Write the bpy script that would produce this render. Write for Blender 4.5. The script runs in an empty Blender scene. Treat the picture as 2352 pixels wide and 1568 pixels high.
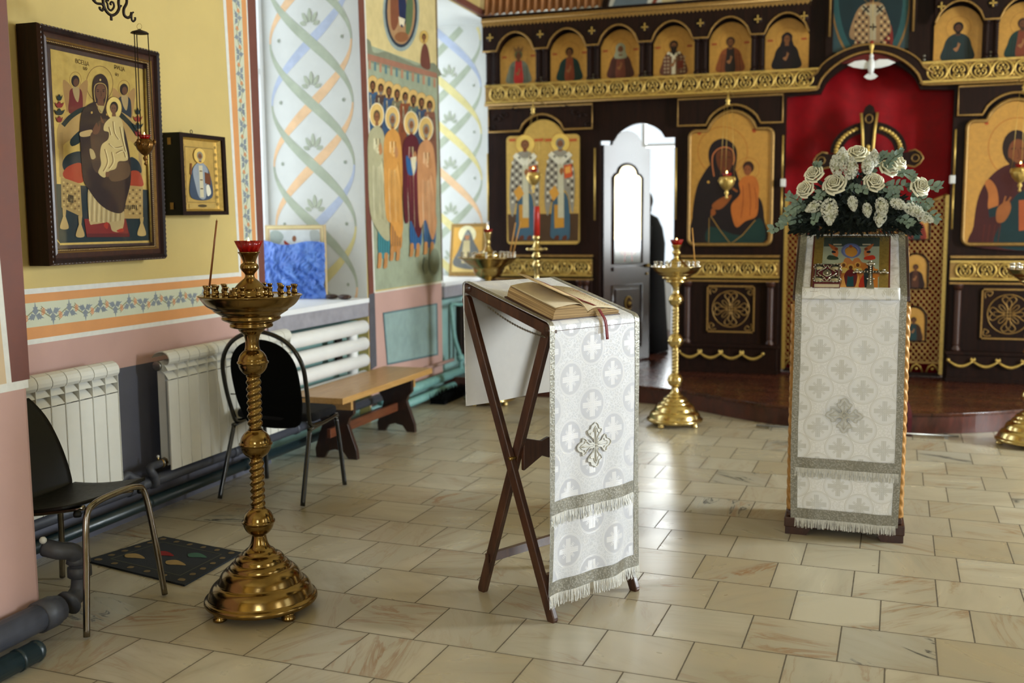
import bpy, bmesh, math, random
from mathutils import Vector, Matrix, noise
random.seed(7)
PI = math.pi
sc = bpy.context.scene
COL = sc.collection
# ------------------------------------------------------------------ camera
F_PX, YAW, PITCH, ROLL, EYE = 2330.0, math.radians(18.54), math.radians(6.48), math.radians(-0.40), 1.5
FW = Vector((-math.sin(YAW)*math.cos(PITCH), math.cos(YAW)*math.cos(PITCH), -math.sin(PITCH)))
R0 = Vector((math.cos(YAW), math.sin(YAW), 0)); U0 = R0.cross(FW)
RR = math.cos(ROLL)*R0 + math.sin(ROLL)*U0
UU = -math.sin(ROLL)*R0 + math.cos(ROLL)*U0
ORG = Vector((0, 0, EYE))
cam = bpy.data.cameras.new('camera'); camo = bpy.data.objects.new('camera', cam); COL.objects.link(camo)
camo.matrix_world = Matrix(((RR.x, UU.x, -FW.x, 0), (RR.y, UU.y, -FW.y, 0), (RR.z, UU.z, -FW.z, EYE), (0, 0, 0, 1)))
cam.sensor_width = 36; cam.lens = F_PX*36/2352; cam.clip_start = 0.05; cam.clip_end = 100
cam.dof.use_dof = True; cam.dof.focus_distance = 4.1; cam.dof.aperture_fstop = 1.9
sc.camera = camo
# ------------------------------------------------------------------ colour + world
vs = sc.view_settings
vs.view_transform = 'Standard'; vs.look = 'None'; vs.gamma = 1.0; vs.use_curve_mapping = False
vs.exposure = 0.05
w = bpy.data.worlds.new('world'); sc.world = w; w.use_nodes = True
bg = w.node_tree.nodes['Background']; bg.inputs[0].default_value = (0.90, 0.95, 1.0, 1); bg.inputs[1].default_value = 1.35

def area(name, loc, size, rot, power, col=(1, 1, 1)):
    l = bpy.data.lights.new(name, 'AREA'); l.shape = 'RECTANGLE'; l.size = size[0]; l.size_y = size[1]
    l.energy = power; l.color = col
    o = bpy.data.objects.new(name, l); COL.objects.link(o); o.location = loc; o.rotation_euler = rot
    return o
# daylight standing outside each window of the church; the back one is added fill
DAY = (0.92, 0.96, 1.0); WARM = (1.0, 0.96, 0.88)
area('daylight_niche_near', (-4.62, 6.27, 2.3), (2.5, 1.3), (0, -PI/2, 0), 27, DAY)
area('daylight_niche_far', (-4.62, 9.1, 2.3), (2.5, 1.2), (0, -PI/2, 0), 44, DAY)
area('daylight_right_far', (5.60, 6.3, 2.2), (2.2, 1.5), (0, PI/2, 0), 900, DAY)
area('daylight_right_mid', (5.60, 3.5, 2.2), (2.2, 1.5), (0, PI/2, 0), 12, DAY)
area('daylight_right_near', (5.60, 0.6, 2.2), (2.2, 1.5), (0, PI/2, 0), 45, (1, .98, .95))
area('fill_light_back', (1.5, -4.3, 2.4), (1.5, 2.2), (PI/2, 0, 0), 170, DAY)
area('daylight_left_near', (-4.62, -2.1, 2.2), (2.2, 1.5), (0, -PI/2, 0), 330, DAY)
area('daylight_altar_right', (5.60, 12.15, 2.2), (2.4, 1.5), (0, PI/2, 0), 190, (1, 1, 1))
area('daylight_altar_back', (-2.6, 13.35, 2.1), (1.3, 2.4), (-PI/2, 0, 0), 190, (1, 1, 1))
area('daylight_altar_left', (-4.62, 11.5, 2.2), (2.2, 1.2), (0, -PI/2, 0), 130, (1, 1, 1))

def PX(px, py, **k):
    a, v = list(k.items())[0]; i = 'xyz'.index(a)
    d = FW + RR*((px-1176)/F_PX) - UU*((py-784)/F_PX)
    return ORG + d*((v-ORG[i])/d[i])
# ------------------------------------------------------------------ node helper
class G:
    def __init__(s, name):
        s.m = bpy.data.materials.new(name); s.m.use_nodes = True; s.t = s.m.node_tree
        s.b = s.t.nodes['Principled BSDF']; s.out = s.t.nodes['Material Output']
    def n(s, typ, **kw):
        nd = s.t.nodes.new(typ)
        for k, v in kw.items(): setattr(nd, k, v)
        return nd
    def ln(s, a, b): s.t.links.new(a, b)
    def put(s, sock, v):
        if isinstance(v, bpy.types.NodeSocket): s.ln(v, sock)
        elif v is not None: sock.default_value = v
    def M(s, op, a, b=None, c=None):
        nd = s.n('ShaderNodeMath', operation=op)
        for i, v in enumerate((a, b, c)): s.put(nd.inputs[i], v) if v is not None else None
        return nd.outputs[0]
    def mix(s, f, a, b, bl='MIX'):
        nd = s.n('ShaderNodeMixRGB', blend_type=bl); s.put(nd.inputs[0], f)
        for i, v in ((1, a), (2, b)):
            if isinstance(v, (tuple, list)): nd.inputs[i].default_value = (*v[:3], 1)
            else: s.put(nd.inputs[i], v)
        return nd.outputs[0]
    def coord(s, k='Object'): return s.n('ShaderNodeTexCoord').outputs[k]
    def sep(s, v):
        nd = s.n('ShaderNodeSeparateXYZ'); s.ln(v, nd.inputs[0]); return nd.outputs
    def comb(s, x, y, z=0.0):
        nd = s.n('ShaderNodeCombineXYZ'); s.put(nd.inputs[0], x); s.put(nd.inputs[1], y); s.put(nd.inputs[2], z); return nd.outputs[0]
    def noise(s, v, sc_, det=4, rough=.5, dist=0.0):
        nd = s.n('ShaderNodeTexNoise'); s.ln(v, nd.inputs['Vector']); nd.inputs['Scale'].default_value = sc_
        nd.inputs['Detail'].default_value = det; nd.inputs['Roughness'].default_value = rough; nd.inputs['Distortion'].default_value = dist
        return nd.outputs['Fac']
    def ramp(s, f, stops):
        nd = s.n('ShaderNodeValToRGB'); s.ln(f, nd.inputs[0]); e = nd.color_ramp.elements
        while len(e) < len(stops): e.new(.5)
        for i, (p, c) in enumerate(stops): e[i].position = p; e[i].color = (*c[:3], 1)
        return nd.outputs[0]
    def rng(s, f, a, b, c, d):
        nd = s.n('ShaderNodeMapRange'); s.ln(f, nd.inputs[0])
        for i, v in enumerate((a, b, c, d)): nd.inputs[i+1].default_value = v
        return nd.outputs[0]
    def bump(s, h, st, dist=.002):
        nd = s.n('ShaderNodeBump'); s.ln(h, nd.inputs['Height']); nd.inputs['Strength'].default_value = st
        nd.inputs['Distance'].default_value = dist; s.ln(nd.outputs[0], s.b.inputs['Normal'])
    def fin(s, col=None, rough=.5, metal=0.0, spec=None, coat=None, emit=None, es=0):
        if isinstance(col, (tuple, list)): s.b.inputs['Base Color'].default_value = (*col[:3], 1)
        elif col is not None: s.ln(col, s.b.inputs['Base Color'])
        s.put(s.b.inputs['Roughness'], rough); s.put(s.b.inputs['Metallic'], metal)
        if spec is not None: s.b.inputs['Specular IOR Level'].default_value = spec
        if coat is not None: s.b.inputs['Coat Weight'].default_value = coat; s.b.inputs['Coat Roughness'].default_value = .08
        if emit: s.b.inputs['Emission Color'].default_value = (*emit, 1); s.b.inputs['Emission Strength'].default_value = es
        return s.m
def hexc(h):
    h = h.lstrip('#'); o = []
    for i in (0, 2, 4):
        c = int(h[i:i+2], 16)/255; o.append(c/12.92 if c <= .04045 else ((c+.055)/1.055)**2.4)
    return tuple(o)
_pm = {}
def paint(h, rough=.75, metal=0.0):
    """flat painted colour with a little hand-brushed unevenness"""
    k = (h, rough, metal)
    if k not in _pm:
        g = G('paint_'+h.lstrip('#')); c = hexc(h)
        n = g.noise(g.coord(), 9, 5, .6)
        f = g.rng(n, .3, .7, .86, 1.08)
        nd = g.n('ShaderNodeVectorMath', operation='SCALE'); nd.inputs[0].default_value = c; g.ln(f, nd.inputs['Scale'])
        _pm[k] = g.fin(nd.outputs[0], max(rough, .5), metal, .25) if rough > .2 else g.fin(nd.outputs[0], rough, metal, 1.0, 1.0)
    return _pm[k]
def plain(name, h, rough=.5, metal=0.0, var=.12, scale=20, bump=0.0, coat=None, spec=None):
    g = G(name); c = hexc(h); v = g.coord(); n = g.noise(v, scale, 5, .6)
    f = g.rng(n, .25, .75, 1-var, 1+var)
    nd = g.n('ShaderNodeVectorMath', operation='SCALE'); nd.inputs[0].default_value = c; g.ln(f, nd.inputs['Scale'])
    if bump: g.bump(n, bump, .004)
    r = g.rng(n, .2, .8, max(0.02, rough-.06), min(1, rough+.06))
    return g.fin(nd.outputs[0], r, metal, spec, coat)
M = {}
# ---- wood kinds
def wood(name, c0, c1, rough=.3, sc_=(3, 3, 40), coat=.3):
    g = G(name); v = g.coord(); mp = g.n('ShaderNodeMapping'); g.ln(v, mp.inputs[0]); mp.inputs['Scale'].default_value = sc_
    n = g.noise(mp.outputs[0], 3, 6, .65, .6)
    col = g.ramp(n, [(.3, hexc(c0)), (.7, hexc(c1))])
    g.bump(n, .12, .002)
    return g.fin(col, rough, 0, None, coat)
M['mahog'] = wood('dark_mahogany', '110705', '25110a', .5, (14, 14, 1.2), .0)
M['mahog_red'] = wood('red_mahogany', '2a110c', '42200f', .45, (14, 14, 1.2), .05)
M['walnut'] = wood('walnut_lectern', '2e150d', '52301d', .4, (10, 10, 1.5))
M['bench_leg'] = wood('bench_leg_wood', '20100b', '341a10', .35, (8, 8, 2))
M['bench_red'] = wood('bench_rail_wood', '4a2212', '6e3b1e', .4, (20, 2, 20))
M['bench_top'] = wood('bench_top_laminate', '9f7640', 'b98f55', .4, (20, 1.5, 20), .1)
M['frame_wood'] = wood('picture_frame_wood', '22100b', '3c2114', .42, (14, 14, 3), .05)
M['redwood'] = wood('lacquered_red_wood', '32130c', '57261a', .4, (5, 5, 2))
for _k in ('mahog',): M[_k].node_tree.nodes['Principled BSDF'].inputs['Specular IOR Level'].default_value = .15
# ---- metals
M['gold'] = plain('gilded_carving', 'bd9f57', .4, .7, .25, 60, .15)
M['gold_dark'] = plain('aged_gilding', '957440', .45, .6, .3, 60, .2)
M['gold_leaf'] = plain('gold_leaf_ground', 'c9a75a', .36, .5, .12, 30)
M['gold_deep'] = plain('deep_gold_ground', 'b08238', .42, .25, .14, 30)
M['brass'] = plain('old_polished_brass', '8a7145', .17, 1.0, .16, 18, .05)
M['brass_new'] = plain('bright_polished_brass', 'cdb67c', .2, 1.0, .1, 25)
M['silver'] = plain('embossed_silver', 'b4b0a6', .22, 1.0, .12, 60, .1)
M['silver_cup'] = plain('silvered_cup', 'c4c0b4', .25, 1.0, .1, 60)
M['chrome'] = plain('worn_chrome', '8d8780', .16, 1.0, .12, 30)
M['steel'] = plain('dull_steel', '85837d', .35, .9, .1, 30)
M['iron'] = plain('dark_iron', '241a14', .5, .6, .2, 40, .1)
M['blackpipe'] = plain('black_enamel_tube', '0b0c0e', .22, .0, .1, 30, 0, .6)
M['blackfab'] = plain('black_cloth', '040506', .95, 0, .3, 300, .3, None, .15)
M['seatfab'] = plain('dark_grey_cloth', '1b1b1f', .95, 0, .35, 400, .4, None, .2)
M['blackplastic'] = plain('black_plastic', '050607', .5, 0, .2, 50, 0, None, .3)
M['radiator'] = plain('radiator_enamel', 'cfcdc3', .38, 0, .04, 8)
M['tube_white'] = plain('white_enamel_tube', 'dcdcda', .4, 0, .04, 8)
M['pipe_grey'] = plain('grey_painted_pipe', '3f4149', .5, 0, .18, 30, .2)
M['pipe_dark'] = plain('dark_green_painted_pipe', '16262a', .35, 0, .2, 30, .1)
M['pipe_teal'] = plain('turquoise_painted_pipe', '6f9c98', .5, 0, .14, 30, .1)
M['white_wall'] = plain('whitewashed_plaster', 'cbccc8', .85, 0, .05, 4, .1)
M['cream'] = plain('cream_plaster', 'cabd92', .85, 0, .05, 4, .08)
M['yellow'] = plain('yellow_limewash', 'c3ac6c', .8, 0, .06, 3, .08)
M['pink'] = plain('dusty_pink_paint', 'b8948a', .7, 0, .06, 4, .06)
M['brown'] = plain('red_brown_paint', '6b3c30', .6, 0, .12, 12, .15)
M['grey_wall'] = plain('blue_grey_paint', '54545e', .5, 0, .14, 5, .1)
M['turq'] = plain('turquoise_wall_paint', '86aaa4', .55, 0, .12, 6, .08)
M['white_line'] = plain('white_lining_paint', 'd3d2cb', .75, 0, .08, 30)
M['orange'] = plain('orange_band_paint', 'cd8f57', .75, 0, .06, 10)
M['greenwhite'] = plain('pale_green_white_paint', 'c3c6ae', .8, 0, .05, 10)
M['beige'] = plain('beige_paint', 'c4ac8b', .8, 0, .05, 6)
M['sill'] = plain('white_sill_paint', 'dfe0e2', .45, 0, .04, 8)
M['grey_sill'] = plain('grey_sill_paint', '8e8b92', .6, 0, .2, 12, .15)
M['red_cloth'] = plain('red_silk_curtain', '86020e', .65, 0, .22, 9, .1, None, .2)
M['red_velvet'] = plain('wine_velvet', '520d1a', .8, 0, .2, 60, .2)
M['red_paint'] = plain('red_edge_lacquer', '5a1a12', .4, 0, .1, 20)
M['paper'] = plain('aged_paper', 'c7ad82', .85, 0, .12, 60, .1)
M['page'] = plain('page_paper', 'cdbd9e', .85, 0, .06, 30)
M['ribbon'] = plain('dark_red_ribbon', '6f0c15', .5, 0, .15, 60)
M['wax'] = plain('yellow_wax', 'b9853c', .45, 0, .08, 40)
M['wax_dark'] = plain('brown_wax', '7d4a22', .4, 0, .08, 40)
M['rose'] = plain('ivory_petal', 'e4dfc6', .6, 0, .05, 40)
M['lilac'] = plain('white_floret', 'dcdccf', .7, 0, .06, 60)
M['leaf'] = plain('eucalyptus_leaf', '7d9082', .6, 0, .25, 30)
M['leaf_dark'] = plain('dark_fern_leaf', '152019', .7, 0, .4, 40)
M['stem'] = plain('green_stem', '4a5a3c', .6, 0, .15, 40)
M['skin'] = plain('skin', 'a87a62', .6, 0, .08, 30)
M['hair'] = plain('grey_brown_hair', '4a3f36', .8, 0, .3, 120, .4)
M['robe'] = plain('black_cassock', '0c0e12', .85, 0, .2, 40)
M['glassy_white'] = plain('white_plastic', 'cfd0d0', .4, 0, .04, 20)
M['icon_cream'] = plain('ivory_mount', 'b69f76', .6, 0, .1, 20)
M['teal_dark'] = plain('dark_teal_paint', '16343a', .5, 0, .2, 12)
M['bag'] = None
M['satin'] = plain('white_satin', 'cfcfce', .5, 0, .04, 40)
M['dark_gilt'] = plain('dark_bronze_gilt', '6b4a20', .3, .8, .35, 90, .3)
M['cluster'] = plain('shaded_cream_core', 'b3b499', .8, 0, .2, 120, .4)  # core toned darker to put shade into the gaps between florets
# marble floor
g = G('marble_tiles'); v = g.coord(); mp = g.n('ShaderNodeMapping'); g.ln(v, mp.inputs[0]); mp.inputs['Rotation'].default_value = (0, 0, math.radians(2.3)); mp.inputs['Location'].default_value = (.0, .105, 0)
x, y, z = g.sep(mp.outputs[0]); TW, TH = .3235, .3305
ry = g.M('DIVIDE', y, TH); row = g.M('FLOOR', ry); fy = g.M('SUBTRACT', ry, row)
shift = g.M('MULTIPLY', g.M('SINE', g.M('MULTIPLY', row, 78.233)), .12)
half = g.M('MULTIPLY', g.M('MODULO', g.M('ABSOLUTE', row), 2.0), .5)
rx = g.M('ADD', g.M('DIVIDE', x, TW), g.M('ADD', half, shift)); colm = g.M('FLOOR', rx); fx = g.M('SUBTRACT', rx, colm)
wn = g.n('ShaderNodeTexWhiteNoise'); g.ln(g.comb(colm, row, 0.0), wn.inputs['Vector'])
rv = wn.outputs['Value']; rc = g.sep(wn.outputs['Color'])
ex = g.M('MULTIPLY', g.M('MINIMUM', fx, g.M('SUBTRACT', 1.0, fx)), TW); ey = g.M('MULTIPLY', g.M('MINIMUM', fy, g.M('SUBTRACT', 1.0, fy)), TH)
edge = g.M('ADD', g.M('MINIMUM', ex, ey), g.M('MULTIPLY', g.M('SUBTRACT', g.noise(v, 40, 3), .5), .0016))
grout = g.M('LESS_THAN', edge, .0026)
ang = g.M('MULTIPLY', g.M('SUBTRACT', rc[1], .25), 2.6)
ca, sa = g.M('COSINE', ang), g.M('SINE', ang)
u2 = g.M('ADD', g.M('MULTIPLY', x, ca), g.M('MULTIPLY', y, sa)); v2 = g.M('SUBTRACT', g.M('MULTIPLY', y, ca), g.M('MULTIPLY', x, sa))
vv = g.comb(g.M('ADD', g.M('MULTIPLY', u2, .35), g.M('MULTIPLY', rv, 40.0)), g.M('ADD', g.M('MULTIPLY', v2, 1.5), g.M('MULTIPLY', rc[2], 30.0)), rv)
n1 = g.noise(vv, 4.5, 6, .62, 1.6); n2 = g.noise(vv, 2.2, 4, .6, .8); n3 = g.noise(v, 1.2, 3)
base = g.mix(rv, hexc('a3967b'), hexc('bab39f')); base = g.mix(g.rng(rc[0], .86, .95, 0, .6), base, hexc('99988e'))
base = g.mix(g.rng(n2, .38, .62, 0, .8), base, hexc('9c9581'))
vein = g.M('SUBTRACT', 1.0, g.rng(g.M('ABSOLUTE', g.M('SUBTRACT', n1, .52)), 0.0, .045, 0, 1))
vmask = g.M('MULTIPLY', g.M('MULTIPLY', vein, g.rng(n2, .46, .66, 0, 1)), g.rng(rc[2], .2, .75, .25, 1))
base = g.mix(vmask, base, hexc('8a6238'))
dk = g.M('MULTIPLY', g.M('GREATER_THAN', rc[0], .93), g.rng(g.M('ABSOLUTE', g.M('SUBTRACT', n1, .60)), 0, .03, .95, 0))
base = g.mix(dk, base, hexc('1d242a'))
base = g.mix(grout, base, hexc('3a3226'))
base = g.mix(g.rng(g.M('MINIMUM', ex, ey), 0, .02, .22, 0), base, hexc('8b7c62'))
rg = g.M('ADD', g.rng(n2, .3, .7, .24, .38), g.M('MULTIPLY', grout, .4))
g.bump(g.M('MULTIPLY', g.M('SUBTRACT', 1.0, grout), 1.0), .25, .002)
M['marble'] = g.fin(base, rg, 0, .6)
# parquet of the raised floor
g = G('parquet'); v = g.coord(); bk = g.n('ShaderNodeTexBrick'); g.ln(v, bk.inputs['Vector'])
bk.inputs['Color1'].default_value = (*hexc('3b1c14'), 1); bk.inputs['Color2'].default_value = (*hexc('5a2f1f'), 1); bk.inputs['Mortar'].default_value = (*hexc('180b08'), 1)
bk.inputs['Scale'].default_value = 1; bk.inputs['Brick Width'].default_value = .42; bk.inputs['Row Height'].default_value = .075; bk.inputs['Mortar Size'].default_value = .0012
nn = g.noise(v, 25, 5, .6, .5)
M['parquet'] = g.fin(g.mix(g.rng(nn, .3, .7, 0, .45), bk.outputs[0], hexc('2e140d')), g.rng(nn, .3, .7, .2, .32), 0, .5)
# silver brocade with circled crosses (UV in metres)
def brocade(name, base_c, disc_c, cross_c, rough0=.55, rough1=.3, A=.196, B=.188):
    g = G(name); u, v_, _ = g.sep(g.coord('UV'))
    def cell(a, per, off): return g.M('SUBTRACT', g.M('MODULO', g.M('ADD', g.M('ADD', a, off), per*40), per), per/2)
    u1, v1 = cell(u, A, 0.), cell(v_, B, 0.); u2, v2 = cell(u, A, A/2), cell(v_, B, B/2)
    def ln(a, b): return g.M('SQRT', g.M('ADD', g.M('MULTIPLY', a, a), g.M('MULTIPLY', b, b)))
    d1, d2 = ln(u1, v1), ln(u2, v2); s = g.M('LESS_THAN', d1, d2); d = g.M('MINIMUM', d1, d2)
    def sel(a, b): return g.M('ADD', g.M('MULTIPLY', a, s), g.M('MULTIPLY', b, g.M('SUBTRACT', 1.0, s)))
    U_, V_ = g.M('ABSOLUTE', sel(u1, u2)), g.M('ABSOLUTE', sel(v1, v2))
    def lt(a, b): return g.M('LESS_THAN', a, b)
    ring = g.M('MAXIMUM', lt(g.M('ABSOLUTE', g.M('SUBTRACT', d, .0655)), .0016), lt(g.M('ABSOLUTE', g.M('SUBTRACT', d, .0605)), .0008))
    disc = lt(d, .0605)
    arm = g.M('MAXIMUM', g.M('MULTIPLY', lt(U_, .0105), lt(V_, .047)), g.M('MULTIPLY', lt(V_, .0105), lt(U_, .047)))
    slot = g.M('MAXIMUM', lt(g.M('ABSOLUTE', g.M('SUBTRACT', U_, .0045)), .0008), lt(g.M('ABSOLUTE', g.M('SUBTRACT', V_, .0045)), .0008))
    arm = g.M('MULTIPLY', arm, g.M('SUBTRACT', 1.0, g.M('MULTIPLY', slot, .7)))
    dg = g.M('ABSOLUTE', g.M('SUBTRACT', U_, V_)); flo = g.M('MULTIPLY', g.M('MULTIPLY', lt(dg, .008), lt(d, .037)), g.M('GREATER_THAN', g.M('SINE', g.M('MULTIPLY', d, 900.0)), -.4))
    cr = g.M('MAXIMUM', arm, flo)
    vo = g.n('ShaderNodeTexVoronoi'); vo.feature = 'DISTANCE_TO_EDGE'; g.ln(g.coord('UV'), vo.inputs['Vector']); vo.inputs['Scale'].default_value = 75
    curl = g.M('MULTIPLY', g.M('MULTIPLY', lt(vo.outputs['Distance'], .09), g.M('GREATER_THAN', d, .07)), .4)
    col = g.mix(g.M('MULTIPLY', disc, .85), base_c, disc_c)
    pat = g.M('MAXIMUM', g.M('MAXIMUM', ring, cr), curl); col = g.mix(g.M('MULTIPLY', pat, .85), col, cross_c)
    mi = g.n('ShaderNodeTexNoise'); g.ln(g.coord('UV'), mi.inputs['Vector']); mi.inputs['Scale'].default_value = 900
    g.bump(g.M('ADD', g.M('MULTIPLY', pat, .6), g.M('MULTIPLY', mi.outputs[0], .4)), .35, .0008)
    m = g.fin(col, g.M('SUBTRACT', rough0, g.M('MULTIPLY', pat, rough0-rough1)), g.M('MULTIPLY', pat, .12), .35)
    g.b.inputs['Sheen Weight'].default_value = .15
    return m
M['brocade'] = brocade('white_brocade', hexc('ebebee'), hexc('e4e5e9'), hexc('c6c6c4'))
M['brocade_shine'] = brocade('silvery_white_brocade', hexc('c8c9ce'), hexc('bcbdc5'), hexc('e8e8ec'), .5, .26, .232, .222)
M['lining'] = plain('grey_satin_lining', 'b9b3aa', .6, 0, .06, 12)
g = G('silver_braid'); v = g.coord('UV'); vo = g.n('ShaderNodeTexVoronoi'); g.ln(v, vo.inputs['Vector']); vo.inputs['Scale'].default_value = 130
nn = g.noise(v, 500, 3); h = g.M('ADD', vo.outputs['Distance'], g.M('MULTIPLY', nn, .5)); g.bump(h, .6, .0015)
M['braid'] = g.fin(g.mix(g.rng(vo.outputs['Distance'], .1, .6, 0, 1), hexc('a5a299'), hexc('827f74')), .38, .45)
M['fringe'] = plain('silver_fringe', 'c4c2bb', .45, .25, .25, 300)
# blue polythene bag
g = G('blue_polythene'); v = g.coord(); n = g.noise(v, 9, 6, .6, 1.2); g.bump(n, 1.0, .03)
M['bag'] = g.fin(g.mix(g.rng(n, .35, .65, 0, 1), hexc('2f5bb4'), hexc('5c86d3')), .3, 0, .6)
# clear glass, ruby glass, flame
def thin_glass(name, col, tr):
    g = G(name); t = g.n('ShaderNodeBsdfTransparent'); gl = g.n('ShaderNodeBsdfGlossy'); gl.inputs['Roughness'].default_value = .03
    t.inputs[0].default_value = (*col, 1); lw = g.n('ShaderNodeLayerWeight'); lw.inputs[0].default_value = .5; fac = g.M('ADD', .03, g.M('MULTIPLY', g.M('POWER', lw.outputs['Facing'], 5.0), .6))
    mx = g.n('ShaderNodeMixShader'); g.ln(fac, mx.inputs[0]); g.ln(t.outputs[0], mx.inputs[1]); g.ln(gl.outputs[0], mx.inputs[2]); g.ln(mx.outputs[0], g.out.inputs[0])
    return g.m
M['pane'] = thin_glass('window_glass', (.93, .96, .97), 1)
g = G('ruby_glass'); g.b.inputs['Transmission Weight'].default_value = .55; g.b.inputs['IOR'].default_value = 1.45
M['ruby'] = g.fin(hexc('b3120f'), .12, 0, .6)
def emis(name, c, s):
    g = G(name); return g.fin(c, .5, 0, None, None, c, s)
M['flame'] = emis('candle_flame', (1.0, .62, .22), 14)
M['red_wax'] = plain('translucent_red_wax', 'b3261a', .4, 0, .2, 60)
_g = M['red_wax'].node_tree.nodes['Principled BSDF']; _g.inputs['Subsurface Weight'].default_value = .3; _g.inputs['Subsurface Radius'].default_value = (.02, .004, .002)

# ------------------------------------------------------------------ mesh builder
class MB:
    def __init__(s): s.v = []; s.f = []; s.fm = []; s.fs = []; s.uv = {}; s.mats = []
    def mi(s, m):
        if m not in s.mats: s.mats.append(m)
        return s.mats.index(m)
    def add(s, vs_, fs_, m, smooth=False, uvs=None):
        o = len(s.v); k = s.mi(m); s.v += [tuple(p) for p in vs_]
        for f in fs_:
            s.f.append(tuple(o+i for i in f)); s.fm.append(k); s.fs.append(smooth)
        if uvs:
            for i, t in enumerate(uvs): s.uv[o+i] = t
        return s
    def box(s, lo, hi, m, rot=None, c=None):
        x0, y0, z0 = lo; x1, y1, z1 = hi
        p = [Vector(t) for t in ((x0, y0, z0), (x1, y0, z0), (x1, y1, z0), (x0, y1, z0), (x0, y0, z1), (x1, y0, z1), (x1, y1, z1), (x0, y1, z1))]
        if rot is not None: p = [(rot @ q)+(Vector(c) if c is not None else Vector()) for q in p]
        return s.add(p, [(0, 3, 2, 1), (4, 5, 6, 7), (0, 1, 5, 4), (1, 2, 6, 5), (2, 3, 7, 6), (3, 0, 4, 7)], m)
    def beam(s, a, b, w_, h_, m, up=(0, 0, 1)):
        a, b = Vector(a), Vector(b); d = (b-a).normalized(); up = Vector(up)
        sx = d.cross(up); sx = sx.normalized() if sx.length > 1e-4 else Vector((1, 0, 0)); sz = sx.cross(d)
        p = [q+sx*(w_/2*i)+sz*(h_/2*j) for q in (a, b) for i, j in ((-1, -1), (1, -1), (1, 1), (-1, 1))]
        return s.add(p, [(0, 3, 2, 1), (4, 5, 6, 7), (0, 1, 5, 4), (1, 2, 6, 5), (2, 3, 7, 6), (3, 0, 4, 7)], m)
    def ngon(s, pts, m): return s.add(pts, [tuple(range(len(pts)))], m)
    def prism(s, pts, off, m):
        """closed outline of 3-D points extruded by vector off"""
        n = len(pts); off = Vector(off); p = [Vector(q) for q in pts]
        return s.add(p+[q+off for q in p], [tuple(range(n)), tuple(range(2*n-1, n-1, -1))]+[(i, i+n, (i+1) % n+n, (i+1) % n) for i in range(n)], m)
    def tube(s, pts, r, m, n=8, closed=False, cap=True, smooth=True):
        pts = [Vector(p) for p in pts]; N = len(pts); rs = r if isinstance(r, (list, tuple)) else [r]*N
        T = []
        for i in range(N):
            a = pts[(i-1) % N] if (closed or i > 0) else pts[i]; b = pts[(i+1) % N] if (closed or i < N-1) else pts[i]
            t = (b-a); T.append(t.normalized() if t.length > 1e-9 else Vector((0, 0, 1)))
        up = Vector((0, 0, 1)) if abs(T[0].z) < .9 else Vector((1, 0, 0)); nx = T[0].cross(up).normalized(); V = []
        for i in range(N):
            nx = (nx-T[i]*nx.dot(T[i])); nx = nx.normalized() if nx.length > 1e-6 else T[i].orthogonal().normalized(); ny = T[i].cross(nx)
            for k in range(n):
                a = 2*PI*k/n; V.append(pts[i]+(nx*math.cos(a)+ny*math.sin(a))*rs[i])
        F = []
        for i in range(N if closed else N-1):
            j = (i+1) % N
            for k in range(n): F.append((i*n+k, i*n+(k+1) % n, j*n+(k+1) % n, j*n+k))
        if cap and not closed: F.append(tuple(range(n-1, -1, -1))); F.append(tuple((N-1)*n+k for k in range(n)))
        return s.add(V, F, m, smooth)
    def lathe(s, prof, m, n=32, o=(0, 0, 0), smooth=True, fn=None, axis='z'):
        V = []; o = Vector(o)
        for (r, z_) in prof:
            for k in range(n):
                a = 2*PI*k/n; rr = max(r, 1e-4)*(fn(a, z_) if fn else 1)
                p = Vector((rr*math.cos(a), rr*math.sin(a), z_))
                if axis == 'x': p = Vector((p.z, p.x, p.y))
                if axis == 'y': p = Vector((p.y, p.z, p.x))
                V.append(o+p)
        F = [(i*n+k, i*n+(k+1) % n, (i+1)*n+(k+1) % n, (i+1)*n+k) for i in range(len(prof)-1) for k in range(n)]
        if prof[0][0] > 1e-3: F.append(tuple(range(n-1, -1, -1)))
        if prof[-1][0] > 1e-3: F.append(tuple((len(prof)-1)*n+k for k in range(n)))
        return s.add(V, F, m, smooth)
    def ball(s, c, r, m, n=12, sq=(1, 1, 1), rot=None):
        V = []; F = []; c = Vector(c); R_ = n//2
        for i in range(R_+1):
            ph = PI*i/R_
            for k in range(n):
                a = 2*PI*k/n; p = Vector((math.sin(ph)*math.cos(a)*sq[0], math.sin(ph)*math.sin(a)*sq[1], math.cos(ph)*sq[2]))*r
                if rot is not None: p = rot @ p
                V.append(c+p)
        for i in range(R_):
            for k in range(n): F.append((i*n+k, (i+1)*n+k, (i+1)*n+(k+1) % n, i*n+(k+1) % n))
        return s.add(V, F, m, True)
    def grid(s, fn, nu, nv, m, smooth=True, uvf=None):
        V = []; UVs = []
        for i in range(nu+1):
            for j in range(nv+1):
                V.append(fn(i/nu, j/nv)); UVs.append(uvf(i/nu, j/nv) if uvf else (i/nu, j/nv))
        F = [(i*(nv+1)+j, (i+1)*(nv+1)+j, (i+1)*(nv+1)+j+1, i*(nv+1)+j+1) for i in range(nu) for j in range(nv)]
        return s.add(V, F, m, smooth, UVs)
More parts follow.
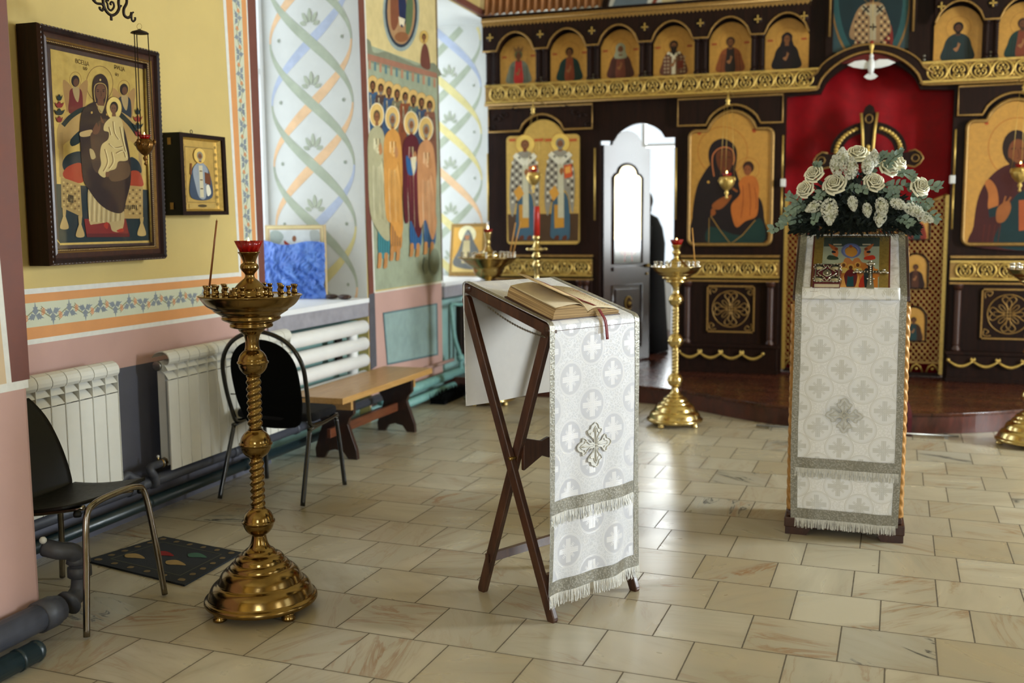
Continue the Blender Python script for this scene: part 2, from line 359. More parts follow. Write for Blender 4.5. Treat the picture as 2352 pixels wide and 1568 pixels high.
    def mesh(s, name):
        me = bpy.data.meshes.new(name); me.from_pydata(s.v, [], s.f); me.validate(verbose=False)
        for m in s.mats: me.materials.append(m)
        if len(me.polygons) == len(s.f):
            me.polygons.foreach_set('material_index', s.fm); me.polygons.foreach_set('use_smooth', s.fs)
        if s.uv:
            l = me.uv_layers.new(name='UVMap'); dat = [0.0]*(2*len(me.loops))
            for i, lp in enumerate(me.loops):
                t = s.uv.get(lp.vertex_index, (0, 0)); dat[2*i] = t[0]; dat[2*i+1] = t[1]
            l.data.foreach_set('uv', dat)
        me.update(); return me
    def build(s, name, parent=None, bevel=0, thick=0, recalc=True, label=None, solid_off=0):
        me = s.mesh(name)
        if recalc:
            b = bmesh.new(); b.from_mesh(me); bmesh.ops.recalc_face_normals(b, faces=b.faces); b.to_mesh(me); b.free()
        o = bpy.data.objects.new(name, me); COL.objects.link(o)
        if parent is not None:
            o.parent = parent; o.matrix_parent_inverse = parent.matrix_basis.inverted() if WORLDP[0] else Matrix()
        if thick: md = o.modifiers.new('solid', 'SOLIDIFY'); md.thickness = thick; md.offset = solid_off
        if bevel: md = o.modifiers.new('bevel', 'BEVEL'); md.width = bevel; md.segments = 2; md.limit_method = 'ANGLE'; md.angle_limit = .6
        if label: o['label'] = label
        return o
WORLDP = [True]   # parts are written in world coordinates unless switched off
def tag(o, label, cat, group=None, kind=None):
    if label: o['label'] = label
    if cat: o['category'] = cat
    if group: o['group'] = group
    if kind: o['kind'] = kind
    return o
def thing(name, label, cat, loc=(0, 0, 0), rz=0, group=None):
    o = bpy.data.objects.new(name, None); COL.objects.link(o); o.empty_display_size = .05
    o.location = loc; o.rotation_euler = (0, 0, rz); o.matrix_basis = Matrix.Translation(loc) @ Matrix.Rotation(rz, 4, 'Z')
    return tag(o, label, cat, group)
def struct(mb, name, **k): o = mb.build(name, **k); o['kind'] = 'structure'; return o
def copytree(root, loc, rz=0, label=None, group=None, scale=None):
    r = root.copy(); COL.objects.link(r); r.location = loc; r.rotation_euler = (0, 0, rz)
    if scale: r.scale = (scale,)*3
    if label: r['label'] = label
    if group: r['group'] = group
    for ch in list(root.children):
        c = ch.copy(); COL.objects.link(c); c.parent = r
        for q in list(ch.children):
            d = q.copy(); COL.objects.link(d); d.parent = c
    return r
# ------------------------------------------------------------------ flat painting helper
def spl(pts, k=6, closed=True):
    out = []; n = len(pts)
    for i in range(n if closed else n-1):
        p0, p1, p2, p3 = (pts[(i-1) % n] if closed or i > 0 else pts[i]), pts[i], pts[(i+1) % n], (pts[(i+2) % n] if closed or i < n-2 else pts[(i+1) % n])
        for j in range(k):
            t = j/k
            out.append(tuple(.5*((2*p1[a])+(-p0[a]+p2[a])*t+(2*p0[a]-5*p1[a]+4*p2[a]-p3[a])*t*t+(-p0[a]+3*p1[a]-3*p2[a]+p3[a])*t**3) for a in range(len(p1))))
    if not closed: out.append(tuple(pts[-1]))
    return out
def ell(cx, cy, rx, ry, n=20, a=0):
    return [(cx+rx*math.cos(2*PI*i/n)*math.cos(a)-ry*math.sin(2*PI*i/n)*math.sin(a), cy+rx*math.cos(2*PI*i/n)*math.sin(a)+ry*math.sin(2*PI*i/n)*math.cos(a)) for i in range(n)]
class Painter:
    def __init__(s, mb, mapf, nrm, rough=.6, step=.00003, base=.0006):
        s.mb = mb; s.f = mapf; s.n = Vector(nrm).normalized(); s.k = base; s.step = step; s.rough = rough
    def poly(s, col, pts):
        s.k += s.step; m = paint(col, s.rough) if isinstance(col, str) else col
        s.mb.ngon([Vector(s.f(*p))+s.n*s.k for p in pts], m)
    def blob(s, col, pts, k=6): s.poly(col, spl(pts, k))
    def ell(s, col, cx, cy, rx, ry, n=20, a=0): s.poly(col, ell(cx, cy, rx, ry, n, a))
    def line(s, col, pts, w_, smooth=True, w1=None):
        if smooth and len(pts) > 2: pts = spl(pts, 6, False)
        n = len(pts); w1 = w_ if w1 is None else w1; L = []; Rr = []
        for i, p in enumerate(pts):
            a = pts[max(0, i-1)]; b = pts[min(n-1, i+1)]; dx, dy = b[0]-a[0], b[1]-a[1]; l = math.hypot(dx, dy) or 1
            ww = (w_+(w1-w_)*i/(n-1))/2 if not callable(w_) else w_(i/(n-1))/2
            L.append((p[0]-dy/l*ww, p[1]+dx/l*ww)); Rr.append((p[0]+dy/l*ww, p[1]-dx/l*ww))
        s.k += s.step; m = paint(col, s.rough) if isinstance(col, str) else col
        V = [Vector(s.f(*p))+s.n*s.k for p in L+Rr]
        s.mb.add(V, [(i, i+1, n+i+1, n+i) for i in range(n-1)], m)
    def ring(s, col, cx, cy, rx, ry, w_, n=28): 
        s.line(col, ell(cx, cy, rx, ry, n)+[(cx+rx, cy)], w_, False)

def head(P, x, y, s, kx, skin='8c5f3c', hair='2e1c12', beard=None, halo='d8b35a', ring='8c5a2a', hood=None, longb=False, tilt=0):
    if halo: P.ell(halo, x, y-.1*s, 2.15*s*kx, 2.15*s, 28)
    if ring: P.ring(ring, x, y-.1*s, 2.15*s*kx, 2.15*s, .09*s)
    if hood:
        P.blob(hood, [(x-1.25*s*kx, y+.4*s), (x-1.15*s*kx, y-.8*s), (x, y-1.55*s), (x+1.15*s*kx, y-.8*s), (x+1.25*s*kx, y+.4*s), (x+1.5*s*kx, y+2.2*s), (x-1.5*s*kx, y+2.2*s)])
    else: P.ell(hair, x, y-.15*s, 1.08*s*kx, 1.15*s)
    P.poly(skin, [(x-.4*s*kx, y+.5*s), (x+.4*s*kx, y+.5*s), (x+.5*s*kx, y+1.7*s), (x-.5*s*kx, y+1.7*s)])
    P.ell(skin, x+tilt*s*kx, y+.15*s, .72*s*kx, .98*s)
    if beard:
        if longb: P.blob(beard, [(x-.72*s*kx, y+.35*s), (x+.72*s*kx, y+.35*s), (x+.45*s*kx, y+1.7*s), (x, y+2.4*s), (x-.45*s*kx, y+1.7*s)])
        else: P.blob(beard, [(x-.72*s*kx, y+.4*s), (x, y+.75*s), (x+.72*s*kx, y+.4*s), (x+.4*s*kx, y+1.2*s), (x, y+1.4*s), (x-.4*s*kx, y+1.2*s)])
    dk = '2a1810'
    for q in (-1, 1):
        P.line(dk, [(x+(q*.5+tilt)*s*kx, y-.02*s), (x+(q*.12+tilt)*s*kx, y-.06*s)], .09*s, False)
        P.ell(dk, x+(q*.3+tilt)*s*kx, y+.12*s, .12*s*kx, .06*s, 8)
    P.line('5e3a22', [(x+tilt*s*kx, y), (x+(tilt+.06)*s*kx, y+.45*s)], .09*s*kx, False)
    P.line('6a2a1c', [(x+(tilt-.18)*s*kx, y+.66*s), (x+(tilt+.18)*s*kx, y+.66*s)], .07*s, False)
def bust(P, x, y, s, kx, robe, mantle, h=7, **kw):
    hd = dict(kw); book = hd.pop('book', None); side = hd.pop('side', 1); chk = hd.pop('chk', None)
    halo_c = hd.get('halo', 'd8b35a'); hood = hd.get('hood')
    if halo_c: P.ell(halo_c, x, y-.1*s, 2.15*s*kx, 2.15*s, 28)
    hd['halo'] = None
    def X(a): return x+a*s*kx
    P.blob(mantle, [(X(-.8), y+1.3*s), (X(-2.2), y+2.2*s), (X(-2.9), y+4*s), (X(-3.2), y+h*s), (X(3.2), y+h*s), (X(2.9), y+4*s), (X(2.2), y+2.2*s), (X(.8), y+1.3*s)])
    P.blob(robe, [(X(-.7), y+1.3*s), (X(-1.0), y+3*s), (X(-1.2), y+h*s), (X(1.2), y+h*s), (X(1.0), y+3*s), (X(.7), y+1.3*s)])
    if chk:
        for i in range(7):
            for j in range(int(h-2)):
                a = -2.5+i*.82; b = 2.6+j*.9
                if abs(a) > .9: P.poly(chk, [(X(a), y+b*s), (X(a+.5), y+b*s), (X(a+.5), y+(b+.5)*s), (X(a), y+(b+.5)*s)])
        P.poly('cfc6ad', [(X(-.45), y+1.6*s), (X(.45), y+1.6*s), (X(.5), y+h*s), (X(-.5), y+h*s)])
        for q in (-1, 1): P.line('cfc6ad', [(X(q*.2), y+2.4*s), (X(q*1.6), y+1.7*s)], .7*s, False)
        for (a, b) in ((-1.1, 2.2), (1.1, 2.2), (0, 4.2)):
            P.line('2a2018', [(X(a-.35), y+b*s), (X(a+.35), y+b*s)], .14*s, False); P.line('2a2018', [(X(a), y+(b-.4)*s), (X(a), y+(b+.5)*s)], .14*s, False)
    else:
        for q in (-1.9, -1.4, 1.5, 2.1): P.line('1c1512', [(X(q), y+2.8*s), (X(q*1.15), y+h*s*.98)], .12*s, False)
    if book:
        P.poly(book, [(X(side*.9), y+3.8*s), (X(side*2.4), y+3.6*s), (X(side*2.5), y+5.6*s), (X(side*1.0), y+5.8*s)])
    P.blob('8c5f3c', [(X(-side*.9), y+4.6*s), (X(-side*.2), y+4.2*s), (X(side*.2), y+3.7*s), (X(side*.3), y+4.3*s), (X(-side*.2), y+5.2*s)])
    for q in range(3): P.line('8c5f3c', [(X(side*(.0+q*.12)), y+4.2*s), (X(side*(.1+q*.2)), y+(3.2+q*.15)*s)], .16*s, False)
    head(P, x, y, s, kx, **hd)
def cross_mark(P, x, y, s, col='2a2018', k=1):
    P.line(col, [(x-s*k, y), (x+s*k, y)], s*.5, False); P.line(col, [(x, y-s), (x, y+s)], s*.5*k, False)
def text_to(mb, s, mapf, size, m, font_scale=1.0):
    """letters as filled outlines; mapf(u, v) with v pointing up, u along the writing"""
    cu = bpy.data.curves.new('t', 'FONT'); cu.body = s; cu.size = size
    ob = bpy.data.objects.new('t', cu); COL.objects.link(ob)
    dg = bpy.context.evaluated_depsgraph_get(); dg.update()
    me = bpy.data.meshes.new_from_object(ob.evaluated_get(dg))
    mb.add([mapf(v.co.x, v.co.y) for v in me.vertices], [tuple(p.vertices) for p in me.polygons], m)
    bpy.data.objects.remove(ob); bpy.data.curves.remove(cu); bpy.data.meshes.remove(me)
# ================================================================== SETTING
XL, XR, YB, YF = -3.5, 4.7, -4.0, 13.1; XO = 5.45
mb = MB(); mb.box((-4.6, YB, -.12), (XO+.25, YF, 0), M['marble']); struct(mb, 'floor')
mb = MB(); mb.box((-4.6, YB, 4.7), (XO+.25, YF, 4.85), M['cream']); struct(mb, 'ceiling')
# ---- left wall with two deep window niches
mb = MB(); W0 = -4.42
mb.box((W0, 2.87, 0), (XL, 5.56, 4.7), M['yellow'])
mb.box((W0, 6.98, 0), (XL, 8.45, 4.7), M['yellow'])
mb.box((W0, 9.82, 0), (XL, 10.9, 4.7), M['white_wall']); mb.box((W0, 12.1, 0), (XL, YF, 4.7), M['white_wall'])
mb.box((W0, 10.9, 0), (XL, 12.1, 1.1), M['white_wall']); mb.box((W0, 10.9, 3.3), (XL, 12.1, 4.7), M['white_wall'])
for y0, y1, zs in ((5.56, 6.98, .93), (8.45, 9.82, .965)):
    mb.box((W0, y0, 0), (XL-.09, y1, zs-.14), M['turq']); mb.box((W0, y0, 3.52), (XL, y1, 4.7), M['yellow'])
    # white reveals, soffit
    e = .003
    mb.box((W0, y1-e, zs), (XL-e, y1, 3.52), M['white_wall']); mb.box((W0, y0, zs), (XL-e, y0+e, 3.52), M['white_wall'])
    mb.box((W0, y0, 3.517), (XL-e, y1, 3.52), M['white_wall'])
PW = lambda px, py: PX(px, py, x=XL)
P = Painter(mb, PW, (1, 0, 0), .75, .00003, .006)
def yz(y, z): return (XL, y, z)
Q = Painter(mb, yz, (1, 0, 0), .75)
def rect(P_, m, a, b, c, d): P_.poly(m, [(a, c), (b, c), (b, d), (a, d)])
# wall with the pictures: painted fields and bands
rect(Q, M['grey_wall'], 2.88, 5.56, 0, .80)
rect(Q, M['pink'], 2.88, 5.56, .80, 1.0)
rect(Q, M['white_line'], 2.88, 5.52, .985, 1.008); rect(Q, M['orange'], 2.88, 5.47, 1.008, 1.062)
rect(Q, M['greenwhite'], 2.88, 5.47, 1.062, 1.172); rect(Q, M['orange'], 2.88, 5.31, 1.172, 1.212); rect(Q, M['white_line'], 2.88, 5.29, 1.212, 1.236)
# upright bands beside the niche (they lean a little, as the wall does)
def lean(a0, a1): return a0, a1
def band(m, t0, t1, b0, b1, zb, zt=4.2):
    # t: y at z 2.85, b: y at z 1.2 ; extrapolated
    f = lambda t, b, z: b+(t-b)*(z-1.2)/1.65
    Q.poly(m, [(f(t0, b0, zb), zb), (f(t1, b1, zb), zb), (f(t1, b1, zt), zt), (f(t0, b0, zt), zt)])
band(M['white_line'], 5.215, 5.245, 5.277, 5.30, 1.21)
band(M['orange'], 5.245, 5.31, 5.30, 5.345, 1.172)
band(M['greenwhite'], 5.31, 5.405, 5.345, 5.435, 1.062)
band(M['orange'], 5.405, 5.455, 5.435, 5.475, 1.008)
band(M['white_line'], 5.455, 5.468, 5.475, 5.49, 0.985)
band(M['brown'], 5.468, 5.56, 5.49, 5.56, 0.985)
# vine in the bands
LEAF, BERRY, VINE = '838b92', 'cf8a5c', '8f8f72'
def leafshape(P_, x, y, s, a, kx=1.0):
    pts = []
    for i, r in enumerate((1, .45, .85, .4, .95, .4, .85, .45)):
        t = a+i*2*PI/8*1.0; 
        pts.append((x+kx*r*s*math.cos(t), y+r*s*math.sin(t)))
    P_.poly(LEAF, pts)
def trefoil(P_, x, y, s, a):
    for k, q in ((0, 1.0), (1.9, .85), (-1.9, .85)):
        t = a+k; cx, cy = x+math.cos(t)*s*.75, y+math.sin(t)*s*.75
        pts = []
        for i in range(9):
            u = -1+2*i/8; r = (.62, .30, .52, .34, .98, .34, .52, .30, .62)[i]*s*q
            pts.append((cx+math.cos(t+u*1.9)*r, cy+math.sin(t+u*1.9)*r))
        pts.append((x, y)); P_.poly(LEAF, pts)
def vine(P_, ax, n, f):
    """f(t, w) -> coordinates along/across; t in metres, w in -1..1"""
    k0 = P_.k
    for i in range(n):
        P_.k = k0; t0 = i*.105
        P_.line(VINE, [f(t0+.105*j/6, .45*math.sin(PI*(i+j/6))*1.0) for j in range(7)], .006, False)
        s = 1 if i % 2 == 0 else -1
        x, y = f(t0+.045, -s*.05); trefoil(P_, x, y, .035, (PI/2)*s+(0 if ax == 'h' else .6))
        for k in range(5):
            bx, by = f(t0+.088+.008*(k % 2), s*(.75-.17*k)*.7); P_.ring(BERRY, bx, by, .006, .006, .004, 8)
        cx = [f(t0+.075+.012*math.sin(j*.9), s*(.5+.10*j)) for j in range(4)]; P_.line(VINE, cx, .004, False)
K0 = Q.k
vine(Q, 'h', 23, lambda t, w_: (2.98+t, 1.117+.045*w_))
vine(Q, 'v', 20, lambda t, w_: (5.39-.0245*(t)/1.65*1.4+.036*w_, 1.22+t*1.0))
# soot above the lamp
# pier between the niches
rect(Q, M['pink'], 6.99, 8.45, .12, .995)
rect(Q, M['turq'], 6.99, 8.45, 0, .12)
P.poly(M['brown'], [(818, -60), (834, -60), (858, 672), (846, 676)])
P.line('d9d6cc', [(834, -60), (859, 672)], 3, False); P.line('d9d6cc', [(859, 672), (1017, 647)], 3, False)
P.poly('55545a', [(846, 676), (859, 672), (864, 840), (850, 850)])
P.poly('4f6a70', [(878, 718), (1003, 696), (1005, 815), (888, 838)])
P.poly('8aa09d', [(881, 721), (1000, 699), (1002, 812), (890, 834)])
struct(mb, 'wall_left')
WALL = bpy.data.objects['wall_left']
# ---- the mural of standing saints
mb = MB(); P = Painter(mb, PW, (1, 0, 0), .7, .00003, .0012)
P.poly('98a088', [(838, 95), (1003, 135), (1016, 645), (860, 667)])
P.poly('cdbb86', [(834, -60), (998, -60), (1003, 160), (838, 100)])
P.line('5c4632', [(1000, -60), (1016, 645)], 3, False); P.line('44503f', [(836, 90), (852, 480), (860, 665)], 2, False)
# roundel
P.ell('8f9c98', 921, 26, 42, 92, 32); P.ell('28333f', 921, 26, 37, 83, 32); P.ell('a5805a', 921, 26, 32, 76, 32)
P.blob('7c4a33', [(898, -20), (912, -30), (916, 40), (905, 70), (897, 50)]); P.blob('232b4a', [(915, -10), (930, -12), (933, 45), (920, 60)])
P.blob('5a6b4a', [(935, -10), (948, 0), (945, 60), (932, 80)]); P.poly('d8cdb0', [(915, 38), (930, 44), (927, 62), (922, 55), (918, 60)])
for a, b in ((905, -30), (922, -34), (940, -22)): head(P, a, b, 6, .6, ring=None)
P.ell('8a5a3a', 922, 85, 16, 12)
# city wall
P.blob('7d816c', [(838, 92), (850, 95), (855, 118), (868, 122), (884, 118), (905, 126), (935, 140), (958, 150), (985, 145), (1000, 148), (1003, 178), (840, 140)], 3)
P.poly('9c6e5a', [(840, 122), (1003, 168), (1003, 180), (840, 136)])
for i in range(13):
    xx = 846+i*12.4; yy = 138+i*3.5
    P.poly('5c7c80' if i % 2 else 'b08064', [(xx, yy), (xx+5, yy+1.5), (xx+5, yy+22), (xx, yy+20)])
P.blob('6b3f34', [(968, 112), (976, 100), (984, 118), (987, 158), (966, 150)]); head(P, 973, 86, 7, .65, halo='c9a85c')
# back row
bk = ['3c5a78', '4e3a34', '38506e', '6f6a52', '83482c', '5d6d62', '3a4a62', '7b5140']
for i in range(8):
    x, y = 855+i*18.6, 198+i*6.5
    P.ell('cda968', x, y-2, 13.5, 23); P.ring('8a7a54', x, y-2, 13.5, 23, 1)
for i in range(8):
    x, y = 855+i*18.6, 198+i*6.5
    P.blob(bk[i], [(x-5, y+14), (x-13, y+28), (x-15, y+170), (x+15, y+170), (x+13, y+28), (x+5, y+14)]); P.line('c2b48c', [(x-5, y+20), (x-3, y+60)], 2)
    for q in (-9, -5, 4, 9): P.line('2a2622', [(x+q*.7, y+26), (x+q, y+80)], 1.0, False); P.line('9a917a', [(x+q*.7+1.5, y+30), (x+q+1.5, y+60)], .8, False)
    head(P, x, y, 10, .6, halo=None, ring=None, skin='7c5236', hair='2c1f18', beard='35251b' if i % 3 != 1 else '77716a')
# front row
fr = [(863, 268, 'aaa583', '3f7f86', '5c4a34', 600, None), (899, 275, 'c98f47', 'b57b3c', '8d8a80', 585, '7a766c'), (942, 287, '571f28', '2f5f92', '9a958a', 578, '8c877c'), (976, 300, 'c08a5e', '3d5f86', '8b8679', 575, '8b8679')]
for i, (x, y, man, un, hair_, fy_, bd) in enumerate(fr):
    P.ell('d3b06a', x, y-4, 16, 27, 28); P.ring('efe6c8', x, y-4, 16, 27, 1.6)
for i, (x, y, man, un, hair_, fy_, bd) in enumerate(fr):
    sh = (14, 6, 8, 6)[i]
    P.blob(un, [(x-8+sh, fy_-95), (x+12+sh, fy_-95), (x+15+sh, fy_-18), (x-9+sh, fy_-14)], 4)
    for q in range(4): P.line('28404a', [(x-5+sh+q*5, fy_-80), (x-6+sh+q*5.6, fy_-20)], 1.2, False)
    P.blob(man, [(x-4, y+22), (x-19, y+45), (x-20, y+120), (x-15, y+220), (x-4+sh*.5, fy_-70), (x+8+sh, fy_-48+i*8), (x+20+sh*.7, fy_-60), (x+22, y+180), (x+23, y+110), (x+17, y+42), (x+5, y+22)], 5)
    for q, c_ in ((-8, 'e8dfc0'), (-2, '6e5a38'), (5, 'e3cfa0'), (11, '5e4630')): P.line(c_, [(x+q*.6, y+50), (x+q, y+140), (x+q+3, y+235)], 1.6, True, .4)
    lt = ('cfcaa6', 'e0ab62', '7c2c3a', 'd9a87c')[i]; dkc = ('6f6f55', '8a5c26', '3a1018', '8a5a38')[i]
    for q in range(7):
        xx = x-10+q*4.2
        P.line(lt, [(xx*.6+x*.4, y+50+q*7), (xx+2, y+130+q*5), (xx+4, y+190+q*8)], 2.2, True, .5); P.line(dkc, [(xx*.6+x*.4+2, y+60+q*5), (xx+4.5, y+150), (xx+6, y+215+q*5)], 1.0, True, .4)
    P.blob('2f5f92' if i == 2 else man, [(x-12, y+70), (x+2, y+85), (x+13, y+75), (x+9, y+110), (x-8, y+112)], 4)
    P.blob('b07c50', [(x+4, y+70), (x+9, y+60), (x+13, y+80), (x+7, y+88)], 4)
    if i == 2: P.poly('d8cfae', [(x-2, y+75), (x+11, y+72), (x+10, y+100), (x+5, y+118), (x+1, y+98)])
    for q in (-1, 1):
        fx_ = x+sh+q*7
        P.blob('b8824e', [(fx_-3, fy_-18), (fx_+4, fy_-18), (fx_+4, fy_), (fx_+2, fy_+14-2*i), (fx_-5, fy_+15-2*i), (fx_-4, fy_)], 4)
    head(P, x, y, 12, .6, halo=None, ring=None, skin='8b5c3c', hair=hair_, beard=bd)
for (a, b, c, d) in ((975, 610, 6, 20), (995, 600, 12, 30)): P.ell('7f8670', a, b, c, d)
m_ = mb.build('mural', WALL, label='painted mural of standing haloed saints in long robes')
# ---- strapwork painted on the niche reveals (four interlaced ribbons)
def strap(yw, cx, z0, z1, A_, L_, name, flip=False):
    mb = MB(); P = Painter(mb, lambda u, v: (u, yw, v), (0, -1, 0), .8, .0001, .004)
    cols = ['dfc9a0', 'd8d3b8', 'c3cad8', 'dcc092']
    rise = ['dfba93', 'd2c68d', 'dfba93', 'b0b9ce', 'd6c98d']
    seg = L_/2
    for fall in (True, False):
        for ph in range(4):
            k0 = int(math.floor((z0-1)/seg))-1
            for k in range(k0, k0+int((z1-z0)/seg)+6):
                rising = (k % 2 == 0)
                if rising == fall: continue
                za = k*seg+ph*L_/4-seg/2+.12; pts = []; n = 22
                for j in range(n+1):
                    t = j/n; z = za+t*seg; x = cx+A_*math.sin(-PI/2+PI*t)*(1 if rising else -1)*(-1)
                    if z0 <= z <= z1: pts.append((x, z, t))
                if len(pts) < 3: continue
                wf = [(.014+.062*math.sin(PI*p[2])**1.5) for p in pts]; nn = len(pts); Lp = []; Rp = []
                for i in range(nn):
                    a = pts[max(0, i-1)]; b = pts[min(nn-1, i+1)]; dx, dz = b[0]-a[0], b[1]-a[1]; l = math.hypot(dx, dz)
                    Lp.append((pts[i][0]-dz/l*wf[i]/2, pts[i][1]+dx/l*wf[i]/2)); Rp.append((pts[i][0]+dz/l*wf[i]/2, pts[i][1]-dx/l*wf[i]/2))
                P.k += .00005; c_ = 'a9b09d' if fall != flip else rise[(k+ph*2) % 5]
                V = [Vector((q[0], yw-P.k, q[1])) for q in Lp+Rp]
                mb.add(V, [(i, i+1, nn+i+1, nn+i) for i in range(nn-1)], paint(c_, .8))
    # little palmettes over each crossing, and dots
    z = z0+.02-((z0-.12) % (L_/4))
    while z < z1-.2:
        zc = z+.0
        if zc > z0:
            for a, s in ((-1.05, .10), (-.5, .135), (0, .15), (.5, .135), (1.05, .10)):
                dx, dz = math.sin(a), math.cos(a); bx, bz = cx+dx*.035, zc+.085+dz*.035; tx, tz = cx+dx*s*.95, zc+.075+dz*s
                px_, pz_ = -dz*.017, dx*.017; mx_, mz_ = (bx+tx)/2, (bz+tz)/2
                P.poly('a9af9c', spl([(bx, bz), (mx_+px_, mz_+pz_), (tx, tz), (mx_-px_, mz_-pz_)], 4))
            for sx in (-1, 1): P.ell('989f90', cx+sx*A_*.78, zc, .012, .014, 10)
        z += L_/4
    return mb.build(name, WALL, label='pastel ribbon strapwork with palmettes painted on the white reveal')
strap(6.98, -3.93, .95, 3.5, .345, 1.85, 'reveal_painting', True)
strap(9.82, -3.95, .99, 3.5, .345, 1.85, 'reveal_painting')
# sills
for y0, y1, zt in ((5.53, 7.0, .965), (8.46, 9.8, .998)):
    mb = MB(); mb.box((-4.36, y0+.035, zt-.035), (XL+.02, y1-.03, zt), M['sill']); mb.box((XL-.09, y0+.035, zt-.14), (XL+.012, y1-.03, zt-.035), M['grey_sill'])
    o = mb.build('window_sill', WALL, bevel=.004)
# ---- near pilaster
mb = MB(); PXX = -2.8
mb.box((-4.42, 1.3, .04), (PXX, 2.87, 4.7), M['pink'])
R_ = Painter(mb, lambda y, z: (PXX, y, z), (1, 0, 0), .7)
rect(R_, M['beige'], 1.3, 2.79, .965, 4.6)
R_.poly(M['white_line'], [(1.3, .935), (2.87, .935), (2.87, .965), (1.3, .965)])
R_.poly(M['brown'], [(2.795, .965), (2.878, .965), (2.878, 4.6), (2.64, 4.6)])
R_.poly(M['white_line'], [(2.772, .965), (2.795, .965), (2.65, 4.6), (2.61, 4.6)])
struct(mb, 'wall_left_pilaster', bevel=.02)
mb = MB(); mb.box((-4.62, YB, 0), (-4.30, -2.9, 4.7), M['yellow']); mb.box((-4.62, -2.9, 0), (-4.30, -1.3, 1.05), M['yellow']); mb.box((-4.62, -2.9, 3.4), (-4.30, -1.3, 4.7), M['yellow']); mb.box((-4.62, -1.3, 0), (-4.30, 1.3, 4.7), M['yellow']); mb.box((-4.62, 1.3, 0), (-4.42, 5.4, 4.7), M['yellow']); struct(mb, 'wall_left_near')
# ---- windows
def window(n, c, wy, wz, axis='x', d=1, mullions=1):
    """white frame with panes; c centre, opening wy wide, wz high"""
    mb = MB(); t = .05
    def bx(u0, u1, z0, z1, th=.06):
        if axis == 'x': mb.box((c[0]-th/2, c[1]+u0, c[2]+z0), (c[0]+th/2, c[1]+u1, c[2]+z1), M['glassy_white'])
        else: mb.box((c[0]+u0, c[1]-th/2, c[2]+z0), (c[0]+u1, c[1]+th/2, c[2]+z1), M['glassy_white'])
    a, b = wy/2, wz/2
    bx(-a, -a+t, -b, b); bx(a-t, a, -b, b); bx(-a, a, -b, -b+t); bx(-a, a, b-t, b)
    for k in range(mullions): u = -a+wy*(k+1)/(mullions+1); bx(u-.025, u+.025, -b, b, .055)
    bx(-a, a, b*.35-.02, b*.35+.02, .05)
    o = struct(mb, 'window_%d' % n)
    mb = MB()
    if axis == 'x': mb.box((c[0]-.004, c[1]-a+.02, c[2]-b+.02), (c[0]+.004, c[1]+a-.02, c[2]+b-.02), M['pane'])
    else: mb.box((c[0]-a+.02, c[1]-.004, c[2]-b+.02), (c[0]+a-.02, c[1]+.004, c[2]+b-.02), M['pane'])
    mb.build('pane', o)
    return o
window(1, (-4.37, 6.27, 2.24), 1.41, 2.55); window(2, (-4.37, 9.135, 2.26), 1.36, 2.52)
window(3, (XO, 6.3, 2.2), 1.5, 2.2); window(4, (XO, 3.5, 2.2), 1.5, 2.2); window(5, (XO, .6, 2.2), 1.5, 2.2)
window(6, (XO, 12.15, 2.2), 1.5, 2.4); window(7, (-2.6, YF+.08, 2.1), 1.3, 2.4, 'y'); window(8, (1.5, YB-.08, 2.4), 1.5, 2.2, 'y'); window(9, (-4.37, 11.5, 2.2), 1.2, 2.2); window(10, (-4.37, -2.1, 2.22), 1.6, 2.35)  # the window behind the camera is made up to let in fill
# ---- right, back and far walls with openings
def wall_holes(name, fixed, thick, a0, a1, holes, mat, axis):
    mb = MB()
    def bx(u0, u1, z0, z1):
        if axis == 'x': mb.box((fixed, u0, z0), (fixed+thick, u1, z1), mat)
        else: mb.box((u0, fixed, z0), (u1, fixed+thick, z1), mat)
    u = a0
    for (h0, h1, z0, z1) in sorted(holes):
        bx(u, h0, 0, 4.7); bx(h0, h1, 0, z0); bx(h0, h1, z1, 4.7); u = h1
    bx(u, a1, 0, 4.7); return struct(mb, name)
wall_holes('wall_right', XR, .8, YB, YF, [(-.15, 1.35, 1.1, 3.3), (2.75, 4.25, 1.1, 3.3), (5.55, 7.05, 1.1, 3.3), (11.4, 12.9, 1.0, 3.4)], M['yellow'], 'x')
wall_holes('wall_back', YB-.2, .2, -4.62, XR+.8, [(.75, 2.25, 1.3, 3.5)], M['yellow'], 'y')
wall_holes('wall_far', YF, .2, -4.42, XR+.8, [(-3.25, -1.95, .9, 3.3)], M['white_wall'], 'y')
mb = MB(); mb.box((-4.62, 5.4, 0), (-4.42, 5.56, 4.7), M['white_wall']); mb.box((-4.62, 6.98, 0), (-4.42, 8.45, 4.7), M['white_wall']); mb.box((-4.62, 9.82, 0), (-4.42, 10.9, 4.7), M['white_wall'])
struct(mb, 'wall_left_outer')
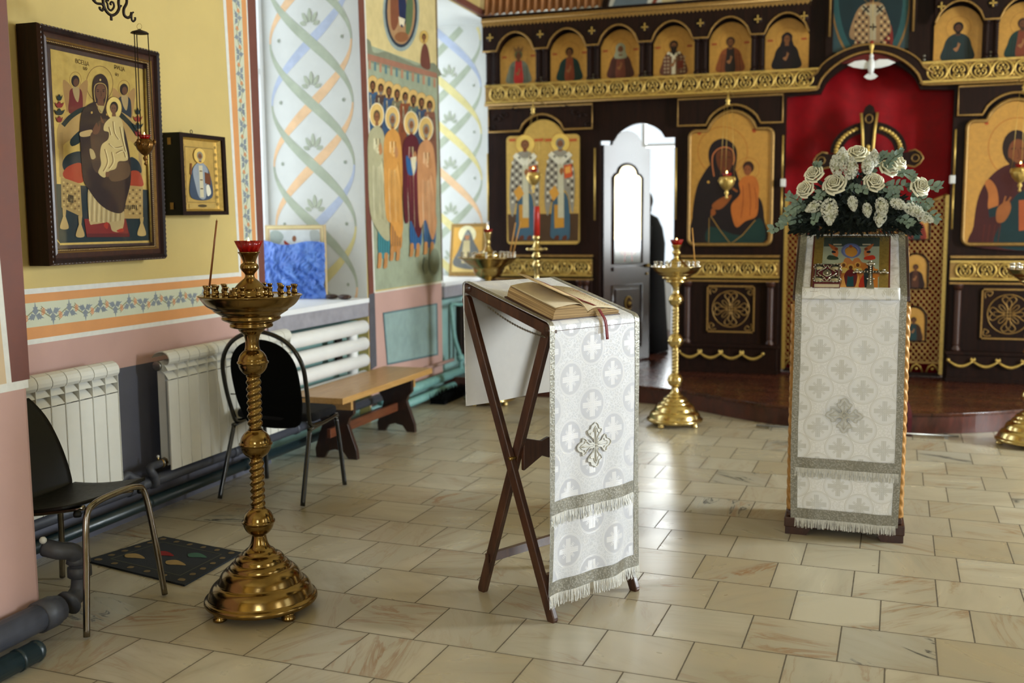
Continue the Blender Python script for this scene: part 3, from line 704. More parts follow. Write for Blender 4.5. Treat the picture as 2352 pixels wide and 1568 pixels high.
# ---- raised floor before the icon screen
XC = .09
tab = [(0, 7.68), (.3, 7.69), (.63, 7.77), (.8, 7.85), (1.0, 8.0), (1.3, 8.22), (1.55, 8.36), (1.83, 8.44), (2.2, 8.46), (3.3, 8.46)]
def ledge(dx):
    dx = abs(dx)
    for (a, ya), (b, yb) in zip(tab, tab[1:]):
        if dx <= b: t = (dx-a)/(b-a); t = t*t*(3-2*t) if False else t; return ya+(yb-ya)*t
    return 8.46
xs = [-3.49+i*(4.69+3.49)/90 for i in range(91)]
fr_ = [(x, ledge(x-XC)) for x in xs]
sm = [(fr_[i][0], sum(fr_[max(0, min(90, i+k))][1] for k in (-2, -1, 0, 1, 2))/5) for i in range(91)]
mb = MB()
mb.prism([(x, y, .0) for x, y in sm]+[(4.69, YF, 0), (-3.49, YF, 0)], (0, 0, .128), M['redwood'])
mb.prism([(x, y-.012, .128) for x, y in sm]+[(4.69, YF, .128), (-3.49, YF, .128)], (0, 0, .022), M['parquet'])
struct(mb, 'floor_raised', bevel=.003)
# planks painted over the riser: seams
# ================================================================== ICON SCREEN
YI = 9.40
IW = lambda px, py: PX(px, py, y=YI)
def up(px, py): p = IW(px, py); return (p.x, p.z)
icon = thing('icon_screen', 'tall dark mahogany church icon screen with gilded carving and rows of painted icons', 'icon screen', (XC, YI+.05, .15))
def arc(x0, z0, x1, z1, rise, n=14):
    """arch from (x0,z0) to (x1,z1) bulging upward by rise"""
    return [(x0+(x1-x0)*i/n-(0), z0+(z1-z0)*i/n+rise*math.sin(PI*i/n)**.62) for i in range(n+1)]
X0, X1 = -3.40, 2*XC+3.40
def mir(x): return 2*XC-x
ZT = 3.425
# backing board with the doorways cut out
o_ = [(X0, .15), (X0, ZT), (-.40, ZT), (-.40, 4.45), (mir(-.40), 4.45), (mir(-.40), ZT), (X1, ZT), (X1, .15)]
dl, dr = -2.285, -1.578
door_arch = [(dr, .15), (dr, 2.30), (-1.67, 2.30)]+arc(-1.67, 2.30, -2.16, 2.29, .145)[1:]+[(dl, 2.29), (dl, .15)]
door_arch_m = [(mir(x), z) for x, z in reversed(door_arch)]
roy = [(.772, .15), (.772, 2.615), (.505, 2.63)]+arc(.505, 2.63, -.305, 2.63, .27, 20)[1:]+[(-.592, 2.62), (-.592, .15)]
out = o_+door_arch_m+roy+door_arch
mb = MB(); mb.prism([(x, YI+.045, z) for x, z in out], (0, .07, 0), M['mahog']); mb.build('backing_board', icon)
# lower cabinets
def cabinet(xa, xb, full=True):
    mb = MB()
    mb.box((xa, YI-.06, .15), (xb, YI+.05, .40), M['mahog'])
    mb.box((xa-.012, YI-.075, .385), (xb+.012, YI+.05, .415), M['mahog'])
    mb.box((xa-.01, YI-.07, .15), (xb+.01, YI, .19), M['mahog'])
    mb.box((xa, YI+.0, .40), (xb, YI+.05, 1.0), M['mahog'])
    mb.build('base_cabinet', icon, bevel=.004)
    for xc in (xa+.055, xa+.105, xb-.105, xb-.055) if not full else (xa+.07, xb-.07):
        mb = MB(); yc = YI-.02
        pr = [(.038, .415), (.038, .43), (.03, .445), (.024, .46)]; z = .47; i = 0
        while z < .925: pr += [(.026, z), (.0305, z+.0085), (.026, z+.017)]; z += .018
        pr += [(.024, .93), (.036, .95), (.042, .975), (.045, .985)]
        mb.lathe([(r, z) for r, z in pr], M['mahog_red'], 14, (xc, yc, 0)); mb.build('column', icon)
    mid = (xa+xb)/2+.02; h = .215
    mb = MB(); Pp = lambda x, z: (mid+x, YI-.008, .735+z)
    mb.box((mid-h, YI-.006, .735-h), (mid+h, YI+.01, .735+h), M['mahog'])
    for a, b, c, d in ((-h, h, h-.014, h), (-h, h, -h, -h+.014), (-h, -h+.014, -h, h), (h-.014, h, -h, h)): mb.box((mid+a, YI-.02, .735+c), (mid+b, YI-.004, .735+d), M['gold_dark'])
    Lm = M['gold_dark']
    mb.tube([Pp(.165*math.cos(2*PI*i/32), .165*math.sin(2*PI*i/32)) for i in range(32)], .0055, Lm, 6, True)
    for q in range(4):
        a = q*PI/2
        def rt(u, v): return Pp(u*math.cos(a)-v*math.sin(a), u*math.sin(a)+v*math.cos(a))
        mb.tube([rt(*p) for p in spl([(-.012, 0), (-.014, .06), (-.055, .12), (-.03, .148), (0, .13), (.03, .148), (.055, .12), (.014, .06), (.012, 0)], 4, False)], .005, Lm, 6)
        mb.tube([rt(*p) for p in spl([(0, .03), (-.02, .09), (0, .12), (.02, .09), (0, .03)], 4, False)], .004, Lm, 6)
        mb.tube([rt(*p) for p in spl([(.02, .03), (.05, .07), (.075, .075), (.07, .05), (.03, .02)], 4, False)], .004, Lm, 6)
        mb.tube([rt(*p) for p in spl([(.13, .185), (.185, .185), (.185, .13), (.15, .15), (.17, .17)], 4, False)], .005, Lm, 6)
    mb.build('carved_panel', icon, label='gilded carved cross panel')
    # gilded swags on the plinth
    mb = MB(); n = 4 if full else 5; x_a, x_b = xa+.01, xb-.12; wd = (x_b-x_a)/n
    for i in range(n):
        a, b = x_a+i*wd, x_a+(i+1)*wd
        mb.tube([(a+(b-a)*t/10, YI-.085, .335-.045*math.sin(PI*t/10)) for t in range(11)], [.006+.009*math.sin(PI*t/10) for t in range(11)], M['gold'], 8)
    for i in range(n+1):
        a = x_a+i*wd
        if i in (0, n): mb.ball((a, YI-.085, .342), .016, M['gold'], 10)
        else:
            for q in (-.7, 0, .7): mb.ball((a+.018*q, YI-.085, .34+.012*abs(q)), .013, M['gold'], 8, (.7, .7, 1.5))
    mb.build('swag_carving', icon, label='gilded swag moulding')
def frieze(x0, x1, z0, z1, y, pitch=.166, clip=None):
    mb = MB(); h = z1-z0; zc = (z0+z1)/2; R = h*.45
    mb.box((x0, y, z0), (x1, y+.03, z1), M['gold_dark'])
    mb.box((x0, y-.02, z1-.008), (x1, y+.03, z1+.01), M['gold']); mb.box((x0, y-.02, z0-.01), (x1, y+.03, z0+.008), M['gold'])
    n = max(1, int((x1-x0)/pitch)); off = ((x1-x0)-n*pitch)/2
    for i in range(n):
        cx = x0+off+(i+.5)*pitch; s = 1 if i % 2 else -1
        def q(u, v): return (cx+u*R, y-.008, zc+s*v*R)
        mb.tube([q(math.cos(2*PI*k/20)*1.12, math.sin(2*PI*k/20)) for k in range(20)], .0105, M['gold'], 6, True)
        mb.add([q(.86*math.cos(2*PI*k/18)*1.1, .86*math.sin(2*PI*k/18)) for k in range(18)], [tuple(range(18))], M['mahog'])
        for a in (-1, 1):
            mb.tube([q(a*u, v) for u, v in spl([(.05, .75), (.45, .55), (.62, .1), (.35, -.15), (.15, .1), (.35, .25)], 3, False)], .007, M['gold'], 6)
            mb.tube([q(a*u, v) for u, v in spl([(.1, -.75), (.5, -.6), (.55, -.35), (.2, -.35)], 3, False)], .007, M['gold'], 6)
        mb.ball(q(0, -.55), R*.24, M['gold'], 8, (.7, .5, 1.4)); mb.ball(q(0, .45), R*.2, M['gold'], 8, (.8, .5, 1))
        for a in (-1, 1): mb.ball((cx+pitch/2, y-.004, zc+a*h*.30), h*.10, M['gold'], 6, (1.1, .4, .9))
        mb.ball((cx+pitch/2, y-.004, zc), h*.07, M['gold'], 6, (.7, .5, 1.5))
    mb.build('gilded_frieze', icon, label='gilded openwork frieze of circled scrolls')
def trim(pts, r=.010, y=YI, closed=False, name='gilded_trim', m='gold_dark', par=None):
    mb = MB(); mb.tube([(x, y, z) for x, z in pts], r, M[m], 8, closed); return mb.build(name, par or icon)
def header(xa, xb, xm, aw, zb, zt, rise):
    """dark carved header board with an arched lower edge"""
    outl = [(xa, zb), (xa, zt), (xb, zt), (xb, zb), (xm+aw, zb)]+arc(xm+aw, zb, xm-aw, zb, rise)[1:]
    mb = MB(); mb.prism([(x, YI+.0, z) for x, z in outl], (0, .05, 0), M['mahog']); mb.build('header_board', icon)
    trim(outl, .011, YI-.004, True)
def iconshape(xa, xb, zb, zs, xm, aw, rise, r=.05):
    def cr(cx, cz, a0): return [(cx+r*math.cos(a0+PI/2*i/5), cz+r*math.sin(a0+PI/2*i/5)) for i in range(6)]
    return cr(xb-r, zb+r, -PI/2)+cr(xb-r, zs-r, 0)+arc(xm+aw, zs, xm-aw, zs, rise, 16)+cr(xa+r, zs-r, PI/2)+cr(xa+r, zb+r, PI)
def iconboard(shape, mat, label, inset=0.0, frame=True):
    mb = MB(); mb.prism([(x, YI+.012, z) for x, z in shape], (0, .035, 0), M['gold_dark'] if False else mat)
    o = mb.build('icon', icon, label=label)
    if frame:
        f = MB(); f.tube([(x, YI+.006, z) for x, z in shape], .016, M['gold_dark'], 8, True); f.build('icon_frame', o)
    return o
def paint_icon(parent, fn, y=YI+.012):
    mb = MB(); P = Painter(mb, lambda px, py: PX(px, py, y=y), (0, -1, 0), .45, .00003, .0006); fn(P); return mb.build('painting', parent)
PA = [(-3.375, -2.35), (-1.52, -.612)]
cabinet(-3.375, -2.35, False); cabinet(-1.505, -.62); cabinet(.79, 1.69); cabinet(2.53, 3.55, False)
for a, b in ((-3.375, -2.345), (-1.505, -.62), (.79, 1.69), (2.53, 3.55)): frieze(a, b, 1.03, 1.175, YI-.01)
for a, b in ((-3.375, -2.345), (-1.505, -.62), (.79, 1.69), (2.53, 3.55)):
    mb = MB(); mb.box((a, YI-.025, 1.205), (b, YI+.05, 1.225), M['gold_dark']); mb.box((a, YI-.025, .985), (b, YI+.05, 1.0), M['gold_dark']); mb.build('gilded_rail', icon)
header(-3.375, -2.345, -2.84, .22, 2.405, 2.63, .15)
header(-1.545, -.62, -1.05, .24, 2.395, 2.635, .17)
header(mir(-.62), mir(-1.545), mir(-1.05), .24, 2.395, 2.635, .17)
header(mir(-2.345), mir(-3.375), mir(-2.84), .22, 2.405, 2.63, .15)
# dark carved scrolls beside the first arch
for s in (-1, 1):
    mb = MB()
    for (a, b, k) in ((.40, .10, 1), (.33, .15, -1), (.45, .03, -1), (.22, .19, 1)):
        cx, cz = -2.86+s*a*1.05, 2.42+b; mb.tube([(cx+s*.035*(1-i/14)*math.cos(k*i*.5)*1.2, YI-.004, cz+.035*(1-i/14)*math.sin(k*i*.5)) for i in range(14)], [.012-.0006*i for i in range(14)], M['mahog'], 8)
    mb.build('scroll_carving', icon, label='dark carved scrollwork')
# wide icons
sh1 = iconshape(-3.20, -2.475, 1.325, 2.36, -2.83, .20, .145, .04)
i1 = iconboard(sh1, M['gold_leaf'], 'arched gold icon of two haloed bishops in checked robes', frame=False)
def two_bishops(P):
    P.poly('4a3420', [(1166, 492), (1329, 490), (1328, 553), (1168, 555)])
    for (x, y, s, hr) in ((1206, 333, 9.5, '6e3f22'), (1287, 330, 10.0, '7c766c')):
        P.ell('d9b75c', x, y-2, 22, 22, 28); P.ring('a86a30', x, y-2, 22, 22, 1)
        P.blob('3e5a6b', [(x-14, 450), (x+16, 450), (x+22, 540), (x+6, 550), (x-20, 546), (x-22, 520)])
        P.blob('8b8577', [(x-6, y+14), (x-22, y+24), (x-33, y+60), (x-36, y+130), (x-28, y+165), (x-14, y+110), (x+14, y+110), (x+28, y+160), (x+33, y+110), (x+32, y+60), (x+20, y+24), (x+6, y+14)], 4)
        for r in range(11):
            for c in range(7):
                a = x-31+c*9.3; b = y+38+r*9
                if abs(a-x+1) < 9 or (r > 6 and abs(a-x) < 18): continue
                P.poly('3f352b' if (r+c) % 2 else 'cfc7b0', [(a, b), (a+5, b), (a+5, b+5.5), (a, b+5.5)])
        P.poly('b8832e', [(x-14, 470), (x+8, 470), (x+9, 522), (x-13, 524)])
        P.poly('b9b49a', [(x-6, y+30), (x+7, y+30), (x+9, 500), (x-5, 500)])
        for q in (-1, 1): P.line('d5d0bb', [(x, y+44), (x+q*24, y+22)], 12, False); cross_mark(P, x+q*13, y+29, 4, '2c2a25')
        P.poly('c4522a', [(x+8, y+50), (x+26, y+46), (x+28, y+76), (x+10, y+80)]); P.poly('d99a4a', [(x+11, y+54), (x+23, y+51), (x+24, y+66), (x+12, y+69)])
        P.blob('8c5a34', [(x-2, y+62), (x+4, y+54), (x+8, y+62), (x+3, y+72)]); P.poly('c8903a', [(x-26, 440), (x-12, 425), (x-2, 445), (x-16, 462)])
        P.blob('5b2e1c', [(x-12, 543), (x-4, 540), (x-3, 549), (x-13, 550)]); P.blob('5b2e1c', [(x+6, 543), (x+14, 540), (x+15, 549), (x+5, 550)])
        head(P, x, y, s, .95, halo=None, ring=None, skin='7d5234', hair=hr, beard=hr)
    for a, b in ((1170, 1184), (1228, 1248), (1252, 1268), (1308, 1325)): P.line('b5572c', [(a, 322), (b, 321)], 6, False)
paint_icon(i1, two_bishops)
sh2 = iconshape(-1.435, -.70, 1.32, 2.345, -1.06, .215, .165, .055)
i2 = iconboard(sh2, M['gold_deep'], 'arched gold icon of a dark-hooded mother holding a child in orange')
def mother(P):
    P.ring('a3652a', 1660, 347, 57, 56, 1.6, 40); P.ring('a3652a', 1718, 388, 26, 26, 1.2, 30)
    for x in (1606, 1732): P.ell('a2451f', x, 305 if x < 1700 else 300, 5, 5, 8)
    P.blob('1a1113', [(1640, 372), (1612, 405), (1598, 440), (1590, 500), (1594, 560), (1752, 560), (1755, 500), (1750, 465), (1738, 450), (1722, 460), (1700, 420), (1682, 380)], 5)
    P.blob('16302c', [(1632, 520), (1700, 540), (1745, 500), (1750, 560), (1630, 560)], 4)
    P.blob('1b1014', [(1660, 318), (1635, 330), (1627, 360), (1640, 400), (1660, 420), (1685, 400), (1693, 355), (1684, 330)])
    P.line('b5683a', [(1640, 405), (1636, 375), (1638, 355), (1650, 342), (1667, 338), (1682, 345), (1687, 365), (1683, 378)], 2.6)
    P.blob('5d3019', [(1645, 352), (1665, 342), (1682, 352), (1682, 378), (1668, 400), (1650, 385)]); P.line('3a1b10', [(1652, 362), (1662, 360)], 2, False); P.line('3a1b10', [(1669, 360), (1679, 362)], 2, False); P.line('3a1b10', [(1666, 362), (1668, 378), (1664, 380)], 1.4); P.line('7a2c18', [(1661, 387), (1671, 387)], 1.6, False)
    P.blob('ad6127', [(1710, 405), (1697, 420), (1700, 445), (1680, 470), (1682, 500), (1692, 522), (1712, 508), (1738, 495), (1742, 455), (1743, 425), (1733, 405)], 5)
    for q in ((1706, 425, 1702, 500), (1720, 420, 1722, 495), (1733, 430, 1736, 480)): P.line('7c3a18', [(q[0], q[1]), ((q[0]+q[2])/2+3, 460), (q[2], q[3])], 1.6)
    P.ell('311a10', 1719, 384, 13, 14); P.ell('7c4626', 1717, 391, 9, 12); P.ell('2c1610', 1713, 389, 1.6, 1.2, 6); P.ell('2c1610', 1721, 389, 1.6, 1.2, 6)
    P.blob('86491f', [(1640, 480), (1636, 470), (1655, 455), (1680, 448), (1672, 465), (1655, 480)]); P.blob('86491f', [(1633, 482), (1640, 478), (1644, 490), (1634, 496)]); P.line('86491f', [(1694, 440), (1682, 432)], 5, False)
    P.line('a37a35', [(1632, 495), (1655, 530), (1678, 560), (1705, 540), (1735, 505)], 1.5, False); P.line('8d6a30', [(1629, 500), (1628, 560)], 1.5, False)
    P.ell('b98b3c', 1627, 418, 3, 3, 8)
paint_icon(i2, mother)
sh3 = [(mir(x), z) for x, z in reversed(sh2)]
i3 = iconboard(sh3, M['gold_deep'], 'arched gold icon of a haloed man in wine and green robes with a book')
def christ(P):
    P.ring('a3652a', 2338, 340, 68, 70, 2, 40); P.ell('a2451f', 2266, 282, 5, 5, 8)
    P.blob('3c1414', [(2315, 378), (2275, 405), (2248, 450), (2236, 520), (2236, 566), (2420, 566), (2416, 460), (2395, 400), (2362, 378)], 5)
    P.blob('0f2a2e', [(2318, 470), (2345, 440), (2390, 430), (2415, 470), (2418, 566), (2288, 566), (2300, 510)], 5)
    P.blob('a0602e', [(2262, 420), (2274, 412), (2290, 435), (2292, 475), (2270, 480), (2270, 445)], 4); P.poly('12282c', [(2270, 480), (2292, 472), (2292, 495), (2272, 500)])
    P.ell('21120d', 2335, 340, 33, 42); P.ell('6e3d20', 2338, 352, 23, 33); P.blob('2c170e', [(2316, 362), (2338, 375), (2360, 362), (2350, 395), (2338, 402), (2324, 394)])
    P.line('2a130c', [(2322, 342), (2333, 340)], 2.4, False); P.line('2a130c', [(2343, 340), (2354, 342)], 2.4, False); P.line('4a2413', [(2338, 342), (2341, 362), (2335, 363)], 1.6)
    P.blob('8a5127', [(2288, 505), (2290, 480), (2305, 465), (2318, 462), (2322, 480), (2310, 505), (2296, 512)]); P.line('8a5127', [(2304, 470), (2310, 450)], 4, False); P.line('8a5127', [(2312, 468), (2322, 452)], 4, False)
    P.poly('9a4a24', [(2340, 460), (2390, 455), (2392, 525), (2340, 530)])
    for i in range(4): P.line('561e14', [(2262+i*12, 515), (2255+i*12, 562)], 1.6, False)
paint_icon(i3, christ)
# upper tier
ZU0, ZU1 = 2.86, 3.425
trim([(X0, ZT), (-.41, ZT)], .012, YI-.11); trim([(mir(-.41), ZT), (X1, ZT)], .012, YI-.11)
def dentil(xa, xb):
    mb = MB(); mb.box((xa, YI-.11, ZT-.006), (xb, YI+.05, ZT+.025), M['gold_dark']); mb.box((xa, YI-.07, ZT+.025), (xb, YI+.1, ZT+.06), M['mahog'])
    mb.box((xa, YI-.095, ZT-.035), (xb, YI+.05, ZT-.006), M['gold_dark'])
    x = xa
    while x < xb-.03: mb.add([(x, YI-.096, ZT-.035), (x+.034, YI-.096, ZT-.035), (x+.017, YI-.096, ZT-.055)], [(0, 1, 2)], M['gold_dark']); x += .036
    mb.build('cornice', icon, label='gilded scalloped cornice')
dentil(X0, -.41); dentil(mir(-.41), X1)
cen = [-3.075, -2.572, -2.085, -1.592, -1.087, -.60]
def arcade(cs, xa, xb):
    outl = [(xa, 3.15), (xa, ZT), (xb, ZT), (xb, 3.15)]
    for c in sorted(cs, reverse=True): outl += arc(c+.185, 3.15, c-.185, 3.15, .165, 12)
    mb = MB(); mb.prism([(x, YI-.085, z) for x, z in outl], (0, .09, 0), M['mahog']); mb.build('arcade_board', icon)
    low = [p for p in outl[3:]]+[(xa, 3.15)]
    trim(low, .009, YI-.088)
    ms = sorted(cs); mids = [ms[0]-.245]+[(a+b)/2 for a, b in zip(ms, ms[1:])]+[ms[-1]+.245]
    for x in mids:
        x = min(max(x, xa+.045), xb-.045); y = YI-.09; z = 3.275; mb = MB()
        mb.lathe([(.001, -.012), (.035, -.008), (.045, 0)], M['mahog'], 16, (x, y+.008, z), axis='y')
        for dx, dz in ((.02, 0), (-.02, 0), (0, .024), (0, -.02)):
            mb.beam((x, y-.006, z), (x+dx, y-.006, z+dz), .011, .008, M['gold'], (0, 1, 0)); mb.ball((x+dx*1.25, y-.006, z+dz*1.25), .008, M['gold'], 6)
        mb.build('cross_boss', icon, label='small gilded cross on a round boss')
    for x in mids:
        for dx in (-.036, .036):
            xx = x+dx
            if xx < xa+.02 or xx > xb-.02: continue
            mb = MB(); mb.lathe([(.026, 2.845), (.026, 2.86), (.02, 2.875)], M['mahog'], 12, (xx, YI-.055, 0)); mb.lathe([(.02, 3.12), (.028, 3.14), (.028, 3.152)], M['mahog'], 12, (xx, YI-.055, 0))
            mb.lathe([(.0195, 2.875+i*.245/60) for i in range(61)], M['mahog'], 14, (xx, YI-.055, 0), fn=lambda a, z: 1+.16*math.sin(2*a+z*300)); mb.build('twisted_column', icon)
arcade(cen, X0, -.41); arcade([mir(c) for c in cen], mir(-.41), X1)
saints = [dict(robe='b52f2a', mantle='6d7264', hair='54603f', chk=None), dict(robe='7d3a22', mantle='12302d', hair='20120e'), dict(robe='6d3a2c', mantle='4c2a24', hair='9a9683', beard='8a8470', hood='8f937d'),
          dict(robe='6a4a34', mantle='5b3629', hair='18100e', beard='120c0c', longb=True, book='6b2a1c', chk='99846a'), dict(robe='241a18', mantle='7b4120', hair='3a261a', beard='4a3020'), dict(robe='1c1014', mantle='150f13', hair='170f12', hood='180f14')]
lbl = ['small arched icon of a crowned saint in red and grey', 'small arched icon of a young saint in a dark green cloak', 'small arched icon of a grey-hooded bishop', 'small arched icon of a long-bearded bishop in checked robes', 'small arched icon of a bearded saint in orange brown', 'small arched icon of a dark-hooded praying woman']
pxs = [(1192, 122), (1307, 115), (1425, 108), (1548, 104), (1682, 98), (1810, 92)]
def smallicon(c, lab, fn):
    shp = [(c+.185, ZU0-.005), (c+.185, 3.14)]+arc(c+.185, 3.14, c-.185, 3.14, .15, 12)[1:]+[(c-.185, ZU0-.005)]
    mb = MB(); mb.prism([(x, YI+.025, z) for x, z in shp], (0, .02, 0), M['gold_deep']); o = mb.build('icon', icon, label=lab)
    mb = MB(); P = Painter(mb, lambda u, v: (c+u, YI+.025, 3.115-v), (0, -1, 0), .45, .00015, .0005); fn(P); mb.build('painting', o)
for i, c in enumerate(cen):
    s = dict(saints[i]); rb, mn = s.pop('robe'), s.pop('mantle')
    def fn(P, s=s, rb=rb, mn=mn):
        P.ring('9a6a2e', 0, 0, .095, .095, .003); bust(P, .0, 0.0, .036, 1, rb, mn, 7, halo=None, ring=None, skin='6e4426', **s)
        for q in (-1, 1): P.line('9a4a26', [(q*.12, .01), (q*.165, .01)], .018, False)
        if s.get('chk') is None and s['hair'] == '54603f': P.poly('7c5a34', [(-.04, -.035), (-.05, -.085), (-.02, -.06), (0, -.09), (.02, -.06), (.05, -.085), (.04, -.035)])
    smallicon(c, lbl[i], fn)
sr = [dict(robe='1b2a2c', mantle='1e2b2e', hair='140e0c', beard='140e0c', skin='4c2e1e'), dict(robe='6d3420', mantle='17302c', hair='3a261a', beard='3a261a', book='7a3c22', skin='5c3822')]
lr = ['small dark arched icon of a bearded saint in a grey-blue cloak', 'small dark arched icon of a saint in green with a book', 'small dark arched icon of a saint in brown', 'small dark arched icon of a saint in blue', 'small dark arched icon of a saint in olive', 'small dark arched icon of a saint in plum']
ot = [('5a3c26', '3c241a'), ('26384a', '1c2634'), ('4a4c2c', '30331e'), ('4a2434', '301824')]
for i, c in enumerate(mir(c) for c in reversed(cen)):
    s = dict(sr[i]) if i < 2 else dict(robe=ot[i-2][0], mantle=ot[i-2][1], hair='241812', beard='241812', skin='5c3822'); rb, mn = s.pop('robe'), s.pop('mantle')
    def fn(P, s=s, rb=rb, mn=mn): P.ring('8a5e2a', 0, 0, .095, .095, .003); bust(P, 0, 0, .037, 1, rb, mn, 7, halo=None, ring=None, **s)
    smallicon(c, lr[i], fn)
# long gilded frieze, cut by the arch over the holy doors
frieze(X0, -.315, 2.68, 2.835, YI-.02); frieze(mir(-.315), X1, 2.68, 2.835, YI-.02)
archo = [(-3.40, 2.655), (-.40, 2.655), (-.335, 2.66)]+arc(-.335, 2.66, mir(-.335), 2.66, .295, 24)[1:]+[(mir(-.40), 2.655), (X1, 2.655)]
inner = [(x, z) for x, z in archo]
band_o = [(-.40, 2.66), (-.35, 2.72)]+arc(-.35, 2.72, mir(-.35), 2.72, .285, 24)[1:]+[(mir(-.40), 2.66)]
mb = MB(); ring_pts = [(-.42, 2.655), (-.335, 2.655)]+arc(-.335, 2.66, mir(-.335), 2.66, .28, 24)[1:]+[(mir(-.42), 2.655)]+[(x, z) for x, z in reversed([(-.36, 2.78)]+arc(-.33, 2.80, mir(-.33), 2.80, .225, 24)[1:-1]+[(mir(-.36), 2.78)])]
mb.prism([(x, YI-.035, z) for x, z in ring_pts], (0, .07, 0), M['mahog']); mb.build('door_arch', icon)
trim(archo, .011, YI-.04); trim([(-.42, 2.745)]+arc(-.34, 2.80, mir(-.34), 2.80, .215, 24)+[(mir(-.42), 2.745)], .008, YI-.04)
# jamb strips, gilt rods standing in for their highlights, and small white sockets
for x, z0, z1 in ((-3.385, 1.55, 2.2), (-2.318, 1.55, 2.22), (-1.556, 1.55, 2.2), (-.612, 1.88, 2.28), (-.612, 1.52, 1.84), (mir(-.612)-.002, 1.9, 2.28), (mir(-.612)-.002, 1.45, 1.86)):
    mb = MB(); mb.tube([(x, YI-.012, z0), (x, YI-.012, z1)], .0085, M['gold'], 8); mb.build('gilt_rod_glint', icon)
for x in (-.60, mir(-.60)):
    mb = MB(); mb.box((x-.025, YI-.05, 1.83), (x+.02, YI+.01, 1.90), M['glassy_white']); mb.build('socket', icon, bevel=.006, label='small white electric socket')
# crowning icon in the middle
mb = MB(); c0 = XC
mb.prism([(c0-.32, YI+.0, 2.97), (c0+.32, YI+.0, 2.97), (c0+.32, YI+.0, 4.4), (c0-.32, YI+.0, 4.4)], (0, .04, 0), M['teal_dark'])
ci = mb.build('icon', icon, label='large dark icon of a bishop seated inside a teal oval')
def oval(P):
    P.ell('7a5a30', 2000, -10, 92, 170, 40); P.ell('23474a', 2000, -10, 88, 160, 40); P.ell('12262c', 2000, -10, 74, 146, 40)
    P.blob('5c1a16', [(1925, 130), (1960, 112), (2060, 108), (2080, 120), (2076, 140), (1925, 146)], 3)
    P.blob('6b1d18', [(1975, 60), (1990, 50), (2020, 50), (2048, 60), (2042, 120), (1966, 122)], 4)
    P.blob('86694a', [(1988, 8), (1968, 26), (1952, 70), (1954, 88), (1972, 96), (1968, 118), (2030, 118), (2030, 90), (2044, 78), (2046, 60), (2034, 24), (2022, 6)], 5)
    for r in range(9):
        for c in range(11):
            a, b = 1955+c*8.4, 28+r*9.5
            if abs(a-2003) < 12 or a < 1958+8*(r < 2) or a > 2040-8*(r < 2): continue
            P.ell('1c1412' if (r+c) % 2 else 'b59c70', a+2, b+3, 2.8, 3.2, 8)
    P.poly('9b8f74', [(1998, 10), (2012, 10), (2012, 92), (1998, 92)])
    for q in (-1, 1): P.line('9b8f74', [(2005, 36), (2005+q*24, 14)], 12, False); P.line('1d1614', [(2005+q*16-7, 14), (2005+q*16+7, 28)], 4, False); P.line('1d1614', [(2005+q*16+7, 14), (2005+q*16-7, 28)], 4, False)
    cross_mark(P, 2005, 62, 8, '1d1614'); P.blob('7c5a3a', [(1958, 104), (1972, 100), (1976, 116), (1958, 118)], 3)
    head(P, 2003, -12, 10, 1, halo=None, ring='8a6a34', skin='5c3a24', hair='2a1c14', beard='2a1c14')
paint_icon(ci, oval, YI)
mb = MB()
for s in (-1, 1): mb.tube([(XC+s*.335, YI-.03, 3.10), (XC+s*.335, YI-.03, 4.4)], .01, M['gold_dark'], 8)
for s in (-1, 1): mb.box((XC+s*.335-.03, YI-.02, 2.9), (XC+s*.335+.03, YI+.05, 4.4), M['mahog'])
mb.build('gilded_trim', icon)
mb = MB()
for x in cen[:3]: 
    for dz in (0, .025): mb.ball((x+.245, YI-.045, 2.862+dz), .011, M['steel'], 8)
for x in (mir(cen[5])-.26, mir(cen[4])-.24):
    for dz in (0, .03): mb.ball((x, YI-.045, 2.862+dz), .012, M['steel'], 8)
mb.build('glass_studs', icon)
# ---- curtain behind the holy doors
mb = MB(); mb.grid(lambda u, v: (-.62+u*1.42, 9.66+.006*math.sin(u*31)+.008*math.sin(u*9+v*2), .16+v*2.83), 90, 8, M['red_cloth']); 
tag(mb.build('curtain', thick=.004, recalc=False), 'tall red silk curtain hanging behind the holy doors', 'curtain')
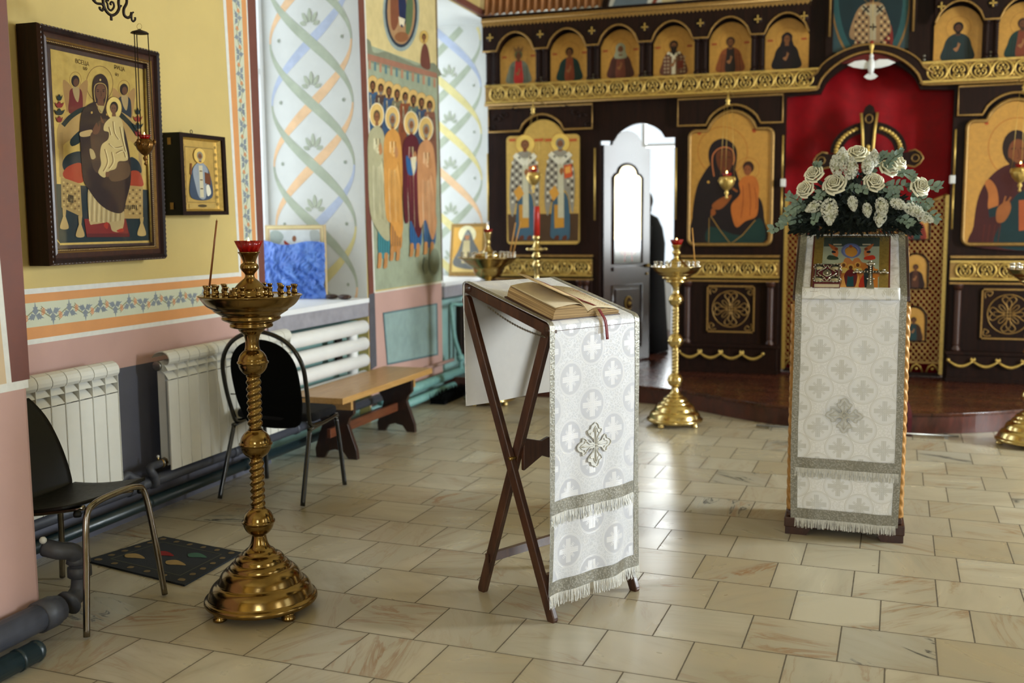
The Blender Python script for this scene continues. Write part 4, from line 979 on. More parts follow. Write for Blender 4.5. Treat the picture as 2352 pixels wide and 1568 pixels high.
# ---- holy doors: lattice leaves, curved top, crowning cross
hd = thing('holy_doors', 'pair of low gilded lattice doors with a crowning cross, before the red curtain', 'door', (XC, 9.5, .15))
def leaf_top(x):
    t = abs(x-XC)/.67
    return 1.56+.19*min(1, max(0, (t-.35)/.65))**.8 if t > .35 else 1.56
def hleaf(sg):
    xa, xb = (XC-.665, XC-.01) if sg < 0 else (XC+.01, XC+.665)
    top = [(xa+(xb-xa)*i/12, 1.45+.30*math.sin(PI/2*min(1, abs(xa+(xb-xa)*i/12-XC)/.6))**1.0) for i in range(13)]
    if True: top = [(x, 1.50+.24*(abs(x-XC)/.665)**1.2-.0) for x, _ in top]
    mb = MB()
    mb.beam((xa, 9.5, .19), (xa, 9.5, top[0][1]), .03, .03, M['gold'], (0, 1, 0)) if sg < 0 else mb.beam((xa, 9.5, .19), (xa, 9.5, top[0][1]), .02, .03, M['gold_dark'], (0, 1, 0))
    mb.beam((xb, 9.5, .19), (xb, 9.5, top[-1][1]), .03, .03, M['gold'], (0, 1, 0)) if sg > 0 else mb.beam((xb, 9.5, .19), (xb, 9.5, top[-1][1]), .02, .03, M['gold_dark'], (0, 1, 0))
    mb.tube([(x, 9.5, z) for x, z in top], .016, M['gold_dark'], 6)
    mb.beam((xa, 9.5, .29), (xb, 9.5, .29), .025, .02, M['gold_dark']); mb.beam((xa, 9.5, .185), (xb, 9.5, .185), .025, .03, M['mahog'])
    fo = mb.build('leaf_frame', hd)
    mb = MB(); st = .058
    def clip(x, z): return xa <= x <= xb and .29 <= z <= 1.50+.24*(abs(x-XC)/.665)**1.2
    for d in (1, -1):
        k = -60
        while k < 60:
            seg = []; c = k*st
            for i in range(0, 90):
                x = xa+(xb-xa)*i/89; z = .3+c+d*(x-XC)*1.25+0.0
                if clip(x, z): seg.append((x, 9.505+.004*d, z))
            if len(seg) > 2: mb.beam(seg[0], seg[-1], .011, .008, M['gold_dark'], (0, 1, 0))
            k += 1
    mb.build('lattice', hd, label='gilded diamond lattice')
    mb = MB()
    n = 5
    for i in range(n):
        x = xa+(xb-xa)*(i+.5)/n
        mb.tube([(x-.05, 9.49, .205), (x-.03, 9.49, .255), (x, 9.49, .275), (x+.03, 9.49, .255), (x+.05, 9.49, .205)], .008, M['gold'], 6); mb.ball((x, 9.488, .235), .014, M['gold'], 8)
    mb.build('foot_carving', hd)
    cx = (xa+xb)/2+sg*.095
    if True:
        for zc, col, col2 in ((1.50, '7b2a20', '1f3a34'), (1.08, '2b1712', '4a2a1c'), (.62, '3c2418', '20383a')):
            sh = [(cx-.10, zc-.14), (cx-.10, zc+.06)]+[(cx+.10*math.cos(PI-PI*i/10), zc+.06+.10*math.sin(PI*i/10)) for i in range(11)][1:]+[(cx+.10, zc-.14)]
            mb = MB(); mb.prism([(x, 9.482, z) for x, z in sh], (0, .015, 0), M['gold_deep']); mb.tube([(x, 9.478, z) for x, z in sh], .009, M['mahog'], 6, True)
            o = mb.build('small_icon', hd, label='little arched icon on the lattice')
            mb = MB(); P = Painter(mb, lambda u, v: (cx+u, 9.482, zc+.04-v), (0, -1, 0), .5); bust(P, 0, 0, .022, 1, col2, col, 8, halo='b08238', ring=None, skin='5c3822'); mb.build('painting', o)
hleaf(-1); hleaf(1)
# crowning cross with the half ring
mb = MB(); yc = 9.46; xc = XC+.01; zc = 2.07
ring = [(xc+.315*math.cos(PI*i/24), zc+.05+.26*math.sin(PI*i/24)) for i in range(25)]; rin = [(xc+.215*math.cos(PI*i/24), zc+.05+.165*math.sin(PI*i/24)) for i in range(25)]
mb.prism([(x, yc, z) for x, z in ring+rin[::-1]], (0, .03, 0), M['mahog']); mb.build('half_ring', hd)
mb = MB()
for i in range(25):
    a = PI*(i+.0)/24
    if abs(a-PI/2) < .32: continue
    r1, r2 = .265, .213; mb.ball((xc+r1*math.cos(a), yc-.004, zc+.05+r2*math.sin(a)), .022, M['gold'], 8, (1, .5, .8))
mb.build('ring_scrolls', hd, label='gilded scrolls on the ring')
mb = MB()
def arm(pts): mb.prism([(x, yc-.02, z) for x, z in pts], (0, .035, 0), M['mahog'])
arm([(xc-.045, 1.55), (xc+.045, 1.55), (xc+.045, 2.0), (xc-.045, 2.0)])
arm([(xc-.045, 2.0), (xc+.045, 2.0), (xc+.06, 2.42), (xc+.035, 2.50), (xc, 2.525), (xc-.035, 2.50), (xc-.06, 2.42)])
for s in (-1, 1): arm([(xc+s*.03, 2.09), (xc+s*.33, 2.11), (xc+s*.38, 2.12), (xc+s*.42, 2.10), (xc+s*.445, 2.055), (xc+s*.42, 2.01), (xc+s*.38, 1.985), (xc+s*.33, 2.0), (xc+s*.03, 2.02)])
cr = mb.build('cross', hd, label='dark cross with gilded edges')
mb = MB()
for s in (-1, 1):
    mb.tube([(xc+s*.066, yc-.03, 2.45), (xc+s*.05, yc-.03, 2.30), (xc+s*.04, yc-.03, 2.12), (xc+s*.038, yc-.03, 1.95)], .012, M['gold'], 8)
    mb.tube([(xc+s*x, yc-.03, z) for x, z in [(.33, 2.115), (.38, 2.125), (.42, 2.10), (.448, 2.055), (.42, 2.008), (.38, 1.98), (.33, 1.992), (.10, 2.015)]], .007, M['gold_dark'], 6)
    mb.tube([(xc+s*.385+.03*math.cos(2*PI*i/14), yc-.026, 2.055+.03*math.sin(2*PI*i/14)) for i in range(14)], .005, M['gold_dark'], 6, True)
for i in range(5): mb.ball((xc, yc-.03, 2.16-.03*i), .02, M['gold'], 8, (.9, .5, 1.1))
mb.tube([(xc+.03*math.cos(2*PI*i/14), yc-.026, 2.40+.036*math.sin(2*PI*i/14)) for i in range(14)], .005, M['gold_dark'], 6, True)
mb.build('gilded_edges', cr)
# ---- side door standing ajar
dth = math.radians(60); dv = Vector((math.cos(dth), math.sin(dth), 0)); dn = Vector((math.sin(dth), -math.cos(dth), 0)); D0 = Vector((-2.262, 9.53, 0))
door = thing('side_door', 'dark varnished side door of the icon screen standing ajar, with an arched icon pane', 'door', tuple(D0+Vector((0, 0, .15))))
def dp(u, z, n=0): return D0+dv*u+dn*n+Vector((0, 0, z))
DW = .665
g = G('door_varnish'); v = g.coord(); n = g.noise(v, 12, 5, .6); M['varnish'] = g.fin(g.mix(n, hexc('1d0e0b'), hexc('2e1611')), .22, 0, .6, .5)
g.b.inputs['Coat Roughness'].default_value = .15
outl = [(0, .17), (DW, .17), (DW, 2.26), (DW-.10, 2.26)]+[(DW/2+.21*math.cos(PI*i/14), 2.27+.14*math.sin(PI*i/14)) for i in range(15)]+[(.10, 2.26), (0, 2.26)]
pan = [(.125, 1.13), (.545, 1.13), (.545, 1.96), (.51, 1.99)]+[(DW/2+.14*math.cos(PI*i/12), 2.0+.09*math.sin(PI*i/12)) for i in range(13)]+[(.16, 1.99), (.125, 1.96)]
mb = MB(); mb.prism([dp(u, z, 0) for u, z in outl], dn*-.04, M['varnish']); db = mb.build('door_leaf', door)
mb = MB()
mb.tube([dp(u, z, .004) for u, z in pan], .014, M['varnish'], 8, True)
for z0, z1 in ((.30, .92),):
    mb.tube([dp(u, z, .004) for u, z in ((.12, z0), (.545, z0), (.545, z1), (.12, z1))], .012, M['varnish'], 6, True)
mb.prism([dp(u, z, .0) for u, z in ((.16, .34), (.50, .34), (.50, .88), (.16, .88))], dn*.012, M['varnish'])
mb.prism([dp(u, z, .0) for u, z in ((.12, 1.06), (.55, 1.06), (.55, 1.10), (.12, 1.10))], dn*.02, M['varnish'])
mb.build('mouldings', door)
g = G('glazed_icon'); n = g.noise(g.coord(), 10, 4); M['glazed_gold'] = g.fin(g.mix(n, hexc('b99a4a'), hexc('d0b064')), .1, .35, 1.0, 1.0)
mb = MB(); mb.prism([dp(u, z, .0) for u, z in pan], dn*.004, M['glazed_gold']); ip = mb.build('icon_pane', door, label='glossy arched icon of a winged angel')
mb = MB(); P = Painter(mb, lambda u, v: dp(u, v, .004), dn, .12)
P.poly('1c2c24', [(.13, 1.135), (.54, 1.135), (.54, 1.36), (.13, 1.36)])
for s in (-1, 1): P.blob('59606a', [(.335, 1.78), (.335+s*.10, 1.86), (.335+s*.17, 1.84), (.335+s*.17, 1.6), (.335+s*.09, 1.42), (.335+s*.05, 1.6)])
P.blob('6b5a3a', [(.295, 1.80), (.375, 1.80), (.425, 1.55), (.445, 1.26), (.235, 1.26), (.255, 1.55)]); P.blob('8a4a26', [(.255, 1.36), (.425, 1.36), (.455, 1.22), (.235, 1.22)])
for s in (-1, 1): P.line('8c2a1a', [(.345+s*.05, 1.24), (.345+s*.055, 1.15)], .02, False)
P.ell('c9a85a', .335, 1.87, .06, .06); P.ell('3a2418', .335, 1.87, .034, .038); P.ell('8a5c3a', .335, 1.862, .024, .032)
mb.build('painting', ip)
mb = MB(); mb.tube([dp(.62, 1.10, 0), dp(.62, 1.10, .05), dp(.55, 1.10, .055)], .009, M['brass_new'], 8); mb.ball(dp(.62, 1.10, .02), .022, M['brass_new'], 10); mb.ball(dp(.62, 1.02, .008), .014, M['brass_new'], 8); mb.build('door_handle', door, label='brass door handle')
mb = MB(); mb.ball(dp(.335, .74, .012), .06, M['mahog_red'], 14, (.75, .35, 1)); mb.ball(dp(.335, .74, .03), .022, M['gold'], 8); mb.tube([dp(.335+.045*math.cos(2*PI*i/16), .74+.065*math.sin(2*PI*i/16), .02) for i in range(16)], .006, M['gold'], 6, True); mb.build('boss', door, label='carved oval boss with gilt rim')
# ---- altar side seen through the doorway: person, small covered table
per = thing('person', 'person in a long black cassock seen from behind, half hidden by the open side door', 'person', (-2.0, 10.75, .15))
def loft(secs, m, mb, n=20):
    V = []; 
    for (x, y, z, rx, ry, tx) in secs:
        for k in range(n):
            a = 2*PI*k/n; V.append((x+rx*math.cos(a), y+ry*math.sin(a), z+tx*math.cos(a)))
    F = [(i*n+k, i*n+(k+1) % n, (i+1)*n+(k+1) % n, (i+1)*n+k) for i in range(len(secs)-1) for k in range(n)]
    F += [tuple(range(n-1, -1, -1)), tuple((len(secs)-1)*n+k for k in range(n))]
    mb.add(V, F, m, True)
bx, by = -2.03, 10.75
mb = MB()
loft([(bx, by, .17, .19, .24, 0), (bx, by, .5, .165, .215, 0), (bx, by, .9, .14, .19, 0), (bx, by, 1.1, .135, .19, 0), (bx-.01, by, 1.3, .15, .21, .01), (bx-.03, by, 1.45, .14, .225, .02), (bx-.05, by, 1.55, .11, .18, .03), (bx-.075, by, 1.60, .065, .075, .02), (bx-.085, by, 1.635, .05, .055, .01)], M['robe'], mb, 28)
for s in (-1, 1): mb.tube([(bx-.03, by+s*.19, 1.49), (bx-.03, by+s*.245, 1.30), (bx-.07, by+s*.235, 1.12), (bx-.22, by+s*.18, 1.06), (bx-.30, by+s*.14, 1.09)], [.07, .062, .058, .062, .075], M['robe'], 14)
mb.build('cassock', per)
mb = MB(); hx, hz = bx-.11, 1.735
mb.ball((hx, by, hz), .105, M['skin'], 20, (.92, .74, 1.12)); mb.tube([(bx-.08, by, 1.58), (hx+.01, by, 1.68)], .052, M['skin'], 14)
mb.ball((hx-.105, by, hz-.01), .022, M['skin'], 10, (1.1, .7, 1.4)); mb.ball((hx-.075, by, hz-.07), .04, M['skin'], 12, (.9, 1, .8))
for s in (-1, 1):
    mb.ball((hx+.005, by+s*.078, hz-.005), .026, M['skin'], 10, (.8, .35, 1.2)); mb.ball((hx-.088, by+s*.03, hz+.012), .011, M['white_line'], 8)
mb.tube([(hx-.1, by-.022, hz-.058), (hx-.104, by, hz-.06), (hx-.1, by+.022, hz-.058)], .005, M['pink'], 6)
for s in (-1, 1):   # hands with five fingers, held together in front
    w0 = Vector((bx-.32, by+s*.13, 1.10)); mb.tube([w0+Vector((.04, 0, 0)), w0+Vector((-.03, -s*.02, 0)), w0+Vector((-.075, -s*.035, -.005))], [.027, .036, .03], M['skin'], 10)
    for k, L in enumerate((.062, .07, .066, .052)):
        b0 = w0+Vector((-.075, -s*.035+(k-1.5)*.017, 0)); mb.tube([b0, b0+Vector((-L*.5, 0, -.008)), b0+Vector((-L*.9, 0, -.03))], [.0095, .009, .007], M['skin'], 8)
    b0 = w0+Vector((-.03, -s*.05, .01)); mb.tube([b0, b0+Vector((-.03, -s*.025, .012)), b0+Vector((-.055, -s*.03, .01))], [.012, .011, .008], M['skin'], 8)
mb.build('body', per)
mb = MB(); mb.ball((hx+.018, by, hz+.02), .112, M['hair'], 20, (.92, .80, 1.06)); mb.ball((hx+.05, by, hz-.06), .07, M['hair'], 14, (.8, .95, 1.2)); mb.ball((hx-.07, by, hz-.10), .045, M['hair'], 12, (.8, 1, 1.3)); mb.build('hair', per, label='short grey-brown hair and beard')
mb = MB()
for s in (-1, 1): mb.ball((bx-.06, by+s*.09, .175), .05, M['blackplastic'], 12, (2.3, .9, .5))
mb.build('shoes', per)
tb = thing('altar_table', 'small table under a white cloth beyond the open side door', 'table', (-1.63, 11.3, .15))
mb = MB(); mb.grid(lambda u, v: (-1.63+(.26+.02*math.sin(8*2*PI*u)*(1-v))*math.cos(2*PI*u)*1.0, 11.3+(.26+.02*math.sin(8*2*PI*u)*(1-v))*math.sin(2*PI*u), .17+v*.78), 64, 6, M['sill']); mb.build('table_cloth', tb, thick=.004)
mb = MB(); mb.lathe([(.27, .95), (.27, .965)], M['sill'], 32, (-1.63, 11.3, 0)); mb.build('table_top', tb)
mb = MB(); mb.lathe([(.05, .966), (.055, .975), (.02, 1.0), (.018, 1.06), (.05, 1.10), (.085, 1.16), (.09, 1.24), (.06, 1.29), (.02, 1.32), (.012, 1.36), (.001, 1.37)], M['silver'], 24, (-1.68, 11.25, 0))
tag(mb.build('silver_vessel'), 'silver lidded vessel on the white-covered table beyond the side door', 'vessel')
# ---- pleated canopy and painted vault over the screen
mb = MB(); V = []
n = 34
for i in range(n+1):
    x = -3.47+i*(1.20)/n; yy = 9.50+(.0 if i % 2 else .06); V.append((x, yy, 3.515 if i % 2 else 3.555)); V.append((x, yy+.15, 4.5))
mb.add(V, [(2*i, 2*i+2, 2*i+3, 2*i+1) for i in range(n)], None if False else plain('pleated_orange', 'a06e45', .8, 0, .3, 5)); 
ob = mb.build('pleated_canopy', thick=.006); tag(ob, 'orange pleated canopy above the left end of the icon screen', 'canopy')
mb = MB(); mb.box((-3.5, 9.56, 3.46), (-2.25, 9.62, 3.53), M['mahog']); mb.beam((-2.26, 9.52, 3.50), (-2.02, 9.52, 4.5), .05, .06, M['mahog'], (0, 1, 0)); mb.build('canopy_rail', ob)
mb = MB(); mb.box((-2.1, 11.6, 3.45), (XR, 11.7, 4.7), M['cream'])
P = Painter(mb, lambda px, py: PX(px, py, y=11.6), (0, -1, 0), .8)
P.poly('6f7f8c', [(1395, 40), (1430, -40), (1500, -40), (1470, 60), (1395, 60)]); P.poly('8c4a38', [(1480, 40), (1520, -40), (1530, -40), (1490, 40)])
P.blob('7f8c96', [(1520, 20), (1560, 0), (1590, 12), (1580, 30), (1530, 34)]); P.blob('7f8c96', [(1640, 8), (1668, 2), (1680, 14), (1650, 20)])
struct(mb, 'wall_vault')
mb = MB(); mb.beam((XL+.0, 5.0, 3.56), (XL+.0, 9.82, 3.56), .06, .06, M['brown']); struct(mb, 'trim_1')
# ================================================================== LECTERN (folding, with its brocade cloth and open book)
wa = math.radians(61.5); LW = Vector((math.cos(wa), math.sin(wa), 0)); LD = Vector((math.sin(wa), -math.cos(wa), 0)); LC = Vector((-1.23, 3.692, 0))
def lp(w_, d, z): return LC+LW*w_+LD*d+Vector((0, 0, z))
lec = thing('lectern', 'dark wooden folding X-legged lectern draped with a long silvery white cloth', 'lectern', tuple(LC+LW*.24))
LWID = .49
def slat(mb, a, b, wv, w_, th, m, rnd=True):
    """flat bar a->b lying in the plane square to wv, with rounded ends"""
    a, b = Vector(a), Vector(b); d = (b-a).normalized(); s = d.cross(wv).normalized(); pts = []
    for i in range(7): t = -PI/2+PI*i/6; pts.append(b+s*(w_/2*math.sin(t))+d*(w_/2*math.cos(t)))
    for i in range(7): t = PI/2-PI*i/6; pts.append(a+s*(w_/2*math.sin(t))-d*(w_/2*math.cos(t)))
    mb.prism([p-wv*th/2 for p in pts], wv*th, m)
for k, w_ in enumerate((0.0, LWID-.03)):
    io = .018 if k == 0 else -.018
    mb = MB(); slat(mb, lp(w_-io*.6, .215, .012), lp(w_-io*.6, -.262, 1.205), LW, .042, .024, M['walnut']); mb.build('leg', lec, bevel=.004)
    mb = MB(); slat(mb, lp(w_+io*.9, -.215, .012), lp(w_+io*.9, .165, 1.10), LW, .042, .024, M['walnut']); mb.build('leg', lec, bevel=.004)
    mb = MB(); mb.lathe([(.007, -.03), (.007, .03)], M['brass'], 10, (0, 0, 0), axis='x'); mb.v = [tuple(lp(w_+p[0], 0+p[1], .60+p[2])) for p in mb.v]; mb.build('pivot_bolt', lec, label='small brass pivot bolt')
mb = MB(); mb.beam(lp(0, -.17, .155), lp(LWID-.03, -.17, .155), .022, .035, M['walnut']); mb.build('stretcher', lec)
mb = MB(); mb.beam(lp(0, .17, .155), lp(LWID-.03, .17, .155), .022, .035, M['walnut']); mb.build('stretcher', lec)
mb = MB(); sh = [(.02, .55), (.12, .595), (.16, .58), (.20, .60), (.27, .60), (.31, .58), (.35, .595), (.45, .55), (.45, .68), (.35, .655), (.31, .665), (.27, .65), (.20, .65), (.16, .665), (.12, .655), (.02, .68)]
mb.prism([lp(a, .015, z) for a, z in sh], LD*.018, M['walnut']); mb.build('shaped_rail', lec, bevel=.003)
# top frame
dB, zB, dF, zF = -.262, 1.272, .205, 1.132
for w_ in (.0, LWID-.03): 
    mb = MB(); slat(mb, lp(w_, dB, zB-.02), lp(w_, dF, zF-.02), LW, .04, .022, M['walnut']); mb.build('top_rail', lec, bevel=.003)
for d, z in ((dB, zB-.018), (dF, zF-.018)):
    mb = MB(); mb.tube([lp(-.02, d, z), lp(LWID-.01, d, z)], .019, M['walnut'], 12); mb.build('top_bar', lec)
mb = MB(); mb.grid(lambda u, v: lp(.0+u*(LWID-.03), dB+(dF-dB)*v, zB-.022+(zF-zB)*v-.012*math.sin(PI*v)), 4, 10, M['blackfab']); mb.build('top_sling', lec)
mb = MB(); n = 46
for i in range(n):
    v = .30+.68*i/n; c = lp(-.022, dB+(dF-dB)*v, zB-.045+(zF-zB)*v-.014*math.sin(PI*(i/n))); L = .0075; tt = (LD*(dF-dB)+Vector((0, 0, zF-zB))).normalized(); sd = LW if i % 2 else Vector((0, 0, 1))
    mb.tube([c+tt*L*math.cos(2*PI*k/8)+sd*.0035*math.sin(2*PI*k/8) for k in range(8)], .0011, M['chrome'], 4, True)
mb.build('chain', lec, label='fine metal chain along the side')
# cloth path: s in metres from the hem behind, over the top, down the front
def make_path(pts, r=.02):
    P_ = [Vector((a, b, 0)) for a, b in pts]; out = [P_[0]]
    for i in range(1, len(P_)-1):
        a, b, c = P_[i-1], P_[i], P_[i+1]; u = (a-b).normalized(); v = (c-b).normalized()
        for k in range(7):
            t = k/6; out.append((b+u*r)*(1-t)**2+b*2*t*(1-t)+(b+v*r)*t*t)
    out.append(P_[-1]); S = [0]
    for a, b in zip(out, out[1:]): S.append(S[-1]+(b-a).length)
    def f(s):
        s = max(0, min(S[-1]-1e-6, s))
        for i in range(len(S)-1):
            if s <= S[i+1]:
                t = (s-S[i])/(S[i+1]-S[i]+1e-9); p = out[i].lerp(out[i+1], t); d = (out[i+1]-out[i]).normalized(); return p, Vector((-d.y, d.x, 0))
    return f, S[-1]
def sheet(mb, f, tp, wr, sr, off, m, nu, nv, wave=None, uvk=1):
    def fn(u, v):
        w_ = wr[0]+(wr[1]-wr[0])*u; s = sr[0]+(sr[1]-sr[0])*v; p, n = f(s); dd = wave(w_, s) if wave else 0; ww = w_ if not isinstance(dd, tuple) else w_+dd[1]; q = dd if not isinstance(dd, tuple) else dd[0]
        return tp(ww, p.x+n.x*(off+q), p.y+n.y*(off+q))
    mb.grid(fn, nu, nv, m, True, lambda u, v: (wr[0]+(wr[1]-wr[0])*u+.03, -(sr[0]+(sr[1]-sr[0])*v)))
def fringe(mb, f, tp, wr, s0, L, off, m, wave=None, n=150):
    random.seed(3)
    for i in range(n):
        w_ = wr[0]+(wr[1]-wr[0])*(i+.5)/n; a = random.uniform(-.004, .004); ll = L*random.uniform(.85, 1.08)
        q = wave(w_, s0) if wave else 0; 
        if isinstance(q, tuple): w2 = w_+q[1]; q = q[0]
        else: w2 = w_
        p0, n0 = f(s0); p1, n1 = f(s0-.001)
        d = (p0-p1).normalized(); A = [p0+n0*(off+q), p0+n0*(off+q+random.uniform(-.002, .004))+d*ll*.5, p0+n0*(off+q+random.uniform(-.002, .005))+d*ll]
        hw = (wr[1]-wr[0])/n*.52; V = []
        for k, c in enumerate(A):
            for sg in (-1, 1): V.append(tp(w2+a*k/2+sg*hw, c.x, c.y))
        mb.add(V, [(0, 1, 3, 2), (2, 3, 5, 4)], m)
fL, SL = make_path([(dB-.006, .775), (dB-.006, zB+.012), (dF+.018, zF+.012), (dF+.018, .105)], .022)
zlip = None
def waveL(w_, s):
    k = max(0, s-1.05)/1.0; b = max(0, .45-s)/.45
    return (.010*k*math.sin(w_*15+1.0+s*1.3)+.006*k*math.sin(w_*34+s*5)-.012*b*math.sin(w_*11+.6), (.012*k if w_ > .2 else -.01*k)-.02*b*(w_-.2))
W0_, W1_ = -.028, .478
lc = thing('lectern_cloth', 'silvery white brocade cloth with circled crosses hanging over the folding lectern', 'cloth', tuple(lp(.24, 0, 1.2)))
mb = MB(); sheet(mb, fL, lp, (W0_, W1_), (0, SL), 0, M['brocade_shine'], 40, 150, waveL); mb.build('cloth', lc, thick=.0016, recalc=False)
mb = MB(); sheet(mb, fL, lp, (W0_+.004, W1_-.004), (0.001, .47), -.0022, M['lining'], 30, 30, waveL); mb.build('cloth_lining', lc, recalc=False, label='greyish woven back of the cloth')
for a, b in ((W0_-.001, W0_+.024), (W1_-.026, W1_+.001)):
    mb = MB(); sheet(mb, fL, lp, (a, b), (.45, SL), .0024, M['braid'], 3, 130, waveL); mb.build('side_braid', lc, recalc=False, label='silver braid edging')
zs = lambda z: SL-(z-.105)
for z0, z1, fr_l in ((.47, .42, .045), (.155, .105, .05)):
    mb = MB(); sheet(mb, fL, lp, (W0_+.002, W1_-.03 if z0 > .3 else W1_), (zs(z0), min(SL, zs(z1))), .0032, M['braid'], 40, 8, waveL); mb.build('hem_braid', lc, recalc=False, label='silver braid band')
    mb = MB(); fringe(mb, fL, lp, (W0_+.002, W1_-.03 if z0 > .3 else W1_), min(SL-.0005, zs(z1)), fr_l, .004, M['fringe'], waveL, 190); mb.build('fringe', lc, recalc=False, label='silver fringe')
def orthocross(mb, tp, cx, s_, r, m, f, off, wave):
    """embroidered flared cross made of raised cords"""
    def q(u, v, h):
        p, n = f(s_-v); dd = wave(cx+u, s_-v) if wave else (0, 0); return tp(cx+u+dd[1], p.x+n.x*(off+dd[0]+h), p.y+n.y*(off+dd[0]+h))
    for k in range(4):
        a = k*PI/2
        def R2(u, v): return (u*math.cos(a)-v*math.sin(a), u*math.sin(a)+v*math.cos(a))
        ol = [(.10, .10), (.14, .35), (.33, .52), (.38, .68), (.22, .72), (.16, .88), (0, 1.0), (-.16, .88), (-.22, .72), (-.38, .68), (-.33, .52), (-.14, .35), (-.10, .10)]
        P_ = [R2(u*r, v*r) for u, v in ol]; mb.add([q(u, v, .0015) for u, v in P_]+[q(0, 0, .0015)], [tuple(range(len(P_)+1))], M['satin'])
        mb.tube([q(*R2(u*r, v*r), .003) for u, v in spl(ol, 3, False)], .0022, m, 6)
        mb.tube([q(*R2(u*r*.6, v*r*.8), .003) for u, v in spl(ol, 3, False)], .0018, m, 6)
        mb.tube([q(*R2(0, v), .003) for v in (0, .3*r, .6*r, .85*r)], [.003, .0025, .004, .001], m, 6)
        mb.tube([q(*R2(v*.7, v*.7), .002) for v in (0, .2*r, .42*r)], [.003, .0025, .001], m, 6)
    mb.ball(q(0, 0, .003), .006, m, 8)
mb = MB(); orthocross(mb, lp, .212, zs(.655), .088, M['fringe'], fL, .002, waveL); mb.build('embroidered_cross', lc, recalc=False, label='embroidered silver cross')
# open book
sl = Vector((0, 0, 0)); bt = math.atan2(zB-zF, dF-dB); BX = LW; BY = (LD*(dF-dB)+Vector((0, 0, zF-zB))).normalized(); BN = BX.cross(BY)*-1 if BX.cross(BY).z < 0 else BX.cross(BY)
B0 = lp(.20, .075, zF+(zB-zF)*(dF-.075)/(dF-dB)+.016)
def bp(u, v, n): return B0+BX*u+BY*v+BN*n
book = thing('open_book', 'thick old book lying open on the lectern cloth, red ribbon across it', 'book', tuple(B0))
mb = MB(); mb.prism([bp(-.20, -.135, .0), bp(.185, -.135, 0), bp(.185, .135, 0), bp(-.20, .135, 0)], BN*.005, M['mahog_red']); mb.build('cover', book, bevel=.001)
def block(mb, us, hs, m, nv=2):
    n = len(us); V = []
    for v in (-.13, .13):
        for u, h in zip(us, hs): V.append(bp(u, v, h))
        for u, h in zip(us, hs): V.append(bp(u, v, .005))
    a = 2*n; F = [tuple([i for i in range(n)]+[n+i for i in range(n-1, -1, -1)]), tuple([a+i for i in range(n-1, -1, -1)]+[a+n+i for i in range(n)])]
    for i in range(n-1): F.append((i, i+1, a+i+1, a+i))
    F.append((0, a, a+n, n)); F.append((n-1, 2*n-1, a+2*n-1, a+n-1)); mb.add(V, F, m)
g = G('page_edges'); v = g.coord(); nn = g.noise(v, 60, 3); dt = g.n('ShaderNodeVectorMath', operation='DOT_PRODUCT'); g.ln(v, dt.inputs[0]); dt.inputs[1].default_value = BN; hgt_ = dt.outputs['Value']; nv = g.comb(g.M('MULTIPLY', hgt_, 260.0), g.M('MULTIPLY', g.sep(v)[0], 3.0), 0.0); pn = g.noise(nv, 1.0, 4, .6)
M['edges'] = g.fin(g.mix(g.rng(pn, .35, .65, 0, 1), hexc('5f4426'), hexc('c2a372')), .85)
mb = MB(); us = [-.19, -.185, -.16, -.12, -.07, -.03, -.005]; block(mb, us, [.030, .046, .052, .054, .052, .045, .020], M['edges']); mb.build('page_block', book)
mb = MB(); us = [-.005, .02, .05, .09, .13, .165, .178]; block(mb, us, [.020, .034, .035, .031, .026, .021, .018], M['edges']); mb.build('page_block', book)
def leafsheet(us, hs, m, v0=-.128, v1=.128, curl=0): 
    mb = MB(); S = spl(list(zip(us, hs)), 5, False); n = len(S)
    mb.add([bp(u, v0, h) for u, h in S]+[bp(u, v1, h+curl*(i/n)) for i, (u, h) in enumerate(S)], [(i, i+1, n+i+1, n+i) for i in range(n-1)], m, True); return mb
mb = leafsheet([-.005, .03, .08, .13, .175], [.024, .038, .036, .030, .0225], M['page']); pg = mb.build('page', book, thick=.0006, recalc=False)
mb = leafsheet([-.005, -.05, -.11, -.188], [.026, .056, .059, .050], M['page']); mb.build('page', book, thick=.0006, recalc=False)
mb = leafsheet([-.004, -.05, -.10, -.16], [.028, .062, .085, .098], M['paper'], curl=.004); mb.build('lifted_leaf', book, thick=.003, recalc=False)
mb = MB(); random.seed(5)
for r in range(17):
    v = -.105+r*.0125; red = r in (1, 2)
    u = .022
    while u < (.12 if r == 1 else .155):
        l = random.uniform(.006, .018); hh = .0372-.1*max(0, u-.05)+.0012
        mb.add([bp(u, v, hh), bp(u+l, v, hh-.0005), bp(u+l, v+(.0045 if red else .0035), hh-.0005), bp(u, v+(.0045 if red else .0035), hh)], [(0, 1, 2, 3)], paint('a04a3a' if red or r % 6 == 5 else 'b09a7a', .8)); u += l+.004
mb.build('printed_lines', pg, recalc=False)
mb = MB(); rb = spl([(-.045, -.145, .062), (-.02, -.10, .056), (.012, -.04, .044), (.03, .04, .040), (.05, .115, .036), (.06, .15, .012), (.066, .17, -.012), (.075, .19, -.075)], 5, False)
n = len(rb); mb.add([bp(u-.008, v, h+.002) for u, v, h in rb]+[bp(u+.008, v, h+.002) for u, v, h in rb], [(i, i+1, n+i+1, n+i) for i in range(n-1)], M['ribbon'], True); mb.build('ribbon_marker', book, thick=.0008, recalc=False, label='dark red ribbon marker')
mb = MB(); 
for k in range(8): mb.tube([bp(.03+.002*k, .125, .036), bp(.032+.003*k, .165, .0), bp(.026+.004*k, .18, -.05)], .0006, M['paper'], 4)
mb.build('thread_tassel', book)
